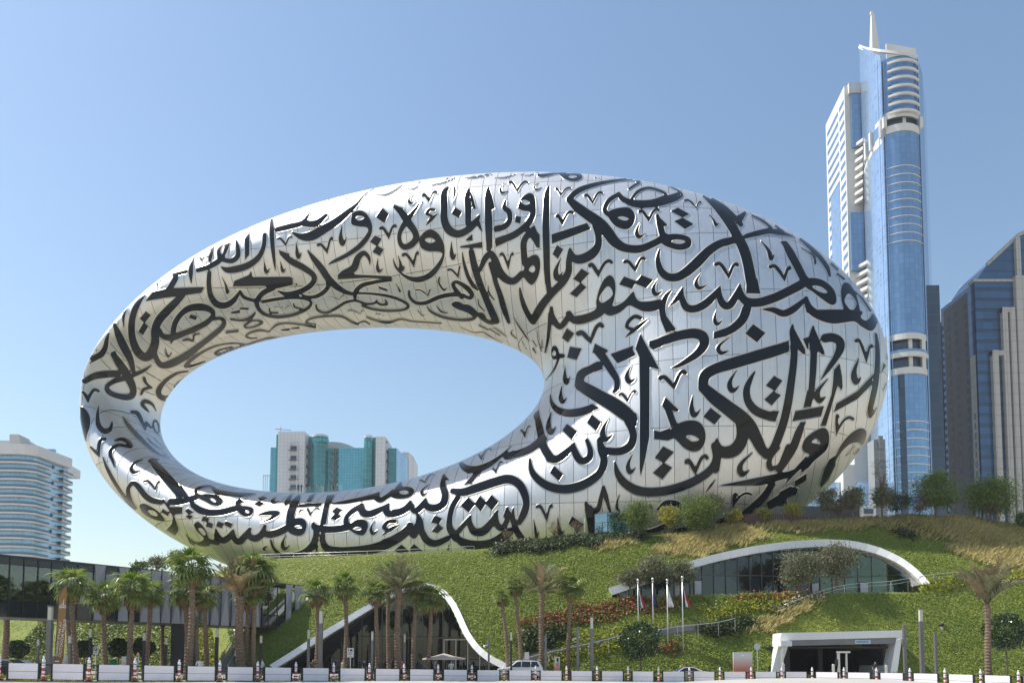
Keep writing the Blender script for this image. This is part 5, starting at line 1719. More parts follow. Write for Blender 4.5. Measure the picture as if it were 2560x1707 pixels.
# upper white storey with openings
band(front_arc, Z1(300), Z1(284)); band(front_arc, Z1(336), Z1(318))
band(left_arc, Z1(300) , Z1(288)); band(left_arc, Z1(352), Z1(330))
for px in (2212, 2260, 2303):
    a = at(px, 310, 226.6); MB().box(a.x - .5, a.x + .5, a.y - .3, a.y + .8, Z1(322), Z1(296)).build('pier', M['clad_white'], T1)
wallstrip(inset(front_arc, 1.2), Z1(322), Z1(294)).build('recessed_glass', M['tower_dark'], T1)
wallstrip(inset(left_arc, .4), Z1(335), Z1(298)).build('window', M['tower_blue'], T1)
for k in (0, 3, 5, 8):
    p = left_arc[k]; MB().box(p[0] - .9, p[0] + .9, p[1] - .5, p[1] + .5, Z1(340), Z1(296)).build('pier', M['clad_white'], T1)
# lower white storey: two open floors
band(front_arc, Z1(852), Z1(838)); band(front_arc, Z1(896), Z1(884), .6); band(front_arc, Z1(938), Z1(922))
band(left_arc, Z1(945), Z1(840), .3)
for px in (2214, 2276, 2309):
    a = at(px, 890, 226.4); MB().box(a.x - .55, a.x + .55, a.y - .3, a.y + .8, Z1(930), Z1(846)).build('pier', M['clad_white'], T1)
wallstrip(inset(front_arc, 1.6), Z1(930), Z1(848)).build('recessed_glass', M['tower_dark'], T1)
band(front_arc, Z1(884), Z1(878), .65, 'tower_blue', 'balcony_glass')
# balconies
for k in range(7):
    y = 160 + k * 20.6
    band([(p[0], p[1] - 1.0) for p in front_arc[1:-1]], Z1(y + 10) , Z1(y + 5), .5, 'clad_white', 'balcony')
    band([(p[0], p[1] - 1.2) for p in front_arc[2:-2]], Z1(y + 4.4), Z1(y + .2), .08, 'tower_blue', 'balcony_glass')
wallstrip(inset(front_arc, .5), Z1(300), Z1(146)).build('recessed_glass', M['tower_blue_front'], T1)
# roof: slanted crescent parapet, frame and spire
rp = left_arc + front_arc[1:]
n = len(rp)
zt = [fz(113 + 26 * (i / (n - 1)) ** .8, rp[i][1], 2200) for i in range(n)]
V = [(p[0], p[1] - .3, z - .9) for p, z in zip(rp, zt)] + [(p[0], p[1] - .3, z) for p, z in zip(rp, zt)] + [(p[0] + .3, p[1] + 1.5, z + .2) for p, z in zip(rp, zt)]
Fc = []
for i in range(n - 1): Fc += [(i, i + 1, n + i + 1, n + i), (n + i, n + i + 1, 2 * n + i + 1, 2 * n + i)]
obj('parapet', raw_mesh('parapet', V, Fc, M['clad_white']), T1)
MB().prism([(p[0], p[1] + .3) for p in core], Z1(172), Z1(150)).build('roof', M['roof_tile'], T1)
a = at(2216, 118, 236); b = at(2290, 124, 236)
MB().hexa([(a.x, 236, Z1(140)), (b.x, 236, Z1(140)), (b.x, 236.6, Z1(140)), (a.x, 236.6, Z1(140)), (a.x, 236, fz(109, 236, 2216)), (b.x, 236, fz(122, 236, 2290)), (b.x, 236.6, fz(122, 236, 2290)), (a.x, 236.6, fz(109, 236, 2216))]).build('roof_screen', M['clad_white'], T1)
s0 = at(2187, 118, 238); s1 = at(2181, 36, 238)
MB().hexa([(s0.x - 1.35, 237, s0.z - 4), (s0.x + 1.35, 237, s0.z - 4), (s0.x + 1.35, 239.5, s0.z - 4), (s0.x - 1.35, 239.5, s0.z - 4), (s1.x - .35, 237.8, s1.z), (s1.x + .55, 237.8, s1.z), (s1.x + .55, 238.6, s1.z), (s1.x - .35, 238.6, s1.z)]).build('spire', M['clad_white'], T1)
MB().box(s1.x - .6, s1.x + .2, 237.8, 238.5, s1.z, s1.z + .9).build('spire_tip', M['clad_white'], T1)
# white clad wing on the left with slanted-looking window bands
w0 = at(2121, zref, 247); w1x = w0.x + .08 * 18
wz = fz(215, 247, 2110)
def wq(ya, yb, z0, z1, off, mt, name):   # quad on the wing's left wall between depths
    f = lambda y: w0.x + .08 * (y - 247) - off
    V = [(f(ya), ya, z0), (f(yb), yb, z0), (f(yb), yb, z1), (f(ya), ya, z1)]
    return obj(name, raw_mesh(name, V, [(0, 1, 2, 3)], mt), T1)
MB().prism([(w0.x, 247), (C_.x + 1, 247), (C_.x + 3, 266), (w0.x + .08 * 19, 266)], -2, wz).build('wing', M['clad_white'], T1)
for k in range(34):
    z1_ = wz - 4.2 - k * 3.55; z0_ = z1_ - 1.55
    if 14 <= k <= 33: segs_ = ((247.8, 251.8),)
    else: segs_ = ((247.8, 252.2), (253.4, 264.5))
    for ya, yb in segs_: wq(ya, yb, z0_, z1_, .06, M['tower_blue'], 'window_band')
wq(253.6, 262.5, fz(900, 255, 2090), fz(465, 255, 2090), .08, M['tower_left'], 'glass_panel')
# step-out slab ends beside the wing
a = at(2128, 300, 246.6); b = at(2150, 300, 246.6)
MB().box(a.x, b.x + 1.5, 246.2, 246.9, fz(372, 247, 2135), fz(238, 247, 2135)).build('recessed_glass', M['tower_blue'], T1)
MB().box(a.x - .8, b.x + 1.5, 245.8, 247.2, fz(238, 247, 2135), fz(214, 247, 2135)).build('wing_lintel', M['clad_line'], T1)
for k in range(8):
    y = 352 + k * 20.5
    p = at(2146, y, 245)
    MB().hexa([(p.x - 1.9, 249.5, p.z - 1.05), (p.x + .8, 243.6, p.z - 1.05), (p.x + 1.6, 245.5, p.z - 1.05), (p.x - 1.1, 250.5, p.z - 1.05), (p.x - 1.9, 249.5, p.z), (p.x + .8, 243.6, p.z), (p.x + 1.6, 245.5, p.z), (p.x - 1.1, 250.5, p.z)]).build('balcony', M['clad_white'], T1)
for k in range(16):
    y = 655 + k * 21.0
    p = at(2158, y, 244)
    MB().hexa([(p.x - 2.0, 248.5, p.z - 1.05), (p.x + .8, 242.6, p.z - 1.05), (p.x + 1.6, 244.5, p.z - 1.05), (p.x - 1.1, 249.5, p.z - 1.05), (p.x - 2.0, 248.5, p.z), (p.x + .8, 242.6, p.z), (p.x + 1.6, 244.5, p.z), (p.x - 1.1, 249.5, p.z)]).build('balcony', M['clad_white'], T1)
MB().box(at(2129, 700, 246.4).x, at(2155, 700, 246.4).x + 1, 246.0, 246.8, fz(680, 247, 2135), fz(535, 247, 2135)).build('recessed_glass', M['tower_blue'], T1)

# grey tiled annex and white podium between the ring and the tower
T1b = thing('tiled_annex', 'grey tiled stepped annex at the foot of the blue tower beside the ring', 'building', (fx(2200, 1300, 222), 222, 0))
M['annex'] = striped('grey_tile_annex', (.16, .17, .18), (.30, .31, .32), 1.7, .08, rough=.35, period2=1.6, vary=.2)
MB().box(fx(2187, 1200, 222), fx(2216, 1200, 222), 222, 226, -2, fz(1098, 222, 2200)).build('wall', M['annex'], T1b)
MB().box(fx(2198, 1200, 222), fx(2209, 1200, 222), 221.6, 222, fz(1122, 222, 2200), fz(1090, 222, 2200)).build('window', M['annex'], T1b)
T1c = thing('white_podium', 'white low podium building behind the trees right of the ring', 'building', (fx(2120, 1300, 214), 214, 0))
MB().hexa([(fx(2050, 1280, 214), 214, -2), (fx(2186, 1280, 214), 214, -2), (fx(2186, 1280, 214), 220, -2), (fx(2050, 1280, 214), 220, -2), (fx(2050, 1280, 214), 214, fz(1296, 214, 2050)), (fx(2186, 1280, 214), 214, fz(1258, 214, 2186)), (fx(2186, 1280, 214), 220, fz(1258, 214, 2186)), (fx(2050, 1280, 214), 220, fz(1296, 214, 2050))]).build('wall', M['clad_white'], T1c)
MB().box(fx(2160, 1280, 214), fx(2182, 1280, 214), 213.6, 213.9, fz(1284, 214, 2170), fz(1272, 214, 2170)).build('window', M['tower_dark'], T1c)
T1d = thing('blue_low_block', 'low blue glass block half hidden under the ring right edge', 'building', (fx(2090, 1300, 236), 236, 0))
MB().box(fx(1985, 1280, 236), fx(2190, 1280, 236), 236, 250, -2, fz(1205, 236, 2120)).build('wall', M['tower_left'], T1d)
for k in range(4): MB().box(fx(2112 + k * 8, 1240, 236) , fx(2116 + k * 8, 1240, 236), 235.8, 236, -2, fz(1205, 236, 2120)).build('mullion', M['clad_white'], T1d)
MB().box(fx(2108, 1240, 234), fx(2138, 1240, 234), 233.6, 235.6, -2, fz(1162, 234, 2120)).build('stair_block', M['clad_white'], T1d)

# --- right-hand tower pair
T2 = thing('navy_stepped_tower', 'navy glass tower with stepped beige pylons at the right edge', 'tower', (fx(2450, 1320, 236), 236, 0))
c0 = at(2447, 1000, 236); xr = at(2640, 1000, 236).x
zt2 = fz(705, 236, 2447)
MB().prism([(c0.x, 236), (xr, 236), (xr, 255), (c0.x, 255)], -2, zt2).build('glass_body', M['navy_glass'], T2)
# side wall: beige stone, shade put into its colour, with window columns
M['dim_window'] = mat('dim_window', (.02, .024, .03), .45, spec=.3)
xs0 = c0.x - .25
def sidew(ya, yb, z0, z1, mt, name, off=0.0):
    V = [(xs0 - off, ya, z0), (xs0 - off, yb, z0), (xs0 - off, yb, z1), (xs0 - off, ya, z1)]
    return obj(name, raw_mesh(name, V, [(3, 2, 1, 0)], mt), T2)
sidew(236.2, 239.4, -2, zt2 - .5, M['navy_glass'], 'glass_side', .02)
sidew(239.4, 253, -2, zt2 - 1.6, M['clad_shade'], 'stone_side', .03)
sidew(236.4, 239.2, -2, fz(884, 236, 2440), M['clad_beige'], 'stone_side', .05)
for k in range(36):
    z1_ = zt2 - 5 - k * 3.1
    for ya, yb in ((240.3, 241.6), (245.4, 247.0), (249.6, 251.2)):
        sidew(ya, yb, z1_ - 1.9, z1_, M['dim_window'], 'window', .08)
    if k > 11: sidew(237.4, 238.3, z1_ - 1.9, z1_, M['tower_dark'], 'window', .1)
# pylons
for (pa, pb, yt) in ((2484, 2499, 876), (2513, 2526, 769), (2532, 2545, 769), (2549, 2600, 690)):
    MB().box(at(pa, 1000, 235).x, at(pb, 1000, 235).x, 234.6, 236.2, -2, fz(yt, 235, pa)).build('pylon', M['clad_beige'], T2)
MB().box(at(2484, 1000, 235).x, at(2515, 1000, 235).x, 234.65, 236.2, fz(888, 235, 2490), fz(876.5, 235, 2490)).build('pylon_cap', M['clad_beige'], T2)
MB().box(at(2513, 1000, 235).x, at(2545, 1000, 235).x, 234.65, 236.2, fz(781, 235, 2520), fz(769.5, 235, 2520)).build('pylon_cap', M['clad_beige'], T2)
for k in range(22):
    z = zt2 - 2.2 - k * 3.4
    MB().box(c0.x - .05, xr, 235.75, 236.05, z, z + .28).build('spandrel', M['tower_dark'], T2)
# crown: sloping glass wedge
cr = [at(2447, 705, 237), at(2545, 590, 237), at(2640, 560, 237)]
V = [(c0.x + .6, 237, zt2), (xr, 237, zt2), (xr, 237, cr[2].z), (cr[1].x, 237, cr[1].z), (at(2466, 664, 237).x, 237, at(2466, 664, 237).z)]
V2 = [(v[0], v[1] + 14, v[2]) for v in V]
obj('crown', raw_mesh('crown', V + V2, [(0, 1, 2, 3, 4), (9, 8, 7, 6, 5), (0, 4, 9, 5), (4, 3, 8, 9), (3, 2, 7, 8)], M['navy_glass']), T2)
for a, b in ((V[4], V[3]), (V[3], V[2])):
    MB().tube([(a[0], 236.8, a[2] + .3), (b[0], 236.8, b[2] + .3)], .55, 4).build('crown_edge', M['clad_beige'], T2)
MB().box(at(2540, 700, 236.5).x, at(2551, 700, 236.5).x, 235.8, 237, zt2, fz(596, 236.5, 2545)).build('pylon', M['clad_beige'], T2)
MB().box(c0.x - .6, c0.x + 13, 235.4, 238.6, zt2, zt2 + .7).build('cornice', M['clad_beige'], T2)
# white set-back roof steps behind the side wall
for (pa, pb, ya, yb) in ((2362, 2440, 766, 742), (2398, 2440, 735, 700), (2424, 2446, 698, 684)):
    p, q = at(pa, ya, 257), at(pb, yb, 255)
    MB().hexa([(p.x, 257, p.z - 5), (q.x, 253, p.z - 5), (q.x, 261, p.z - 5), (p.x, 263, p.z - 5), (p.x, 257, p.z), (q.x, 253, q.z), (q.x, 261, q.z), (p.x, 263, p.z)]).build('roof_step', M['clad_white'], T2)
T3 = thing('dark_banded_tower', 'dark narrow apartment tower with stacked balconies right of the blue tower', 'tower', (fx(2360, 1320, 258), 258, 0))
xa, xb = fx(2331, 1000, 258), fx(2384, 1000, 258)
M['dark_stone'] = mat('dark_stone', (.24, .20, .185), .7)
MB().box(xa + .8, xb, 258, 270, -2, fz(812, 258, 2360)).build('body', M['tower_dark'], T3)
for k in range(27):
    z = fz(812, 258, 2360) - k * 2.7
    MB().box(xa + 1.6, xb + .2, 257.4, 258, z - .7, z).build('floor_slab', M['dark_stone'], T3)
    MB().box(xa, xa + 1.6, 257.6, 260, z - 2.15, z - .8).build('balcony', M['tower_left'], T3)
MB().box(fx(2361, 1000, 257), fx(2373, 1000, 257), 257.0, 258.2, -2, fz(806, 258, 2366)).build('stone_pier', M['dark_stone'], T3)

# --- white hotel on the left
H = thing('white_banded_hotel', 'white apartment hotel with blue glass bands and balconies at the left edge', 'building', (fx(60, 1400, 250), 250, 0))
h0, h1, h2, h3 = at(-120, 1200, 250), at(60, 1200, 250), at(168, 1200, 268), at(172, 1200, 300)
hp_ = [(h0.x, 250), (h1.x - 3, 250), (h1.x, 250.6), (h1.x + 2, 251.6), (h2.x, 268), (h3.x, 300), (h0.x, 300)]
hz = fz(1118, 250, 60)
M['hotel_blue'] = striped('hotel_blue_glass', (.27, .50, .72), (.45, .62, .76), 1.4, .1, rough=.12, metal=.3, period2=1.5, vary=.15)
M['hotel_white'] = mat('hotel_white', (.72, .71, .71), .7, noise=((.66, .65, .65), .3, 4))
MB().prism(hp_, -2, hz).build('glass_body', M['hotel_blue'], H)
def hband(poly, z0, z1, d, mt, name):
    o_ = []
    n = len(poly)
    for i in range(n):
        a = Vector(poly[max(i - 1, 0)]); b = Vector(poly[min(i + 1, n - 1)]); t = (b - a).normalized(); o_.append((poly[i][0] + t.y * d, poly[i][1] - t.x * d))
    V = [(p[0], p[1], z0) for p in o_] + [(p[0], p[1], z1) for p in o_] + [(p[0], p[1], z1) for p in poly] + [(p[0], p[1], z0) for p in poly]
    Fc = []
    for i in range(n - 1): Fc += [(i, i + 1, n + i + 1, n + i), (n + i, n + i + 1, 2 * n + i + 1, 2 * n + i), (3 * n + i, 3 * n + i + 1, i + 1, i)]
    Fc += [(n - 1, 4 * n - 1, 3 * n - 1, 2 * n - 1)]
    return obj(name, raw_mesh(name, V, Fc, mt), H)
face = hp_[:5]
mid = (h1.x + 2 + (h2.x - h1.x - 2) * .40, 251.6 + (268 - 251.6) * .40)
mid2 = (h1.x + 2 + (h2.x - h1.x - 2) * .72, 251.6 + (268 - 251.6) * .72)
hband(face, hz - 2.6, hz + .9, 1.7, M['hotel_white'], 'cornice')
FP = 21.4 * 250 / F
for k in range(15):
    z = hz - 2.6 - (k + 1) * FP
    hband(hp_[:4] + [mid], z - .1, z + .42, 1.5, M['hotel_white'], 'balcony')
    hband(hp_[:4] + [mid], z + .5, z + 1.25, 1.4, M['tower_dark'] if False else mat('balcony_rail_glass', (.10, .17, .24), .15) if k == 0 else bpy.data.materials['balcony_rail_glass'], 'balcony_rail')
    hband([mid, hp_[4]], z - .05, z + .62, .25, M['hotel_white'], 'floor_band')
    hband([mid2, hp_[4], (h3.x + .0, 276)], z - .1, z + .4, 2.0, M['hotel_white'], 'balcony')
    hband([mid2, hp_[4], (h3.x + .0, 276)], z + .45, z + 1.2, 1.9, bpy.data.materials['balcony_rail_glass'], 'balcony_rail')
    if k % 2 == 0:
        wp = (mid[0] + (h2.x - mid[0]) * .3, mid[1] + (268 - mid[1]) * .3)
        MB().box(wp[0] - .5, wp[0] + .4, wp[1] - .9, wp[1] - .2, z + .9, z + 2.0).build('open_window', M['tower_dark'], H)
pz = hz + .9
MB().prism([(h1.x - 9, 256), (h1.x - 2.5, 256.5), (h2.x - 5, 266), (h2.x - 8, 290), (h1.x - 40, 290), (h1.x - 40, 256)], pz - 2, [pz + 3.2, pz + 3.0, pz + 1.2, pz + 1.2, pz + 3.4, pz + 3.4]).build('penthouse', M['hotel_white'], H)
a = at(24, 1085, 252); b = at(46, 1108, 250)
MB().hexa([(a.x, 252, pz - 1), (b.x, 252, pz - 1), (b.x, 258, pz - 1), (a.x, 258, pz - 1), (a.x, 252, a.z), (b.x - 1.5, 252, a.z), (b.x - 1.5, 258, a.z), (a.x, 258, a.z)]).build('roof_fin', M['roof_tile'], H)
MB().box(fx(86, 1120, 258), fx(140, 1140, 264), 263, 264, pz - 1, pz + 2.2).build('roof_glass', M['hotel_blue'], H)

# --- teal and white office seen through the ring
O = thing('teal_office_building', 'white tiled and teal glass office building seen through the ring', 'building', (fx(850, 1240, 300), 300, 0))
YO = 300
M['teal'] = striped('teal_curtain_wall', (.14, .44, .52), (.07, .24, .30), 1.15, .10, rough=.12, metal=.3, period2=1.15, vary=.12)
M['teal_dark'] = striped('dark_teal_wall', (.05, .22, .23), (.08, .30, .31), 2.0, .12, rough=.15, metal=.2, period2=2.4, vary=.25)
M['teal_bright'] = mat('bright_teal_glass', (.08, .42, .44), .1, metal=.2)
M['office_white'] = striped('white_tile_wall', (.72, .72, .75), (.52, .52, .55), 1.5, .08, rough=.5, period2=1.5, vary=.04, spec=.4)
def ob(pa, pb, yt, Ya, Yb, mt, name='wall', zb=-2):
    return MB().box(fx(pa, 1150, Ya), fx(pb, 1150, Ya), Ya, Yb, zb, fz(yt, Ya, (pa + pb) / 2)).build(name, M[mt], O)
ob(676, 693, 1118, 302, 320, 'teal'); ob(690, 694, 1086, 301, 303, 'teal_dark')
ax, bx_, cx_ = fx(694, 1150, 300), fx(761, 1150, 300), fx(773, 1150, 306)
MB().prism([(ax, 300), (bx_, 300), (cx_, 306), (cx_, 330), (ax, 330)], -2, fz(1078, 300, 730)).build('white_block', M['office_white'], O)
for k in range(6):
    y = 1111 + k * 24.3
    MB().box(fx(727, y, 299.6), fx(742.5, y, 299.6), 299.3, 300, fz(y + 13, 299, 735), fz(y + 3, 299, 735)).build('window', M['tower_dark'], O)
    MB().box(fx(722, y, 299.6), fx(744, y, 299.6), 298.6, 300, fz(y + 14.5, 299, 735), fz(y + 13, 299, 735)).build('balcony', M['grey_metal'], O)
    MB().box(fx(766, y, 303), fx(769, y, 303), 302.2, 303.4, fz(y + 10, 303, 768), fz(y + 3, 303, 768)).build('window', M['tower_dark'], O)
for px in (723, 743): MB().box(fx(px, 1150, 299) - .12, fx(px, 1150, 299) + .12, 298.6, 298.9, -2, fz(1104, 299, px)).build('post', M['pole_white'], O)
MB().box(fx(722, 1150, 299), fx(744, 1150, 299), 298.6, 299.2, fz(1105, 299, 733), fz(1104, 299, 733)).build('balcony_frame', M['pole_white'], O)
ob(772, 783, 1091, 305, 320, 'teal_dark')
def cyl(pc, r_px, yt, Y, mt, name, y0=None):
    c = at(pc, 1150, Y); r = r_px * Y / F; n = 20
    return MB().prism([(c.x + r * math.cos(2 * math.pi * k / n), c.y + r * math.sin(2 * math.pi * k / n)) for k in range(n)], -2 if y0 is None else fz(y0, Y, pc), fz(yt, Y, pc)).build(name, M[mt], O)
cyl(800, 20.5, 1096, 304, 'teal_dark', 'round_tower'); cyl(800, 20.2, 1089.5, 304, 'office_white', 'round_tower_cap', 1095)
for k in range(5): MB().box(fx(783 + k * 7.6, 1100, 299.8), fx(788.6 + k * 7.6, 1100, 299.8), 300 + abs(k - 2) * .5 - .3, 300.4 + abs(k - 2) * .9, fz(1103, 300, 800), fz(1095, 300, 800)).build('bright_window', M['teal_bright'], O)
ob(819, 848, 1120, 304, 320, 'teal_dark', 'lattice_block'); 
for k in range(6):
    y = 1125 + k * 19
    for (pa, pb) in ((823, 834), (834, 845)):
        p, q = at(pa, y + (0 if pa < 830 else 10), 303.4), at(pb, y + (10 if pa < 830 else 0), 303.4)
        MB().tube([tuple(p), tuple(q)], .22, 4).build('brace', M['grey_metal'], O)
for px in (834, 838): MB().box(fx(px, 1150, 303) - .15, fx(px, 1150, 303) + .15, 303.2, 303.6, -2, fz(1120, 303, px)).build('lattice_post', M['grey_metal'], O)
ob(847, 909.5, 1119, 303, 320, 'teal', 'curtain_wall')
cyl(921, 11.5, 1096, 302, 'teal_dark', 'round_tower'); cyl(921, 11.3, 1090, 302, 'office_white', 'round_tower_cap', 1095.5)
for k in range(2): MB().box(fx(913 + k * 7, 1100, 300), fx(918.6 + k * 7, 1100, 300), 299.9, 300.3, fz(1118, 300, 920), fz(1103, 300, 920)).build('bright_window', M['teal_bright'], O)
ob(932, 940, 1093, 303, 320, 'teal_dark')
ax, bx_, cx_ = fx(939, 1150, 301), fx(962, 1150, 301), fx(971, 1150, 307)
MB().prism([(ax, 301), (bx_, 301), (cx_, 307), (cx_, 330), (ax, 330)], -2, fz(1091, 301, 950)).build('white_block', M['office_white'], O)
for k in range(5):
    y = 1100 + k * 24.3; MB().box(fx(966, y, 304), fx(968.5, y, 304), 303.6, 304.6, fz(y + 8, 304, 967), fz(y + 2, 304, 967)).build('window', M['tower_dark'], O)
ob(971, 992, 1120, 305, 330, 'teal_dark')
ax, bx_ = fx(991, 1150, 304), fx(1020, 1150, 322)
MB().prism([(ax, 304), (bx_, 322), (bx_, 340), (ax, 340)], -2, fz(1119.5, 304, 992)).build('angled_wall', M['hotel_blue'], O)
ob(1004, 1022, 1130, 322.5, 340, 'office_white', 'white_block')
MB().prism([(fx(1022, 1150, 322.5), 322.5), (fx(1034, 1150, 330), 330), (fx(1034, 1150, 330), 345), (fx(1022, 1150, 322.5), 345)], -2, fz(1130, 322.5, 1022)).build('white_block', M['office_white'], O)
d0, d1 = fx(815, 1110, 318), fx(888, 1110, 318)
dm = []
for k in range(13):
    t = k / 12; dm.append((d0 + (d1 - d0) * t, fz(1120, 318, 850) + (fz(1104, 318, 850) - fz(1120, 318, 850)) * math.sin(math.pi * (.35 + .65 * t)) ** .8))
V = [(x, 318, z) for x, z in dm] + [(x, 330, z) for x, z in dm] + [(x, 318, fz(1125, 318, 850)) for x, z in dm]
Fc = [(i, i + 1, 13 + i + 1, 13 + i) for i in range(12)] + [(26 + i, 26 + i + 1, i + 1, i) for i in range(12)]
obj('curved_roof', raw_mesh('curved_roof', V, Fc, M['roof_tile']), O)
fr = MB()
for px in (658, 663, 668, 674): fr.box(fx(px, 1200, 306) - .12, fx(px, 1200, 306) + .12, 306, 306.3, -2, fz(1187, 306, px))
fr.box(fx(657, 1200, 306), fx(676, 1200, 306), 306, 306.3, fz(1189, 306, 660), fz(1187, 306, 660)); fr.build('open_frame', M['pole_white'], O)
an = MB(); p = at(702, 1078, 302); an.tube([tuple(p), (p.x, p.y, p.z + 1.9)], .1, 5); an.tube([(p.x - 2.2, p.y, p.z + 1.0), (p.x + 4.2, p.y, p.z + .5)], .13, 5); an.build('roof_mast', M['grey_metal'], O)
# ------------------------------------------------------------------ glazed bridge on the left
BD = Vector((18.3, 27.0, 0)).normalized(); BN = Vector((BD.y, -BD.x, 0))    # BN points to the camera side
BP0 = Vector((-45.1, 67.0, 0)); BZ0, BZ1 = 5.47, 11.0
def bs(px):
    k = (px - 1280) / F * math.cos(PITCH)
    return (k * BP0.y - BP0.x) / (BD.x - k * BD.y)
def bp(s, out, z): return BP0 + BD * s + BN * out + Vector((0, 0, z))
bridge = thing('glazed_bridge', 'long dark glazed footbridge with grey folded fins at the left behind the palms', 'footbridge', BP0)
def bbox(sa, sb, oa, ob_, za, zb, name, mt, root=bridge):
    P = [bp(s, o, z) for z in (za, zb) for s, o in ((sa, oa), (sb, oa), (sb, ob_), (sa, ob_))]
    return MB().hexa(P).build(name, mt, root)
sL, sR = bs(-220), bs(742)
M['bridge_glass'] = glassmat('bridge_glass', (.34, .40, .37), (.85, .95, .95), .12)
M['bridge_spandrel'] = mat('bridge_spandrel_glass', (.012, .018, .024), .06)
bbox(sL, sR + 1, -5.2, .1, BZ1 - .25, BZ1, 'roof', M['dark_metal'])
bbox(sL, sR + 1, -5.2, .05, BZ0, BZ0 + .35, 'deck', M['dark_metal'])
bbox(sL, sR + 1, -5.4, -5.2, BZ0 + .35, BZ1 - .25, 'rear_wall', M['bridge_spandrel'])
bbox(sL, bs(300), -4.9, -.6, BZ0 + 1.45, BZ0 + 1.6, 'inner_floor', M['interior'])
edge = [-220, -172, -130, -94, -58, -22, 14, 50, 86, 120, 152, 186, 226, 256, 288, 320, 344]
for a, b in zip(edge[:-1], edge[1:]):
    sa, sb = bs(a), bs(b)
    bbox(sa - .05, sa + .05, -.1, .12, BZ0, BZ1 - .25, 'mullion', M['black'])
    for za, zb, mt in ((BZ0 + .05, BZ0 + 1.5, 'bridge_spandrel'), (BZ0 + 1.56, BZ1 - .85, 'bridge_glass'), (BZ1 - .8, BZ1 - .05, 'bridge_spandrel')):
        V = [tuple(bp(s, .06, z)) for s, z in ((sa + .07, za), (sb - .07, za), (sb - .07, zb), (sa + .07, zb))]
        obj('pane', raw_mesh('pane', V, [(0, 1, 2, 3)], M[mt]), bridge)
for k in range(7):
    s0 = bs(-120) + k * 4.6
    MB().tube([bp(s0, -2.2, BZ0 + 1.5), bp(s0 + 3.6, -2.2, BZ1 - .5)], .2, 6).build('diagonal_brace', M['clad_white'], bridge)
    MB().tube([bp(s0, -1.1, BZ0 + 1.5), bp(s0, -1.1, BZ1 - .5)], .17, 6).build('inner_column', M['clad_white'], bridge)
bbox(bs(-150), bs(260), -2.6, -2.3, BZ1 - 1.5, BZ1 - 1.3, 'light_strip', M['blind'])
# folded fins
M['fin_back'] = mat('fin_backing_panel', (.10, .098, .105), .5, noise=((.13, .128, .135), .5, 4))
fin_px = [229, 290, 345, 372, 398, 424, 446, 470, 496, 522, 548, 574, 600, 626, 710, 733, 752, 768, 784, 798]
bbox(bs(344), bs(650), -.3, .0, BZ0 + .02, BZ1 - .02, 'fin_backing', M['fin_back'])
for i, px in enumerate(fin_px):
    if px > 742: break
    s0 = bs(px); w = 1.05
    k = .55 + .12 * math.sin(i * 2.1)
    V = [bp(s0, .1, BZ0 + .05), bp(s0 + w * 1.0, .1, BZ0 + .05), bp(s0 + w * .75, .5, BZ0 + .05),
         bp(s0 + w * .1, .1, BZ0 + (BZ1 - BZ0) * k), bp(s0 + w * .9, .1, BZ0 + (BZ1 - BZ0) * k), bp(s0 + w * .35, .55, BZ0 + (BZ1 - BZ0) * k),
         bp(s0, .1, BZ1 - .1), bp(s0 + w, .1, BZ1 - .1), bp(s0 + w * .85, .4, BZ1 - .1)]
    Fc = [(0, 2, 5, 3), (2, 1, 4, 5), (3, 5, 8, 6), (5, 4, 7, 8), (0, 1, 2), (6, 8, 7)]
    obj('fin', raw_mesh('fin', [tuple(v) for v in V], Fc, M['grey_fin']), bridge)
for px in (357, 384, 411, 459, 483, 509, 535, 561, 587, 613, 640): bbox(bs(px) - .025, bs(px) + .025, 0, .03, BZ0 + .1, BZ1 - .1, 'joint', M['black'])
for a, b in ((652, 668), (668, 690), (690, 709), (719, 736)):
    sa, sb = bs(a), bs(b)
    bbox(sa - .05, sa + .05, -.1, .1, BZ0, BZ1 - .25, 'mullion', M['black'])
    V = [tuple(bp(s, .05, z)) for s, z in ((sa + .06, BZ0 + 1.6), (sb - .06, BZ0 + 1.6), (sb - .06, BZ1 - .6), (sa + .06, BZ1 - .6))]
    obj('pane', raw_mesh('pane', V, [(0, 1, 2, 3)], M['bridge_glass']), bridge)
    V = [tuple(bp(s, .05, z)) for s, z in ((sa + .06, BZ0 + .05), (sb - .06, BZ0 + .05), (sb - .06, BZ0 + 1.5), (sa + .06, BZ0 + 1.5))]
    obj('pane', raw_mesh('pane', V, [(0, 1, 2, 3)], M['bridge_spandrel']), bridge)
# wedge where the bridge meets the hill
e0 = [bp(sR, .1, BZ0 + .1), bp(sR, .1, BZ1 - .1)]; w1 = hill_hit(838, 1481)
for i in range(5):
    t0, t1 = i / 5, (i + 1) / 5 - .02
    pa = e0[0].lerp(w1, t0); pb = e0[0].lerp(w1, t1); pc = e0[1].lerp(w1 + Vector((0, 0, .3)), t1); pd = e0[1].lerp(w1 + Vector((0, 0, .3)), t0)
    P = [pa, pb, pb + Vector((0, 1, 0)), pa + Vector((0, 1, 0)), pd, pc, pc + Vector((0, 1, 0)), pd + Vector((0, 1, 0))]
    MB().hexa(P).build('fin', M['grey_fin'], bridge)
pb_ = at(447, 1660, bp(bs(447), 0, 0).y + 1.5)
MB().box(pb_.x - .85, pb_.x + .85, pb_.y - .2, pb_.y + 2.5, float(gz(pb_.x)), BZ0).build('pier', M['dark_metal'], bridge)
pc_ = bp(bs(735), -2.5, 0)
MB().box(pc_.x - 5.5, pc_.x + 1.5, pc_.y - 1, pc_.y + 2, float(gz(pc_.x)), BZ0).build('pier', M['dark_metal'], bridge)

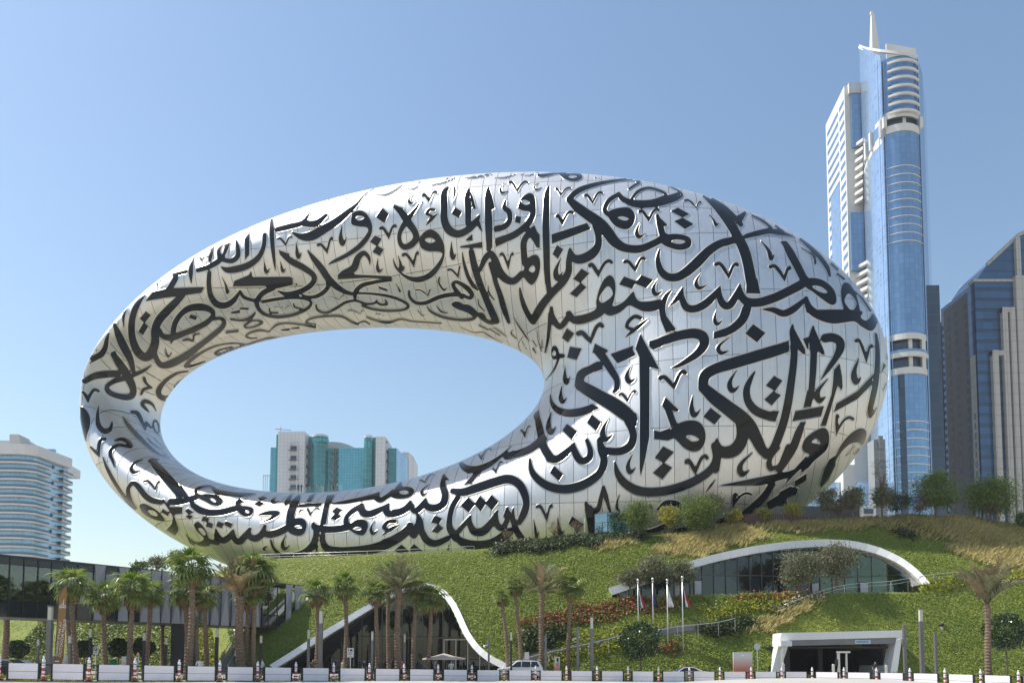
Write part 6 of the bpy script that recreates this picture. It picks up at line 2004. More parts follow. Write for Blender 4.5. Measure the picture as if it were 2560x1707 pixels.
# broad steps and green banks under the bridge
def steps(name, label, x0, x1, y0, n, run, rise, mt, z0):
    root = thing(name, label, 'steps', ((x0 + x1) / 2, y0, z0))
    for k in range(n):
        MB().box(x0, x1, y0 + k * run, y0 + (k + 1) * run + .02, z0, z0 + (k + 1) * rise).build('step', mt, root)
    return root
M['step'] = mat('step_stone', (.22, .21, .20), .8, noise=((.27, .26, .25), .6, 4))
sx0, sx1 = at(10, 1600, 86).x, at(118, 1600, 86).x
steps('broad_steps', 'broad grey stone steps under the bridge at the far left', sx0, sx1, 86, 9, .5, .2, M['step'], float(gz(-50)))
st0 = at(548, 1650, 88); st1 = at(588, 1650, 88)
sroot = steps('stair_flight', 'steep narrow stair flight climbing under the bridge beside the palm cluster', st0.x, st1.x, 86.5, 22, .33, .21, M['step'], float(gz(-33)))
cw = MB(); cwp = []
for t in np.linspace(0, 1, 12):
    cwp.append((st1.x - 2.2 + 2.6 * t ** .7, 93.5 - 6.5 * t, 5.3 - 3.2 * t ** 1.6))
V = [(x, y, float(gz(-33))) for x, y, z in cwp] + [(x, y, z) for x, y, z in cwp]
n = len(cwp)
obj('curved_wall', raw_mesh('curved_wall', V, [(i, i + 1, n + i + 1, n + i) for i in range(n - 1)], M['clad_line']), sroot)
MB().tube([(x, y - .05, z + .03) for x, y, z in cwp], .13, 6).build('wall_coping', M['clad_white'], sroot, True)
MB().tube([(st0.x + .2, 86.3, .9), (st0.x + .2, 93, 5.2)], .05, 6).build('handrail', M['pole_white'], sroot)
MB().tube([(st1.x - .3, 86.3, .9), (st1.x - .3, 93, 5.2)], .05, 6).build('handrail', M['pole_white'], sroot)
# green bank (slope) visible under the bridge
def bank(name, label, corners, mt, leafm, n, lsize):
    c = [Vector(q) for q in corners]
    root = thing(name, label, 'planted bank', c[0])
    obj('soil', raw_mesh('soil', [tuple(v) for v in c], [(0, 1, 2, 3)], mt), root)
    u, v = rs.uniform(size=n), rs.uniform(size=n)
    c_ = [np.array(q) for q in corners]
    P_ = ((1 - u) * (1 - v))[:, None] * c_[0] + (u * (1 - v))[:, None] * c_[1] + (u * v)[:, None] * c_[2] + ((1 - u) * v)[:, None] * c_[3]
    obj('leaves', quads_mesh('leaves', cover(P_, lsize, .3), leafm, rs.uniform(0, 1, n)), root)
gl = float(gz(-50))
bank('planted_bank', 'sunlit green planted bank rising under the bridge middle', [(at(185, 1660, 86).x, 86, gl), (at(440, 1660, 84).x, 84, gl), (at(440, 1555, 97).x, 97, 6.6), (at(185, 1555, 97).x, 97, 6.6)], M['soil'], M['bank_leaf'], 9000, .36)
bank('planted_bank', 'low green bank under the bridge left of the broad steps', [(at(40, 1660, 84).x, 84, gl), (at(128, 1660, 84).x, 84, gl), (at(128, 1610, 86).x, 86, 1.9), (at(40, 1610, 86).x, 86, 1.9)], M['soil'], M['bank_leaf'], 2500, .34)
bank('planted_bank', 'small green slope beside the broad steps under the bridge', [(at(28, 1590, 92).x, 91.5, 1.9), (at(125, 1588, 92).x, 91.5, 1.9), (at(125, 1555, 95).x, 96, 6.0), (at(84, 1555, 95).x, 96, 6.0)], M['soil'], M['bank_leaf'], 2500, .34)
bank('planted_bank', 'bright yellow green bank left of the stair flight', [(at(470, 1660, 87).x, 87, gl), (at(546, 1660, 87).x, 87, gl), (at(530, 1565, 95).x, 95, 5.6), (at(470, 1565, 95).x, 95, 5.6)], M['soil'], M['yellow_flower'], 2600, .34)
bank('planted_bank', 'green bank right of the stair flight behind the palm cluster', [(at(592, 1660, 87).x, 87, gl), (at(660, 1660, 88).x, 88, gl), (at(660, 1568, 95).x, 95, 5.4), (at(570, 1568, 95).x, 95, 5.4)], M['soil'], M['bank_leaf'], 2600, .34)

# ------------------------------------------------------------------ palms
def behind(px, Y, d=3.0):
    return max(Y, barrier_pt(px).y + d)
def fan_mesh(name, mt, nf=16, span=250, droop=.45, seed=0, pet=.5, lean=0):
    rg = np.random.default_rng(seed); V = []; Fc = []; rn = []
    def add(q, r):
        b = len(V); V.extend(q); Fc.append(tuple(range(b, b + len(q)))); rn.extend([r] * len(q))
    # petiole
    for a, b in (((0, -.014, 0), (0, .014, 0)), ((0, 0, -.014), (0, 0, .014))):
        add([a, b, (pet, b[1] * .6, b[2] * .6 + .02), (pet, a[1] * .6, a[2] * .6 + .02)], .2)
    for i in range(nf):
        an = R(-span / 2 + span * i / (nf - 1)); L = .62 * (1 - .25 * abs(i / (nf - 1) - .5)) * rg.uniform(.85, 1.1)
        fold = .03 * (1 if i % 2 else -1)
        c = np.array([pet, 0, .02]); d = np.array([math.cos(an), math.sin(an), fold]); p = np.array([-math.sin(an), math.cos(an), 0])
        w = L * .085
        m1 = c + d * L * .55; tip = c + d * L + np.array([0, 0, -droop * L * rg.uniform(.5, 1.2)])
        m2 = c + d * L * .82 + np.array([0, 0, -droop * L * .35])
        r = rg.uniform()
        add([tuple(c), tuple(m1 - p * w), tuple(m1 + p * w)], r)
        add([tuple(m1 - p * w), tuple(m2 - p * w * .6), tuple(m2 + p * w * .6), tuple(m1 + p * w)], r)
        add([tuple(m2 - p * w * .6), tuple(tip), tuple(m2 + p * w * .6)], r)
    me = raw_mesh(name, V, Fc, mt)
    a = me.attributes.new('rnd', 'FLOAT', 'POINT'); a.data.foreach_set('value', np.array(rn, np.float32))
    return me
def pinnate_mesh(name, mt, arch=.5, nl=26, seed=0, lw=.012, ll=.2):
    rg = np.random.default_rng(seed); V = []; Fc = []; rn = []
    def pos(t): return np.array([t * (1 - .18 * arch * t), 0, .12 * t - arch * .55 * t * t])
    def add(q, r):
        b = len(V); V.extend([tuple(x) for x in q]); Fc.append(tuple(range(b, b + len(q)))); rn.extend([r] * len(q))
    for k in range(6):
        a, b = pos(k / 6), pos((k + 1) / 6); w = np.array([0, .012 * (1 - k / 7), 0]); add([a - w, b - w * .8, b + w * .8, a + w], .3)
    for i in range(nl):
        t = .18 + .8 * i / nl; c = pos(t); tg = pos(t + .02) - c; tg /= np.linalg.norm(tg)
        L = ll * (1 - .55 * abs(t - .5)) * rg.uniform(.85, 1.15)
        for sd in (-1, 1):
            d = tg * .75 + np.array([0, sd * .75, .28]) + rg.normal(size=3) * .1; d /= np.linalg.norm(d)
            n = np.cross(d, np.array([0, 0, 1])); n /= np.linalg.norm(n) + 1e-9
            add([c - n * lw * .6, c + d * L * .5 - n * lw, c + d * L, c + d * L * .5 + n * lw, c + n * lw * .6], rg.uniform())
    me = raw_mesh(name, V, Fc, mt)
    a = me.attributes.new('rnd', 'FLOAT', 'POINT'); a.data.foreach_set('value', np.array(rn, np.float32))
    return me
FAN = [fan_mesh('frond', M['palm_leaf'], seed=k, droop=.35 + .15 * k) for k in range(4)]
FANY = [fan_mesh('young_frond', M['palm_young'], seed=10 + k, droop=.08, span=130, pet=.35) for k in range(2)]
FAND = [fan_mesh('dry_frond', M['palm_dry'], seed=20 + k, droop=.7, span=200) for k in range(2)]
PIN = [pinnate_mesh('frond', M['date_leaf'], .45 + .2 * k, seed=k) for k in range(3)]
PIND = [pinnate_mesh('dry_frond', M['date_dry'], .35 + .2 * k, seed=5 + k) for k in range(3)]
def trunk_mesh(H, r0, r1, lean, seed, date=False):
    rg = random.Random(seed); pts_ = []; rad = []
    n = max(int(H / .14), 8)
    for i in range(n + 1):
        t = i / n
        pts_.append((lean * t + .08 * math.sin(t * 5 + seed), .05 * math.sin(t * 4 + seed), H * t - .2 * (1 - t)))
        b = r0 + (r1 - r0) * t
        if date and t > .86: b *= 1.25
        rad.append(b * (1.0 + (.13 if i % 2 else -.07) + rg.uniform(-.05, .05)) * (1.25 if t < .04 else 1))
    return MB().tube(pts_, rad, 10).mesh('trunk', M['trunk']), pts_[-1]
def palm(px, Y, top_py, r_px, label, seed, kind='fan', top_px=None, r0=None, nfr=23, upright=0.0, dry=.12, wide=1.0):
    Y = behind(px, Y, 4.5)
    b = at(px, 1690, Y); b.z = float(gz(b.x)) + .05
    top = at(px if top_px is None else top_px, top_py, Y)
    Hh = top.z - b.z; sc = Y / F
    root = thing('palm_tree' if kind == 'fan' else 'date_palm', label, 'palm tree', b, 0, 'palm trees in front of the museum')
    r0 = (r0 or (.33 if kind == 'fan' else .42)) * .68
    me, tp = trunk_mesh(Hh, r0, r0 * .72, top.x - b.x, seed, kind != 'fan')
    obj('trunk', me, root, world=False)
    rg = random.Random(seed * 7 + 1); rm = r_px * sc * (.97 if kind == 'fan' else 1.05)
    for k in range(nfr):
        t = (k + .5) / nfr
        az = k * 2.39996 + rg.uniform(-.25, .25)
        if kind == 'fan':
            el = 82 - 150 * t ** .85 + rg.uniform(-9, 9)
            m_ = rg.choice(FANY) if t < .16 else (rg.choice(FAND) if t > 1 - dry else rg.choice(FAN))
            s_ = rm * (.8 if t < .16 else 1.0) * rg.uniform(.88, 1.1) * (.85 if t > .8 else 1)
        else:
            el = 84 - (100 - upright) * t ** .9 + rg.uniform(-8, 8)
            m_ = rg.choice(PIND) if rg.random() < dry else rg.choice(PIN)
            s_ = rm * rg.uniform(.9, 1.15)
        o = bpy.data.objects.new('frond', m_); COL.objects.link(o); o.parent = root
        o.location = (tp[0], tp[1], tp[2] - .12 - (.25 * t if kind == 'fan' else .1 * t))
        o.rotation_euler = (rg.uniform(-.35, .35), -R(el), az)
        o.scale = (s_, s_ * wide, s_)
    return root
palm(189, 61, 1452, 55, 'leftmost fan palm, behind the tall brown banner', 1, top_px=181)
palm(264, 63, 1482, 52, 'shorter fan palm, second from the left in front of the bridge', 2, top_px=262)
palm(327, 62, 1462, 60, 'full crowned fan palm, third from the left in front of the bridge', 3, top_px=331)
palm(368, 65, 1474, 44, 'fan palm standing close behind the third one from the left', 4, top_px=374)
palm(474, 62, 1408, 62, 'tallest fan palm before the bridge, with a thick twin-looking trunk', 5, top_px=480, r0=.42, nfr=34)
palm(465, 66, 1470, 48, 'half hidden fan palm directly behind the tallest left palm', 6)
palm(514, 66, 1482, 46, 'dark small fan palm right of the tallest left palm', 7, top_px=515)
palm(602, 64, 1490, 96, 'stout date palm with dry upright brown fronds in the left cluster', 8, 'date', r0=.62, nfr=40, upright=45, dry=.5, top_px=600)
palm(620, 66, 1478, 46, 'fan palm squeezed between the date palm and the tall palm of the left cluster', 9)
palm(637, 63, 1420, 66, 'tall leafy fan palm, right one of the left cluster', 10, top_px=634, nfr=36)
palm(793, 72, 1474, 46, 'fan palm beside the tall grey light column left of the cave entrance', 11, top_px=792, dry=.2)
palm(861, 73, 1456, 47, 'fan palm standing left of the pedestrian notice sign', 12, top_px=866)
palm(940, 73, 1472, 40, 'fan palm left of the date palm in front of the cave entrance', 13, top_px=943)
palm(969, 76, 1450, 34, 'slim fan palm whose crown hides behind the date palm before the cave', 14, top_px=974)
palm(996, 72, 1472, 86, 'large date palm with grey green arching fronds before the cave entrance', 15, 'date', r0=.50, nfr=46, dry=.08, top_px=995)
palm(1035, 75, 1468, 36, 'slim fan palm just right of the large date palm', 16, top_px=1037)
palm(1072, 73, 1488, 52, 'rightmost fan palm in front of the cave entrance, above the parasol', 17, top_px=1076, dry=.2)
palm(1272, 79, 1488, 26, 'small thin fan palm leaning left, right of the cave entrance', 18, top_px=1255, r0=.3)
palm(1304, 79, 1458, 32, 'fan palm with windswept crown beside the small leaning one', 19, top_px=1289, r0=.34)
palm(1352, 76, 1482, 90, 'date palm with V-shaped crown right of the cave entrance', 20, 'date', r0=.46, nfr=34, upright=25, dry=.12, top_px=1356)
palm(1419, 78, 1462, 42, 'fan palm right of the V-crowned date palm', 21, top_px=1428, r0=.34)
palm(2473, 70, 1510, 112, 'lone date palm with dry upright crown at the right', 22, 'date', r0=.44, nfr=34, upright=64, dry=.45, top_px=2466)
palm(14, 76, 1520, 40, 'date palm trunk rising under the bridge at the far left edge', 23, 'date', r0=.5, nfr=16)
palm(120, 84, 1530, 30, 'brown palm trunk under the bridge left of the banner', 24, r0=.36, nfr=10)
palm(172, 80, 1525, 30, 'thick palm trunk under the bridge just right of the banner', 25, 'date', r0=.5, nfr=10)
palm(402, 84, 1540, 26, 'leaning palm trunk under the bridge left of the dark pier', 26, top_px=410, nfr=10)
palm(494, 82, 1545, 24, 'dim palm trunk under the bridge right of the dark pier', 27, nfr=8)

# ------------------------------------------------------------------ road barrier
def barrier_frame(px):
    p = barrier_pt(px); q = barrier_pt(px + 4); t = (q - p); t.z = 0; t.normalize()
    return p, t
BH = 1.2
post_me = {}
def dpost(p, label):
    root = thing('delineator_post', label, 'traffic post', (p.x, p.y, p.z - BH), 0, 'red and white posts between the barrier panels')
    z = 0.0; k = 0
    MB().tube([(0, 0, -.02), (0, 0, .09)], .24, 12).build('base', M['black'], root, world=False)
    z = .09
    for c, h in (('red', .22), ('white_plastic', .10), ('red', .1), ('white_plastic', .16), ('red', .22), ('white_plastic', .16), ('black', .03), ('white_plastic', .12), ('black', .06)):
        key = (c, h)
        if key not in post_me: post_me[key] = MB().tube([(0, 0, 0), (0, 0, h)], .105, 12).mesh('band', M[c])
        o = bpy.data.objects.new('band', post_me[key]); COL.objects.link(o); o.parent = root; o.location = (0, 0, z); z += h
    if 'cap' not in post_me:
        post_me['cap'] = MB().tube([(0, 0, 0), (0, 0, .2), (0, 0, .26), (0, 0, .28)], [.11, .11, .06, .05], 12).sphere((0, 0, .34), .07, 8, 6).mesh('lamp_cap', M['white_plastic'], True)
    o = bpy.data.objects.new('lamp_cap', post_me['cap']); COL.objects.link(o); o.parent = root; o.location = (0, 0, z)
for i, px in enumerate(POSTS):
    p, t = barrier_frame(px)
    dpost(p - Vector((0, .25, 0)), 'red and white banded post in the road barrier row, %s from the left' % ORD[i])
allp = [-108] + POSTS + [2640]
idx = 0
for a, b in zip(allp[:-1], allp[1:]):
    w = b - a
    pa, pb2 = barrier_pt(a + w * .125), barrier_pt(b - w * .125)
    if a == -108 and False: continue
    t = pb2 - pa; L = math.hypot(t.x, t.y); ang = math.atan2(t.y, t.x)
    slope = (pb2.z - pa.z) / L
    root = thing('road_barrier', 'white two-board road barrier panel, %s from the left' % ORD[idx], 'barrier', (pa.x, pa.y, pa.z - BH), ang, 'white barrier panels along the road'); idx += 1
    def lb(x0, x1, y0, y1, z0, z1, name, mt):
        P = [(x, y, z + slope * x) for z in (z0, z1) for x, y in ((x0, y0), (x1, y0), (x1, y1), (x0, y1))]
        MB().hexa(P).build(name, mt, root, world=False)
    lb(.12, L - .12, -.06, .06, .10, .60, 'board', M['white_plastic'])
    lb(.12, L - .12, -.07, .06, .63, 1.17, 'board', M['white_plastic'])
    lb(.12, L - .12, -.05, .05, .602, .628, 'groove', M['grey_metal'])
    for x in (0, L - .12):
        lb(x, x + .12, -.09, .09, 0, 1.2, 'end_frame', M['black'])
    lb(L, L + .42, -.05, .05, 1.06, 1.14, 'coupling', M['black'])
    lb(-.42, 0, -.05, .05, 1.06, 1.14, 'coupling', M['black'])
    lb(-.5, 0, -.12, .12, .02, .10, 'foot', M['white_plastic'])
    lb(L, L + .5, -.12, .12, .02, .10, 'foot', M['white_plastic'])
# planting strip behind the barrier, glimpsed in the gaps
n = 9000
xx = rs.uniform(-40, 48, n); yy = np.array([by(x) for x in xx]) + 2.3 + rs.uniform(-.35, .35, n)
P_ = np.stack([xx, yy, gz(xx) + rs.uniform(0, .5, n)], -1)
stuff('kerb_planting', leaves(P_, .2, rs, .3, .6), M['yellow_flower'], 'low yellow green planting strip behind the barrier', 'planting')

# ------------------------------------------------------------------ light columns and posts
M['lantern'] = mat('frosted_lantern', (.62, .60, .50), .3)
def column(px, top_py, base_Y, w_px, label, lantern=True, dark=False, cat='light column', camera_arm=False):
    base_Y = behind(px, base_Y)
    top = at(px, top_py, base_Y); z0 = float(gz(top.x)) + .08; H_ = top.z - z0; w = w_px * base_Y / F / 2
    m_ = M['dark_metal'] if dark else M['grey_metal']
    root = thing('light_column' if lantern else 'square_post', label, cat, (top.x, base_Y, z0), 0, 'light columns and posts on the plaza')
    if lantern:
        lh = min(H_ * .2, 1.3)
        MB().box(-w, w, -w, w, 0, H_ - lh).build('shaft', m_, root, world=False)
        MB().box(-w * .82, w * .82, -w * .82, w * .82, H_ - lh, H_ - .12).build('lantern', M['lantern'], root, world=False)
        MB().box(-w, w, -w, w, H_ - .12, H_).build('cap', m_, root, world=False)
    else:
        MB().box(-w, w, -w, w, 0, H_).build('shaft', m_, root, world=False)
        MB().box(-w * 1.02, w * 1.02, -w * 1.02, w * 1.02, H_, H_ + .05).build('cap', m_, root, world=False)
    if camera_arm:
        MB().box(-w - .35, -w, -.05, .05, H_ * .78, H_ * .78 + .08).sphere((-w - .35, 0, H_ * .76), .12).build('security_camera', M['pole_white'], root, world=False)
    return root
column(127, 1513, 60, 11, 'tall grey light column directly left of the brown banner')
column(96, 1594, 66, 5, 'thin dim light post at the far left under the bridge', dark=False)
column(175, 1586, 66, 6, 'short lantern post right of the brown banner')
column(227, 1567, 62, 6, 'dark lantern post behind the parking sign', dark=True)
column(361, 1577, 64, 6, 'dark lantern post beside the fourth palm', dark=True)
column(416, 1590, 66, 5, 'dark lantern post left of the bridge pier', dark=True)
column(543, 1566, 66, 7, 'dark lantern post at the left edge of the stair flight', dark=True)
column(653, 1585, 70, 6, 'dark post right of the left palm cluster', dark=True)
column(803, 1523, 68, 9, 'tall grey light column before the left slope of the cave entrance')
column(772, 1571, 70, 6, 'slim lantern post left of the tall column by the cave entrance')
column(931, 1576, 72, 6, 'slim lantern post under the arch between two palms')
column(1012, 1582, 78, 5, 'thin lantern post right of the large date palm trunk')
column(1222, 1590, 72, 5, 'grey post with a small camera at the right foot of the cave arch', lantern=False, camera_arm=True)
column(1278, 1576, 74, 5, 'dark lantern post between two leaning palms', dark=True)
column(1364, 1588, 72, 5, 'grey post just right of the V-crowned date palm', lantern=False)
column(1444, 1568, 74, 6, 'slim pale grey post right of the last fan palm', lantern=False, camera_arm=True)
column(1479, 1540, 72, 8, 'tall grey light column by the retaining wall')
column(2260, 1563, 74, 7, 'grey square post right of the car park entrance', lantern=False, camera_arm=True)
column(2301, 1520, 76, 9, 'tallest light column right of the car park entrance')
column(2338, 1583, 74, 6, 'short slotted post furthest right of the car park entrance', lantern=False)
# mushroom lamp on the slope
p = hill_hit(2354, 1572); root = thing('mushroom_lamp', 'small dark mushroom lamp on the slope above the short post', 'lamp', p)
MB().tube([(0, 0, -.2), (0, 0, .25)], .2, 8).build('stem', M['concrete'], root, world=False)
MB().sphere((0, 0, .45), .32, 10, 6, 0, .6).build('head', M['black'], root, True, world=False)

# ------------------------------------------------------------------ flags
M['flag_red'] = mat('flag_red', (.55, .02, .03), .7); M['flag_green'] = mat('flag_green', (.01, .16, .07), .7)
M['flag_white'] = mat('flag_white', (.75, .73, .72), .7); M['flag_black'] = mat('flag_black', (.015, .015, .018), .7); M['flag_blue'] = mat('flag_blue', (.03, .04, .14), .7)
def flag(px, top_py, base_py, f_top, f_bot, f_w, stripes, label):
    b = hill_hit(px, base_py); H_ = at(px, top_py, b.y).z - b.z; sc = b.y / F
    root = thing('flagpole', label, 'flagpole', b, 0, 'flagpoles on the slope')
    MB().tube([(0, 0, -.4), (0, 0, H_)], [.085, .055], 10).build('pole', M['pole_white'], root, True, world=False)
    MB().sphere((0, 0, H_ + .12), .16, 10, 8).build('finial', M['pole_white'], root, True, world=False)
    MB().tube([(0, 0, H_ - .25), (0, 0, H_ - .12)], .13, 10).build('truck', M['pole_white'], root, world=False)
    zt, zb, wd = H_ - (f_top - top_py) * sc, H_ - (f_bot - top_py) * sc, f_w * sc * 1.7
    # drooping cloth: folded sheet hanging beside the pole
    ns = len(stripes); cols_ = 12
    for k, sname in enumerate(stripes):
        V = []; Fc = []
        for i in range(cols_ + 1):
            t = i / cols_
            zlo = zt + (zb - zt) * t
            x0 = .07 + wd * (.15 + .85 * math.sin(t * 1.9)) * (k / ns) * (.25 + .75 * t)
            x1 = .07 + wd * (.15 + .85 * math.sin(t * 1.9)) * ((k + 1) / ns) * (.25 + .75 * t)
            yw = .14 * math.sin(t * 6 + k * 2.2); yw2 = .14 * math.sin(t * 6 + (k + 1) * 2.2)
            V += [(x0, yw, zlo), (x1, yw2, zlo - .1)]
            if i: Fc.append((2 * i - 2, 2 * i - 1, 2 * i + 1, 2 * i))
        me = raw_mesh('cloth_stripe', V, Fc, M[sname], True)
        o = obj('cloth_stripe', me, root, world=False)
        md = o.modifiers.new('thickness', 'SOLIDIFY'); md.thickness = .02
flag(1596, 1452, 1592, 1468, 1518, 10, ('flag_green', 'flag_white', 'flag_red'), 'leftmost flagpole with a drooping red white green flag')
flag(1633, 1449, 1585, 1466, 1518, 8, ('flag_blue', 'flag_black'), 'second flagpole from the left with a dark drooping flag')
flag(1670, 1452, 1624, 1466, 1516, 9, ('flag_white', 'flag_white'), 'third flagpole from the left with a white drooping flag')
flag(1708, 1445, 1627, 1464, 1516, 11, ('flag_black', 'flag_white', 'flag_red'), 'rightmost flagpole with a red white black drooping flag')

# ------------------------------------------------------------------ signs
def text_mesh(body, size, mt, name):
    cu = bpy.data.curves.new(name, 'FONT'); cu.body = body; cu.size = size; cu.align_x = 'CENTER'; cu.align_y = 'CENTER'; cu.extrude = .004
    o = bpy.data.objects.new(name, cu); COL.objects.link(o)
    dg = bpy.context.evaluated_depsgraph_get(); me = bpy.data.meshes.new_from_object(o.evaluated_get(dg))
    bpy.data.objects.remove(o); me.materials.clear(); me.materials.append(mt); me.name = name
    return me
def text(body, size, mt, parent, loc, rot=(R(90), 0, 0), name='lettering', sx=1.0):
    o = bpy.data.objects.new(name, text_mesh(body, size, mt, name)); COL.objects.link(o); o.parent = parent; o.location = loc; o.rotation_euler = rot; o.scale = (sx, 1, 1)
    return o
M['print_black'] = mat('black_print', (.02, .02, .02), .5); M['print_white'] = mat('white_print', (.8, .78, .72), .5); M['sign_white'] = mat('sign_white', (.76, .74, .73), .5)
M['sign_blue'] = mat('sign_blue', (.03, .08, .2), .4); M['sign_red'] = mat('sign_red', (.5, .04, .04), .5)
M['banner'] = mat('gold_brown_banner', (.24, .12, .035), .75, noise=((.33, .18, .06), .9, 4))
# feather banner
bY = behind(146, 58.0, 3.4); bb = at(146, 1700, bY); bz = float(gz(bb.x)); bt = at(160, 1464, bY)
root = thing('feather_banner', 'tall golden brown feather banner with white lettering between light column and palm', 'banner', (bb.x, bY, bz))
def bxz(px, py):
    q = at(px, py, bY); return (q.x - bb.x, q.z - bz)
outl = [bxz(*q) for q in ((136, 1660), (140, 1600), (145, 1530), (148, 1492), (152, 1476), (160, 1466), (167, 1464), (166, 1500), (164, 1540), (162, 1590), (159, 1640), (154, 1660))]
n = len(outl)
V = [(x, -.02, z) for x, z in outl] + [(x, .02, z) for x, z in outl]
obj('cloth', raw_mesh('cloth', V, [tuple(range(n - 1, -1, -1)), tuple(range(n, 2 * n))] + [(i, (i + 1) % n, n + (i + 1) % n, n + i) for i in range(n)], M['banner']), root, world=False)
MB().tube([(outl[0][0] - .02, 0, 0), (outl[3][0] - .02, 0, outl[3][1]), (outl[5][0], 0, outl[5][1] + .03), (outl[6][0], 0, outl[6][1] + .02)], .035, 6).build('pole', M['dark_metal'], root, world=False)
c1 = bxz(147.5, 1596); c2 = bxz(156.5, 1594); lean = -R(84.5)
text('GRAND IFTAR AT', .25, M['print_white'], root, (c1[0], -.035, c1[1]), (R(90), -R(84), 0), sx=1.35)
text('OUTDOOR MAJLIS', .28, M['print_white'], root, (c2[0], -.035, c2[1]), (R(90), -R(84), 0), sx=1.25)
e = bxz(157, 1518)
em = MB().box(e[0] - .27, e[0] + .27, -.036, -.03, e[1] - .02, e[1] + .02)
for k in range(7): em.tube([(e[0] + (k - 3) * .07, -.034, e[1]), (e[0] + (k - 3) * .085, -.034, e[1] + .16 + .22 * (1 - abs(k - 3) / 3.2))], .016, 4)
em.box(e[0] + .05, e[0] + .09, -.036, -.03, e[1] + .1, e[1] + .62); em.build('emblem', M['print_white'], root, world=False)
c3 = bxz(143, 1652); MB().box(c3[0] - .16, c3[0] + .16, -.036, -.03, c3[1] - .04, c3[1] + .05).build('lower_print', M['print_white'], root, world=False)

def post_sign(px, py0, py1, w_px, Y, name, label, cat='sign'):
    Y = behind(px, Y)
    c = at(px, (py0 + py1) / 2, Y); z0 = float(gz(c.x)) + .08
    root = thing(name, label, cat, (c.x, Y, z0)); sc = Y / F; w = w_px * sc / 2; h = (py1 - py0) * sc / 2; cz_ = c.z - z0
    MB().tube([(0, .06, 0), (0, .06, cz_)], .04, 8).build('post', M['pole_white'], root, world=False)
    return root, w, h, cz_
root, w, h, cz_ = post_sign(239, 1616, 1634, 12, 60, 'parking_sign', 'small parking sign with letter P and a right arrow')
MB().box(-w, w, -.02, .02, cz_ - h, cz_ + h).build('plate', M['sign_white'], root, world=False)
MB().box(-w * .8, w * .8, -.028, -.022, cz_ - h * .18, cz_ + h * .88).build('blue_field', M['sign_blue'], root, world=False)
text('P', h * 1.15, M['print_white'], root, (0, -.034, cz_ + h * .34))
ar = MB().box(-w * .7, w * .25, -.028, -.022, cz_ - h * .66, cz_ - h * .5); ar.add([(w * .2, -.028, cz_ - h * .36), (w * .2, -.028, cz_ - h * .8), (w * .75, -.028, cz_ - h * .58)], [(0, 1, 2)]); ar.build('arrow', M['print_black'], root, world=False)
root, w, h, cz_ = post_sign(345, 1627, 1639, 13, 62, 'warning_sign', 'red bordered warning triangle sign')
MB().add([(-w, -.01, cz_ - h), (w, -.01, cz_ - h), (0, -.01, cz_ + h), (-w, .01, cz_ - h), (w, .01, cz_ - h), (0, .01, cz_ + h)], [(0, 1, 2), (5, 4, 3), (0, 3, 4, 1), (1, 4, 5, 2), (2, 5, 3, 0)]).build('border', M['sign_red'], root, world=False)
MB().add([(-w * .62, -.018, cz_ - h * .72), (w * .62, -.018, cz_ - h * .72), (0, -.018, cz_ + h * .55)], [(0, 1, 2)]).build('face', M['sign_white'], root, world=False)
MB().add([(-w * .3, -.024, cz_ - h * .6), (w * .3, -.024, cz_ - h * .6), (0, -.024, cz_ - h * .1)], [(0, 1, 2)]).build('symbol', M['print_black'], root, world=False)
root, w, h, cz_ = post_sign(876, 1619, 1642, 16, 66, 'pedestrian_notice', 'white notice board with black walker and car symbols below a palm')
MB().box(-w, w, -.02, .02, cz_ - h, cz_ + h).build('plate', M['sign_white'], root, world=False)
sy = MB(); sy.sphere((-w * .58, -.03, cz_ + h * .78), .035, 8, 5); sy.box(-w * .68, -w * .48, -.03, -.022, cz_ + h * .3, cz_ + h * .68)
sy.box(-w * .2, w * .75, -.03, -.022, cz_ + h * .38, cz_ + h * .6); sy.box(0, w * .55, -.03, -.022, cz_ + h * .6, cz_ + h * .78); sy.sphere((0, -.03, cz_ + h * .36), .035, 8, 5); sy.sphere((w * .5, -.03, cz_ + h * .36), .035, 8, 5)
sy.build('symbols', M['print_black'], root, world=False)
ln = MB()
for k, ww in enumerate((.7, .62, .7)): ln.box(-w * ww, w * ww, -.03, -.022, cz_ + h * (.05 - .26 * k), cz_ + h * (.13 - .26 * k))
ln.box(-w * .25, w * .3, -.03, -.022, cz_ - h * .82, cz_ - h * .7); ln.build('lettering', M['print_black'], root, world=False)
# octagon sign seen from behind
root, w, h, cz_ = post_sign(1893, 1606, 1625, 17, 72, 'octagon_sign', 'grey back of an octagonal stop sign beside the parking entrance')
MB().add([(w * math.cos(R(22.5 + 45 * k)), y, cz_ + w * math.sin(R(22.5 + 45 * k))) for y in (0, .03) for k in range(8)], [tuple(range(8)), tuple(range(15, 7, -1))] + [(k, 8 + k, 8 + (k + 1) % 8, (k + 1) % 8) for k in range(8)]).build('plate', mat('sign_back', (.45, .46, .48), .4, metal=.5), root, world=False)
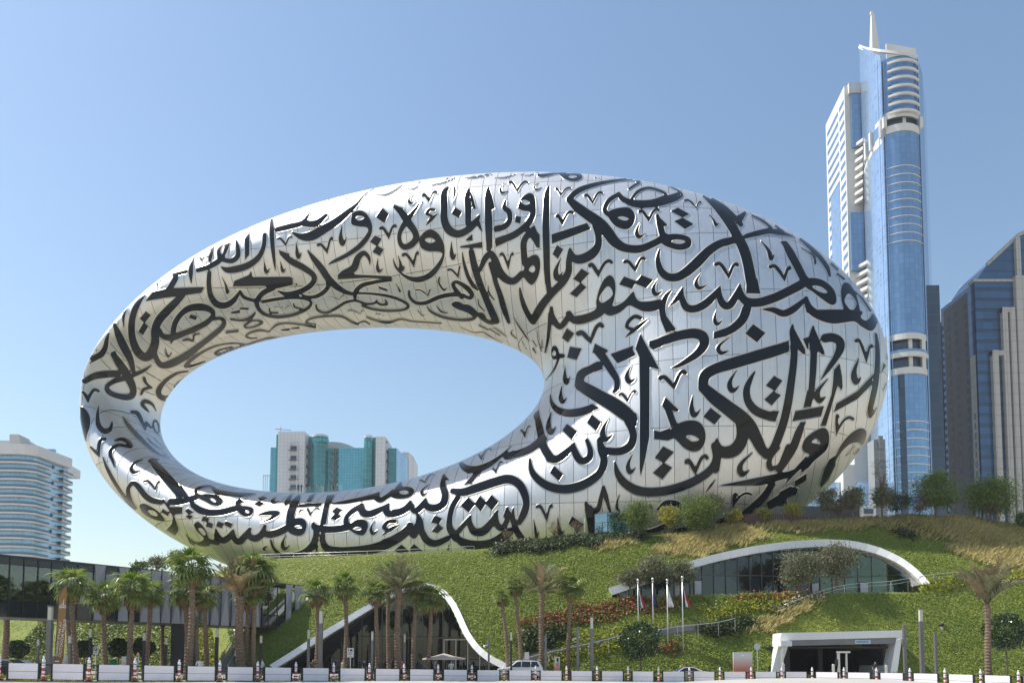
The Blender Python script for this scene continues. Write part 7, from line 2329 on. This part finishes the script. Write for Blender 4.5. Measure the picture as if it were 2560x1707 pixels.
# gradient panels: white fading to coral as printed
def grad(name, top, bot, h):
    m = bpy.data.materials.new(name); m.use_nodes = True; nt = m.node_tree; b = nt.nodes['Principled BSDF']; b.inputs['Roughness'].default_value = .5
    tc = nt.nodes.new('ShaderNodeTexCoord'); sp = nt.nodes.new('ShaderNodeSeparateXYZ'); nt.links.new(tc.outputs['Object'], sp.inputs[0])
    mr = nt.nodes.new('ShaderNodeMapRange'); mr.inputs[1].default_value = 0; mr.inputs[2].default_value = h; nt.links.new(sp.outputs['Z'], mr.inputs[0])
    rp = nt.nodes.new('ShaderNodeValToRGB'); rp.color_ramp.elements[0].color = (*bot, 1); rp.color_ramp.elements[1].color = (*top, 1); rp.color_ramp.elements[0].position = .42; rp.color_ramp.elements[1].position = .82
    nt.links.new(mr.outputs[0], rp.inputs[0]); nt.links.new(rp.outputs[0], b.inputs['Base Color']); return m
def totem(px, py, w_px, Y, label, gm=True, name='info_panel', dep=.25):
    Y = behind(px, Y)
    c = at(px, py, Y); z0 = float(gz(c.x)) + .06; w = w_px * Y / F / 2; H_ = c.z - z0
    root = thing(name, label, 'info panel', (c.x, Y, z0), 0, 'printed panels on the plaza')
    MB().box(-w, w, -dep / 2, dep / 2, .05, H_).build('panel', grad('coral_fade', (.62, .60, .58), (.62, .20, .13), H_) if gm else M['sign_white'], root, world=False)
    MB().box(-w - .03, w + .03, -dep / 2 - .03, dep / 2 + .03, 0, .05).build('plinth', M['grey_metal'], root, world=False)
    return root, w, H_
root, w, H_ = totem(1856, 1629, 47, 73, 'large printed panel fading from white to coral left of the car park entrance')
MB().add([(.22 * math.cos(2 * math.pi * k / 12), -.13, H_ - .35 + .1 * math.sin(2 * math.pi * k / 12)) for k in range(12)], [tuple(range(11, -1, -1))]).build('logo', M['print_white'], root, world=False)
root, w, H_ = totem(1317, 1629, 11, 71, 'narrow pale totem in front of the white car', dep=.4)
root, w, H_ = totem(1393, 1641, 13, 70, 'short coral totem with a black square pictogram right of the date palm', dep=.4)
MB().box(-w * .3, w * .5, -.215, -.205, H_ - .5, H_ - .1).build('pictogram', M['print_black'], root, world=False)
lt = MB()
for k in range(3): lt.box(-w * .3, w * .5, -.215, -.205, H_ - .65 - .12 * k, H_ - .6 - .12 * k)
lt.build('lettering', M['print_black'], root, world=False)
totem(162, 1638, 12, 60, 'coral and white panel at the foot of the brown banner')
totem(312, 1640, 12, 62, 'pale panel between the second and third palms')

# ------------------------------------------------------------------ parasol, bins, cones
def parasol(px, top_py, rim_py, w_px, Y, label):
    Y = behind(px, Y, 5)
    t = at(px, top_py, Y); z0 = float(gz(t.x)) + .1; r = w_px * Y / F / 2; zt = t.z - z0; zr = at(px, rim_py, Y).z - z0
    root = thing('parasol', label, 'parasol', (t.x, Y, z0))
    n = 8; V = [(0, 0, zt)] + [(r * .5 * math.cos(2 * math.pi * k / n), r * .5 * math.sin(2 * math.pi * k / n), zr + (zt - zr) * .42) for k in range(n)] + [(r * math.cos(2 * math.pi * k / n), r * math.sin(2 * math.pi * k / n), zr) for k in range(n)] + [(r * math.cos(2 * math.pi * k / n), r * math.sin(2 * math.pi * k / n), zr - .12) for k in range(n)]
    Fc = [(0, 1 + k, 1 + (k + 1) % n) for k in range(n)] + [(1 + k, 1 + n + k, 1 + n + (k + 1) % n, 1 + (k + 1) % n) for k in range(n)] + [(1 + n + k, 1 + 2 * n + k, 1 + 2 * n + (k + 1) % n, 1 + n + (k + 1) % n) for k in range(n)]
    obj('canopy', raw_mesh('canopy', V, Fc, mat('beige_canvas', (.56, .46, .38), .8)), root, world=False)
    MB().tube([(0, 0, 0), (0, 0, zt)], .05, 8).build('pole', M['grey_metal'], root, world=False)
    MB().box(-.4, .4, -.4, .4, 0, .08).build('base', M['concrete'], root, world=False)
    for k in range(n): MB().tube([(0, 0, zr - .15), (r * .75 * math.cos(2 * math.pi * k / n), r * .75 * math.sin(2 * math.pi * k / n), zr + .05)], .02, 4).build('rib', M['grey_metal'], root, world=False)
parasol(1110, 1632, 1645, 108, 74, 'wide beige parasol before the cave entrance')
for px, lab in ((2083, 'left metal bollard in the car park entrance'), (2215, 'right metal bollard in the car park entrance'), (1958, 'metal bollard at the left jamb of the car park entrance')):
    p = at(px, 1660, 84); root = thing('bollard', lab, 'bollard', (p.x, 84, float(gz(p.x))), 0, 'bollards at the car park entrance')
    MB().tube([(0, 0, 0), (0, 0, 2.0)], .16, 10).build('shaft', M['pole_white'], root, world=False); MB().sphere((0, 0, 2.0), .16, 10, 6, 0, .4).build('cap', M['pole_white'], root, True, world=False)
p = at(2138, 1662, 85); root = thing('traffic_cone', 'orange and white traffic cone inside the car park entrance', 'cone', (p.x, 85, float(gz(p.x)) + .5))
MB().box(-.22, .22, -.22, .22, 0, .05).build('base', M['sign_red'], root, world=False)
MB().tube([(0, 0, .05), (0, 0, .35)], [.19, .14], 10).build('body', M['sign_white'], root, world=False); MB().tube([(0, 0, .35), (0, 0, .8)], [.14, .04], 10).build('tip', M['sign_red'], root, world=False)
# boom gate and ticket column in the entrance
p = at(2096, 1640, 84.5); zg = float(gz(p.x)); root = thing('boom_gate', 'white barrier gate with raised arm frame in the car park entrance', 'gate', (p.x, 84.5, zg))
MB().box(-.12, .12, -.12, .12, 0, 3.3).build('post', M['pole_white'], root, world=False); MB().box(.8, .95, -.1, .1, 0, 3.3).build('post', M['pole_white'], root, world=False)
MB().box(-.2, 1.3, -.08, .08, 3.3, 3.5).build('crossbar', M['pole_white'], root, world=False); MB().box(-.35, -.1, -.15, .15, 1.9, 2.6).build('ticket_box', M['dark_metal'], root, world=False)
p = at(283, 1655, 63); root = thing('green_bin', 'dark green bin between two palms on the left plaza', 'bin', (p.x, 63, float(gz(p.x)) + .1))
MB().tube([(0, 0, 0), (0, 0, 1.35)], [.26, .30], 12).build('body', M['flag_green'], root, world=False); MB().tube([(0, 0, 1.35), (0, 0, 1.5)], [.31, .22], 12).build('lid', M['flag_green'], root, world=False)

# ------------------------------------------------------------------ cars
M['car_glass'] = mat('car_window', (.015, .02, .022), .05, spec=.7); M['tyre'] = mat('tyre', (.015, .015, .015), .8); M['rim'] = mat('alloy', (.45, .45, .46), .3, metal=.8)
def car(px, Y, L, Wd, prof, win, roofmat, bodymat, label, flip=False, belt=None, name='car', taxi=False):
    Y = behind(px, Y, 3.6)
    c = at(px, 1690, Y); root = thing(name, label, 'car', (c.x, Y, float(gz(c.x)) + .02), math.pi if flip else 0)
    # body: side profile lofted across the width with tumblehome
    n = len(prof); V = []
    for sx in (-1, 1):
        for x, z in prof:
            k = 1.0 if z < belt else 1.0 - .28 * (z - belt) / (max(q[1] for q in prof) - belt + 1e-6)
            V.append((x, sx * Wd / 2 * k, z))
    Fc = [tuple(range(n)), tuple(range(2 * n - 1, n - 1, -1))]
    mi = [0, 0]
    for i in range(n):
        Fc.append((i, n + i, n + (i + 1) % n, (i + 1) % n)); mi.append(1 if min(prof[i][1], prof[(i + 1) % n][1]) > belt - .02 else 0)
    me = raw_mesh('body', V, Fc, [bodymat, roofmat]); me.polygons.foreach_set('material_index', mi)
    o = obj('body', me, root, world=False); bv = o.modifiers.new('bevel', 'BEVEL'); bv.width = .07; bv.segments = 2
    top = max(q[1] for q in prof)
    for sx in (-1, 1):
        for wpoly in win:
            V2 = []
            for x, z in wpoly:
                k = 1.0 - .28 * (z - belt) / (top - belt); V2.append((x, sx * (Wd / 2 * k + .012), z))
            obj('window', raw_mesh('window', V2, [tuple(range(len(V2)))], M['car_glass']), root, world=False)
    for x in (-L * .31, L * .31):
        for sy in (-1, 1):
            y = sy * (Wd / 2 - .1)
            wv = MB().tube([(x, y - .11, .33), (x, y + .11, .33)], .33, 16).build('wheel', M['tyre'], root, world=False)
            r_ = MB().tube([(x, y - .115, .33), (x, y + .115, .33)], .2, 12).mesh('rim', M['rim']); o2 = bpy.data.objects.new('rim', r_); COL.objects.link(o2); o2.parent = wv
    return root, top
suv = [(-2.35, .35), (2.35, .35), (2.42, .75), (2.3, 1.0), (1.15, 1.12), (.35, 1.72), (-.2, 1.78), (-1.9, 1.74), (-2.3, 1.15), (-2.4, .8)]
swin = [[(.95, 1.15), (.3, 1.62), (-.1, 1.66), (-.1, 1.15)], [(-.2, 1.15), (-.2, 1.66), (-1.05, 1.65), (-1.05, 1.15)], [(-1.15, 1.15), (-1.15, 1.64), (-1.75, 1.62), (-2.0, 1.2)]]
car_w = mat('white_car_paint', (.74, .73, .71), .25, spec=.6)
root, _ = car(1300, 71, 4.7, 1.85, [(x, z * 1.12) for x, z in suv], [[(x, z * 1.12) for x, z in q] for q in swin], car_w, car_w, 'white sport utility car behind the barrier right of the cave entrance', True, 1.12 * 1.12)
for s_ in (-1, 1): MB().tube([(-1.6, s_ * .62, 2.03), (.1, s_ * .62, 2.05)], .03, 6).build('roof_rail', M['grey_metal'], root, world=False)
sed = [(-2.4, .3), (2.4, .3), (2.45, .65), (2.2, .85), (1.1, .98), (.35, 1.42), (-.75, 1.45), (-1.7, 1.05), (-2.35, .98), (-2.45, .6)]
dwin = [[(.9, 1.0), (.3, 1.34), (-.15, 1.37), (-.15, 1.0)], [(-.25, 1.0), (-.25, 1.37), (-.75, 1.36), (-1.3, 1.06)]]
car_b = mat('blue_roof_paint', (.03, .10, .30), .2, spec=.6); car_c = mat('cream_car_paint', (.55, .50, .42), .3, spec=.6)
root, top = car(1714, 74.5, 4.9, 1.85, [(x, z * 1.05) for x, z in sed], [[(x, z * 1.05) for x, z in q] for q in dwin], car_b, car_c, 'cream taxi with a blue roof and yellow roof light behind the barrier', True, .98 * 1.05, 'taxi')
MB().box(.2, .55, -.2, .2, top - .02, top + .16).build('roof_light', mat('taxi_yellow', (.75, .52, .03), .4), root, world=False)
car(22, 60, 4.7, 1.8, [(x, z * 1.05) for x, z in sed], [[(x, z * 1.05) for x, z in q] for q in dwin], mat('dark_car_paint', (.02, .02, .025), .2, spec=.6), M['black'], 'dark car at the left edge behind the first barrier panel', False, .98)
car(46, 64, 4.7, 1.8, sed, dwin, car_w, car_w, 'white low car behind the dark car at the left edge', False, .98)

# ------------------------------------------------------------------ people
def person(loc, Hh, rz, shirt, trousers, label, pose='stand', seed=0, hat=None):
    """one skinned figure; clothing by height"""
    rg = random.Random(seed); k = Hh / 1.75
    J = {'pelvis': (0, 0, .95), 'belly': (0, .0, 1.12), 'chest': (0, .02, 1.32), 'neck': (0, .02, 1.47), 'head0': (0, -.01, 1.56), 'head': (0, -.02, 1.66)}
    rad = {'pelvis': .15, 'belly': .14, 'chest': .165, 'neck': .055, 'head0': .085, 'head': .10}
    E = [('pelvis', 'belly'), ('belly', 'chest'), ('chest', 'neck'), ('neck', 'head0'), ('head0', 'head')]
    for s_, sg in (('l', 1), ('r', -1)):
        st = .12 if pose == 'walk' else .0
        J['hip' + s_] = (.1 * sg, 0, .9); J['knee' + s_] = (.11 * sg, -.03 - st * sg * .8, .5); J['ank' + s_] = (.11 * sg, .03 - st * sg * 1.6, .08); J['toe' + s_] = (.12 * sg, -.13 - st * sg * 1.6, .04)
        for n_, r_ in (('hip', .095), ('knee', .065), ('ank', .045), ('toe', .04)): rad[n_ + s_] = r_
        E += [('pelvis', 'hip' + s_), ('hip' + s_, 'knee' + s_), ('knee' + s_, 'ank' + s_), ('ank' + s_, 'toe' + s_)]
        J['sh' + s_] = (.2 * sg, .02, 1.42); rad['sh' + s_] = .06
        if pose == 'photo': J['el' + s_] = (.25 * sg, -.12, 1.2); J['wr' + s_] = (.09 * sg, -.3, 1.42); J['hd' + s_] = (.05 * sg, -.34, 1.48)
        else: J['el' + s_] = (.26 * sg, .04 + st * sg, 1.14); J['wr' + s_] = (.27 * sg, -.06 + st * sg, .92); J['hd' + s_] = (.26 * sg, -.1 + st * sg, .83)
        for n_, r_ in (('el', .045), ('wr', .032), ('hd', .038)): rad[n_ + s_] = r_
        E += [('chest', 'sh' + s_), ('sh' + s_, 'el' + s_), ('el' + s_, 'wr' + s_), ('wr' + s_, 'hd' + s_)]
    names = list(J); ix = {n_: i for i, n_ in enumerate(names)}
    me = bpy.data.meshes.new('person'); me.from_pydata([tuple(c * k for c in J[n_]) for n_ in names], [(ix[a], ix[b]) for a, b in E], [])
    o = bpy.data.objects.new('person_tmp', me); COL.objects.link(o)
    md = o.modifiers.new('skin', 'SKIN'); o.modifiers.new('sub', 'SUBSURF').levels = 1; o.modifiers['sub'].render_levels = 1
    for i, n_ in enumerate(names):
        sv = me.skin_vertices[0].data[i]; sv.radius = (rad[n_] * k, rad[n_] * k * (.75 if n_ in ('pelvis', 'belly', 'chest') else 1)); sv.use_root = n_ == 'pelvis'
    dg = bpy.context.evaluated_depsgraph_get(); m2 = bpy.data.meshes.new_from_object(o.evaluated_get(dg)); bpy.data.objects.remove(o)
    m2.materials.clear()
    for q in (M['skin'], shirt, trousers, M['hair'], M['black']): m2.materials.append(q)
    for pl in m2.polygons:
        z = pl.center.z / k; x = abs(pl.center.x) / k; y = pl.center.y / k
        i = 0
        if z < .1: i = 4
        elif z < .96 and x < .21: i = 2
        elif z < 1.46 and (x < .22 or z > 1.15): i = 1
        elif z > 1.69 or (z > 1.56 and y > .02): i = 3
        pl.material_index = i; pl.use_smooth = True
    p_ = bpy.data.objects.new('person', m2); COL.objects.link(p_); p_.location = loc; p_.rotation_euler = (0, 0, rz)
    return tag(p_, label, 'person')
cl = {n_: mat('cloth_' + n_, c, .8) for n_, c in dict(black=(.02, .02, .022), white=(.66, .65, .64), navy=(.03, .04, .09), purple=(.12, .05, .10), grey=(.2, .2, .2), beige=(.4, .33, .24), red=(.4, .05, .05), olive=(.1, .1, .05), orange=(.5, .2, .06)).items()}
def ring_top(px):
    # top of the lower ring limb under this pixel column
    ys_ = np.arange(1205, 1260, .5)
    P_ = to_surface(np.full(len(ys_), float(px)), ys_)
    k = np.where(~np.isnan(P_[:, 0]))[0]
    return Vector(P_[k[0]])
TP = [(741, 17, 'navy', 'black', 'walk', 'person in dark clothes, left of the pair on the ring terrace'), (748, 16, 'black', 'black', 'photo', 'person in black with raised hands on the ring terrace'), (762, 20, 'purple', 'beige', 'stand', 'person in a purple top and pale trousers on the ring terrace'),
      (788, 18, 'white', 'grey', 'photo', 'person in white holding up a phone on the ring terrace'), (807, 12, 'red', 'black', 'stand', 'short person in red on the ring terrace'), (828, 12, 'grey', 'black', 'stand', 'small person in grey on the ring terrace right side'), (838, 19, 'white', 'navy', 'photo', 'rightmost person in white on the ring terrace')]
for i, (px, h, a, b, ps, lab) in enumerate(TP):
    t = ring_top(px); sc = t.y / F
    p = Vector((t.x, t.y + 1.0, t.z)); q = p + Vector((0, 0, 0)); hh = 1.62 + .02 * h
    P0 = np.array([[t.x, t.y + 1.0, t.z + 1.0]])
    g = ringG(P0); P0 = P0 - (ringF(P0) / (g * g).sum(1))[:, None] * g
    person((P0[0, 0], P0[0, 1], P0[0, 2] + .08), min(max(h * sc * 1.02, 1.45), 1.85) if h > 14 else 1.3, R((i * 77) % 360), cl[a], cl[b], lab, ps, i)
# glass balustrade of the terrace
br = []
for px in range(722, 860, 6):
    t = ring_top(px); P0 = np.array([[t.x, t.y + .25, t.z + .5]]); g = ringG(P0); P0 = P0 - (ringF(P0) / (g * g).sum(1))[:, None] * g; br.append(Vector(P0[0]))
root = thing('glass_balustrade', 'low glass balustrade of the terrace on top of the lower ring', 'balustrade', br[0])
M['balustrade'] = glassmat('balustrade_glass', (.85, .9, .9), (1, 1, 1), .05)
for a, b in zip(br[:-1], br[1:]):
    V = [tuple(a), tuple(b), tuple(b + Vector((0, 0, 1.05))), tuple(a + Vector((0, 0, 1.05)))]
    obj('pane', raw_mesh('pane', V, [(0, 1, 2, 3)], M['balustrade']), root)
GP = [(911, 66, 'black', 'beige', 'walk', 'walking person in a black shirt and pale trousers before the cave entrance'), (856, 64, 'beige', 'beige', 'stand', 'person in beige at the foot of a palm before the cave entrance'), (498, 60, 'white', 'navy', 'stand', 'person in a white shirt behind the barrier near the tallest left palm'), (655, 62, 'white', 'grey', 'walk', 'person in white behind the barrier right of the left palm cluster'),
      (782, 68, 'olive', 'black', 'stand', 'person in dark olive beside the tall column by the cave entrance'), (1088, 74, 'grey', 'navy', 'stand', 'person under the left side of the beige parasol'), (1128, 72, 'white', 'grey', 'stand', 'person in pale shirt under the right side of the beige parasol'), (1005, 68, 'red', 'black', 'stand', 'person in red glimpsed beside the large date palm trunk'),
      (2189, 82, 'black', 'grey', 'stand', 'guard in a dark vest standing in the car park entrance')]
for i, (px, Y, a, b, ps, lab) in enumerate(GP):
    Y = behind(px, Y, 2.6)
    p = at(px, 1690, Y); z = float(gz(p.x)) + .1 + (.55 if px == 2189 else 0)
    person((p.x, Y, z), 1.78, R((40 + i * 83) % 360), cl[a], cl[b], lab, ps, 20 + i)

# ------------------------------------------------------------------ thin air haze
hz_ = MB().box(-900, 900, -60, 620, -3.5, 215).mesh('haze', None)
ho = bpy.data.objects.new('haze', hz_); COL.objects.link(ho); tag(ho, kind='stuff')
hm = bpy.data.materials.new('haze_air'); hm.use_nodes = True
hn = hm.node_tree; hn.nodes.remove(hn.nodes['Principled BSDF'])
pv = hn.nodes.new('ShaderNodeVolumePrincipled'); pv.inputs['Color'].default_value = (.86, .91, .97, 1); pv.inputs['Density'].default_value = .00022
pv.inputs['Anisotropy'].default_value = .2
hn.links.new(pv.outputs[0], hn.nodes['Material Output'].inputs['Volume'])
hz_.materials.append(hm)
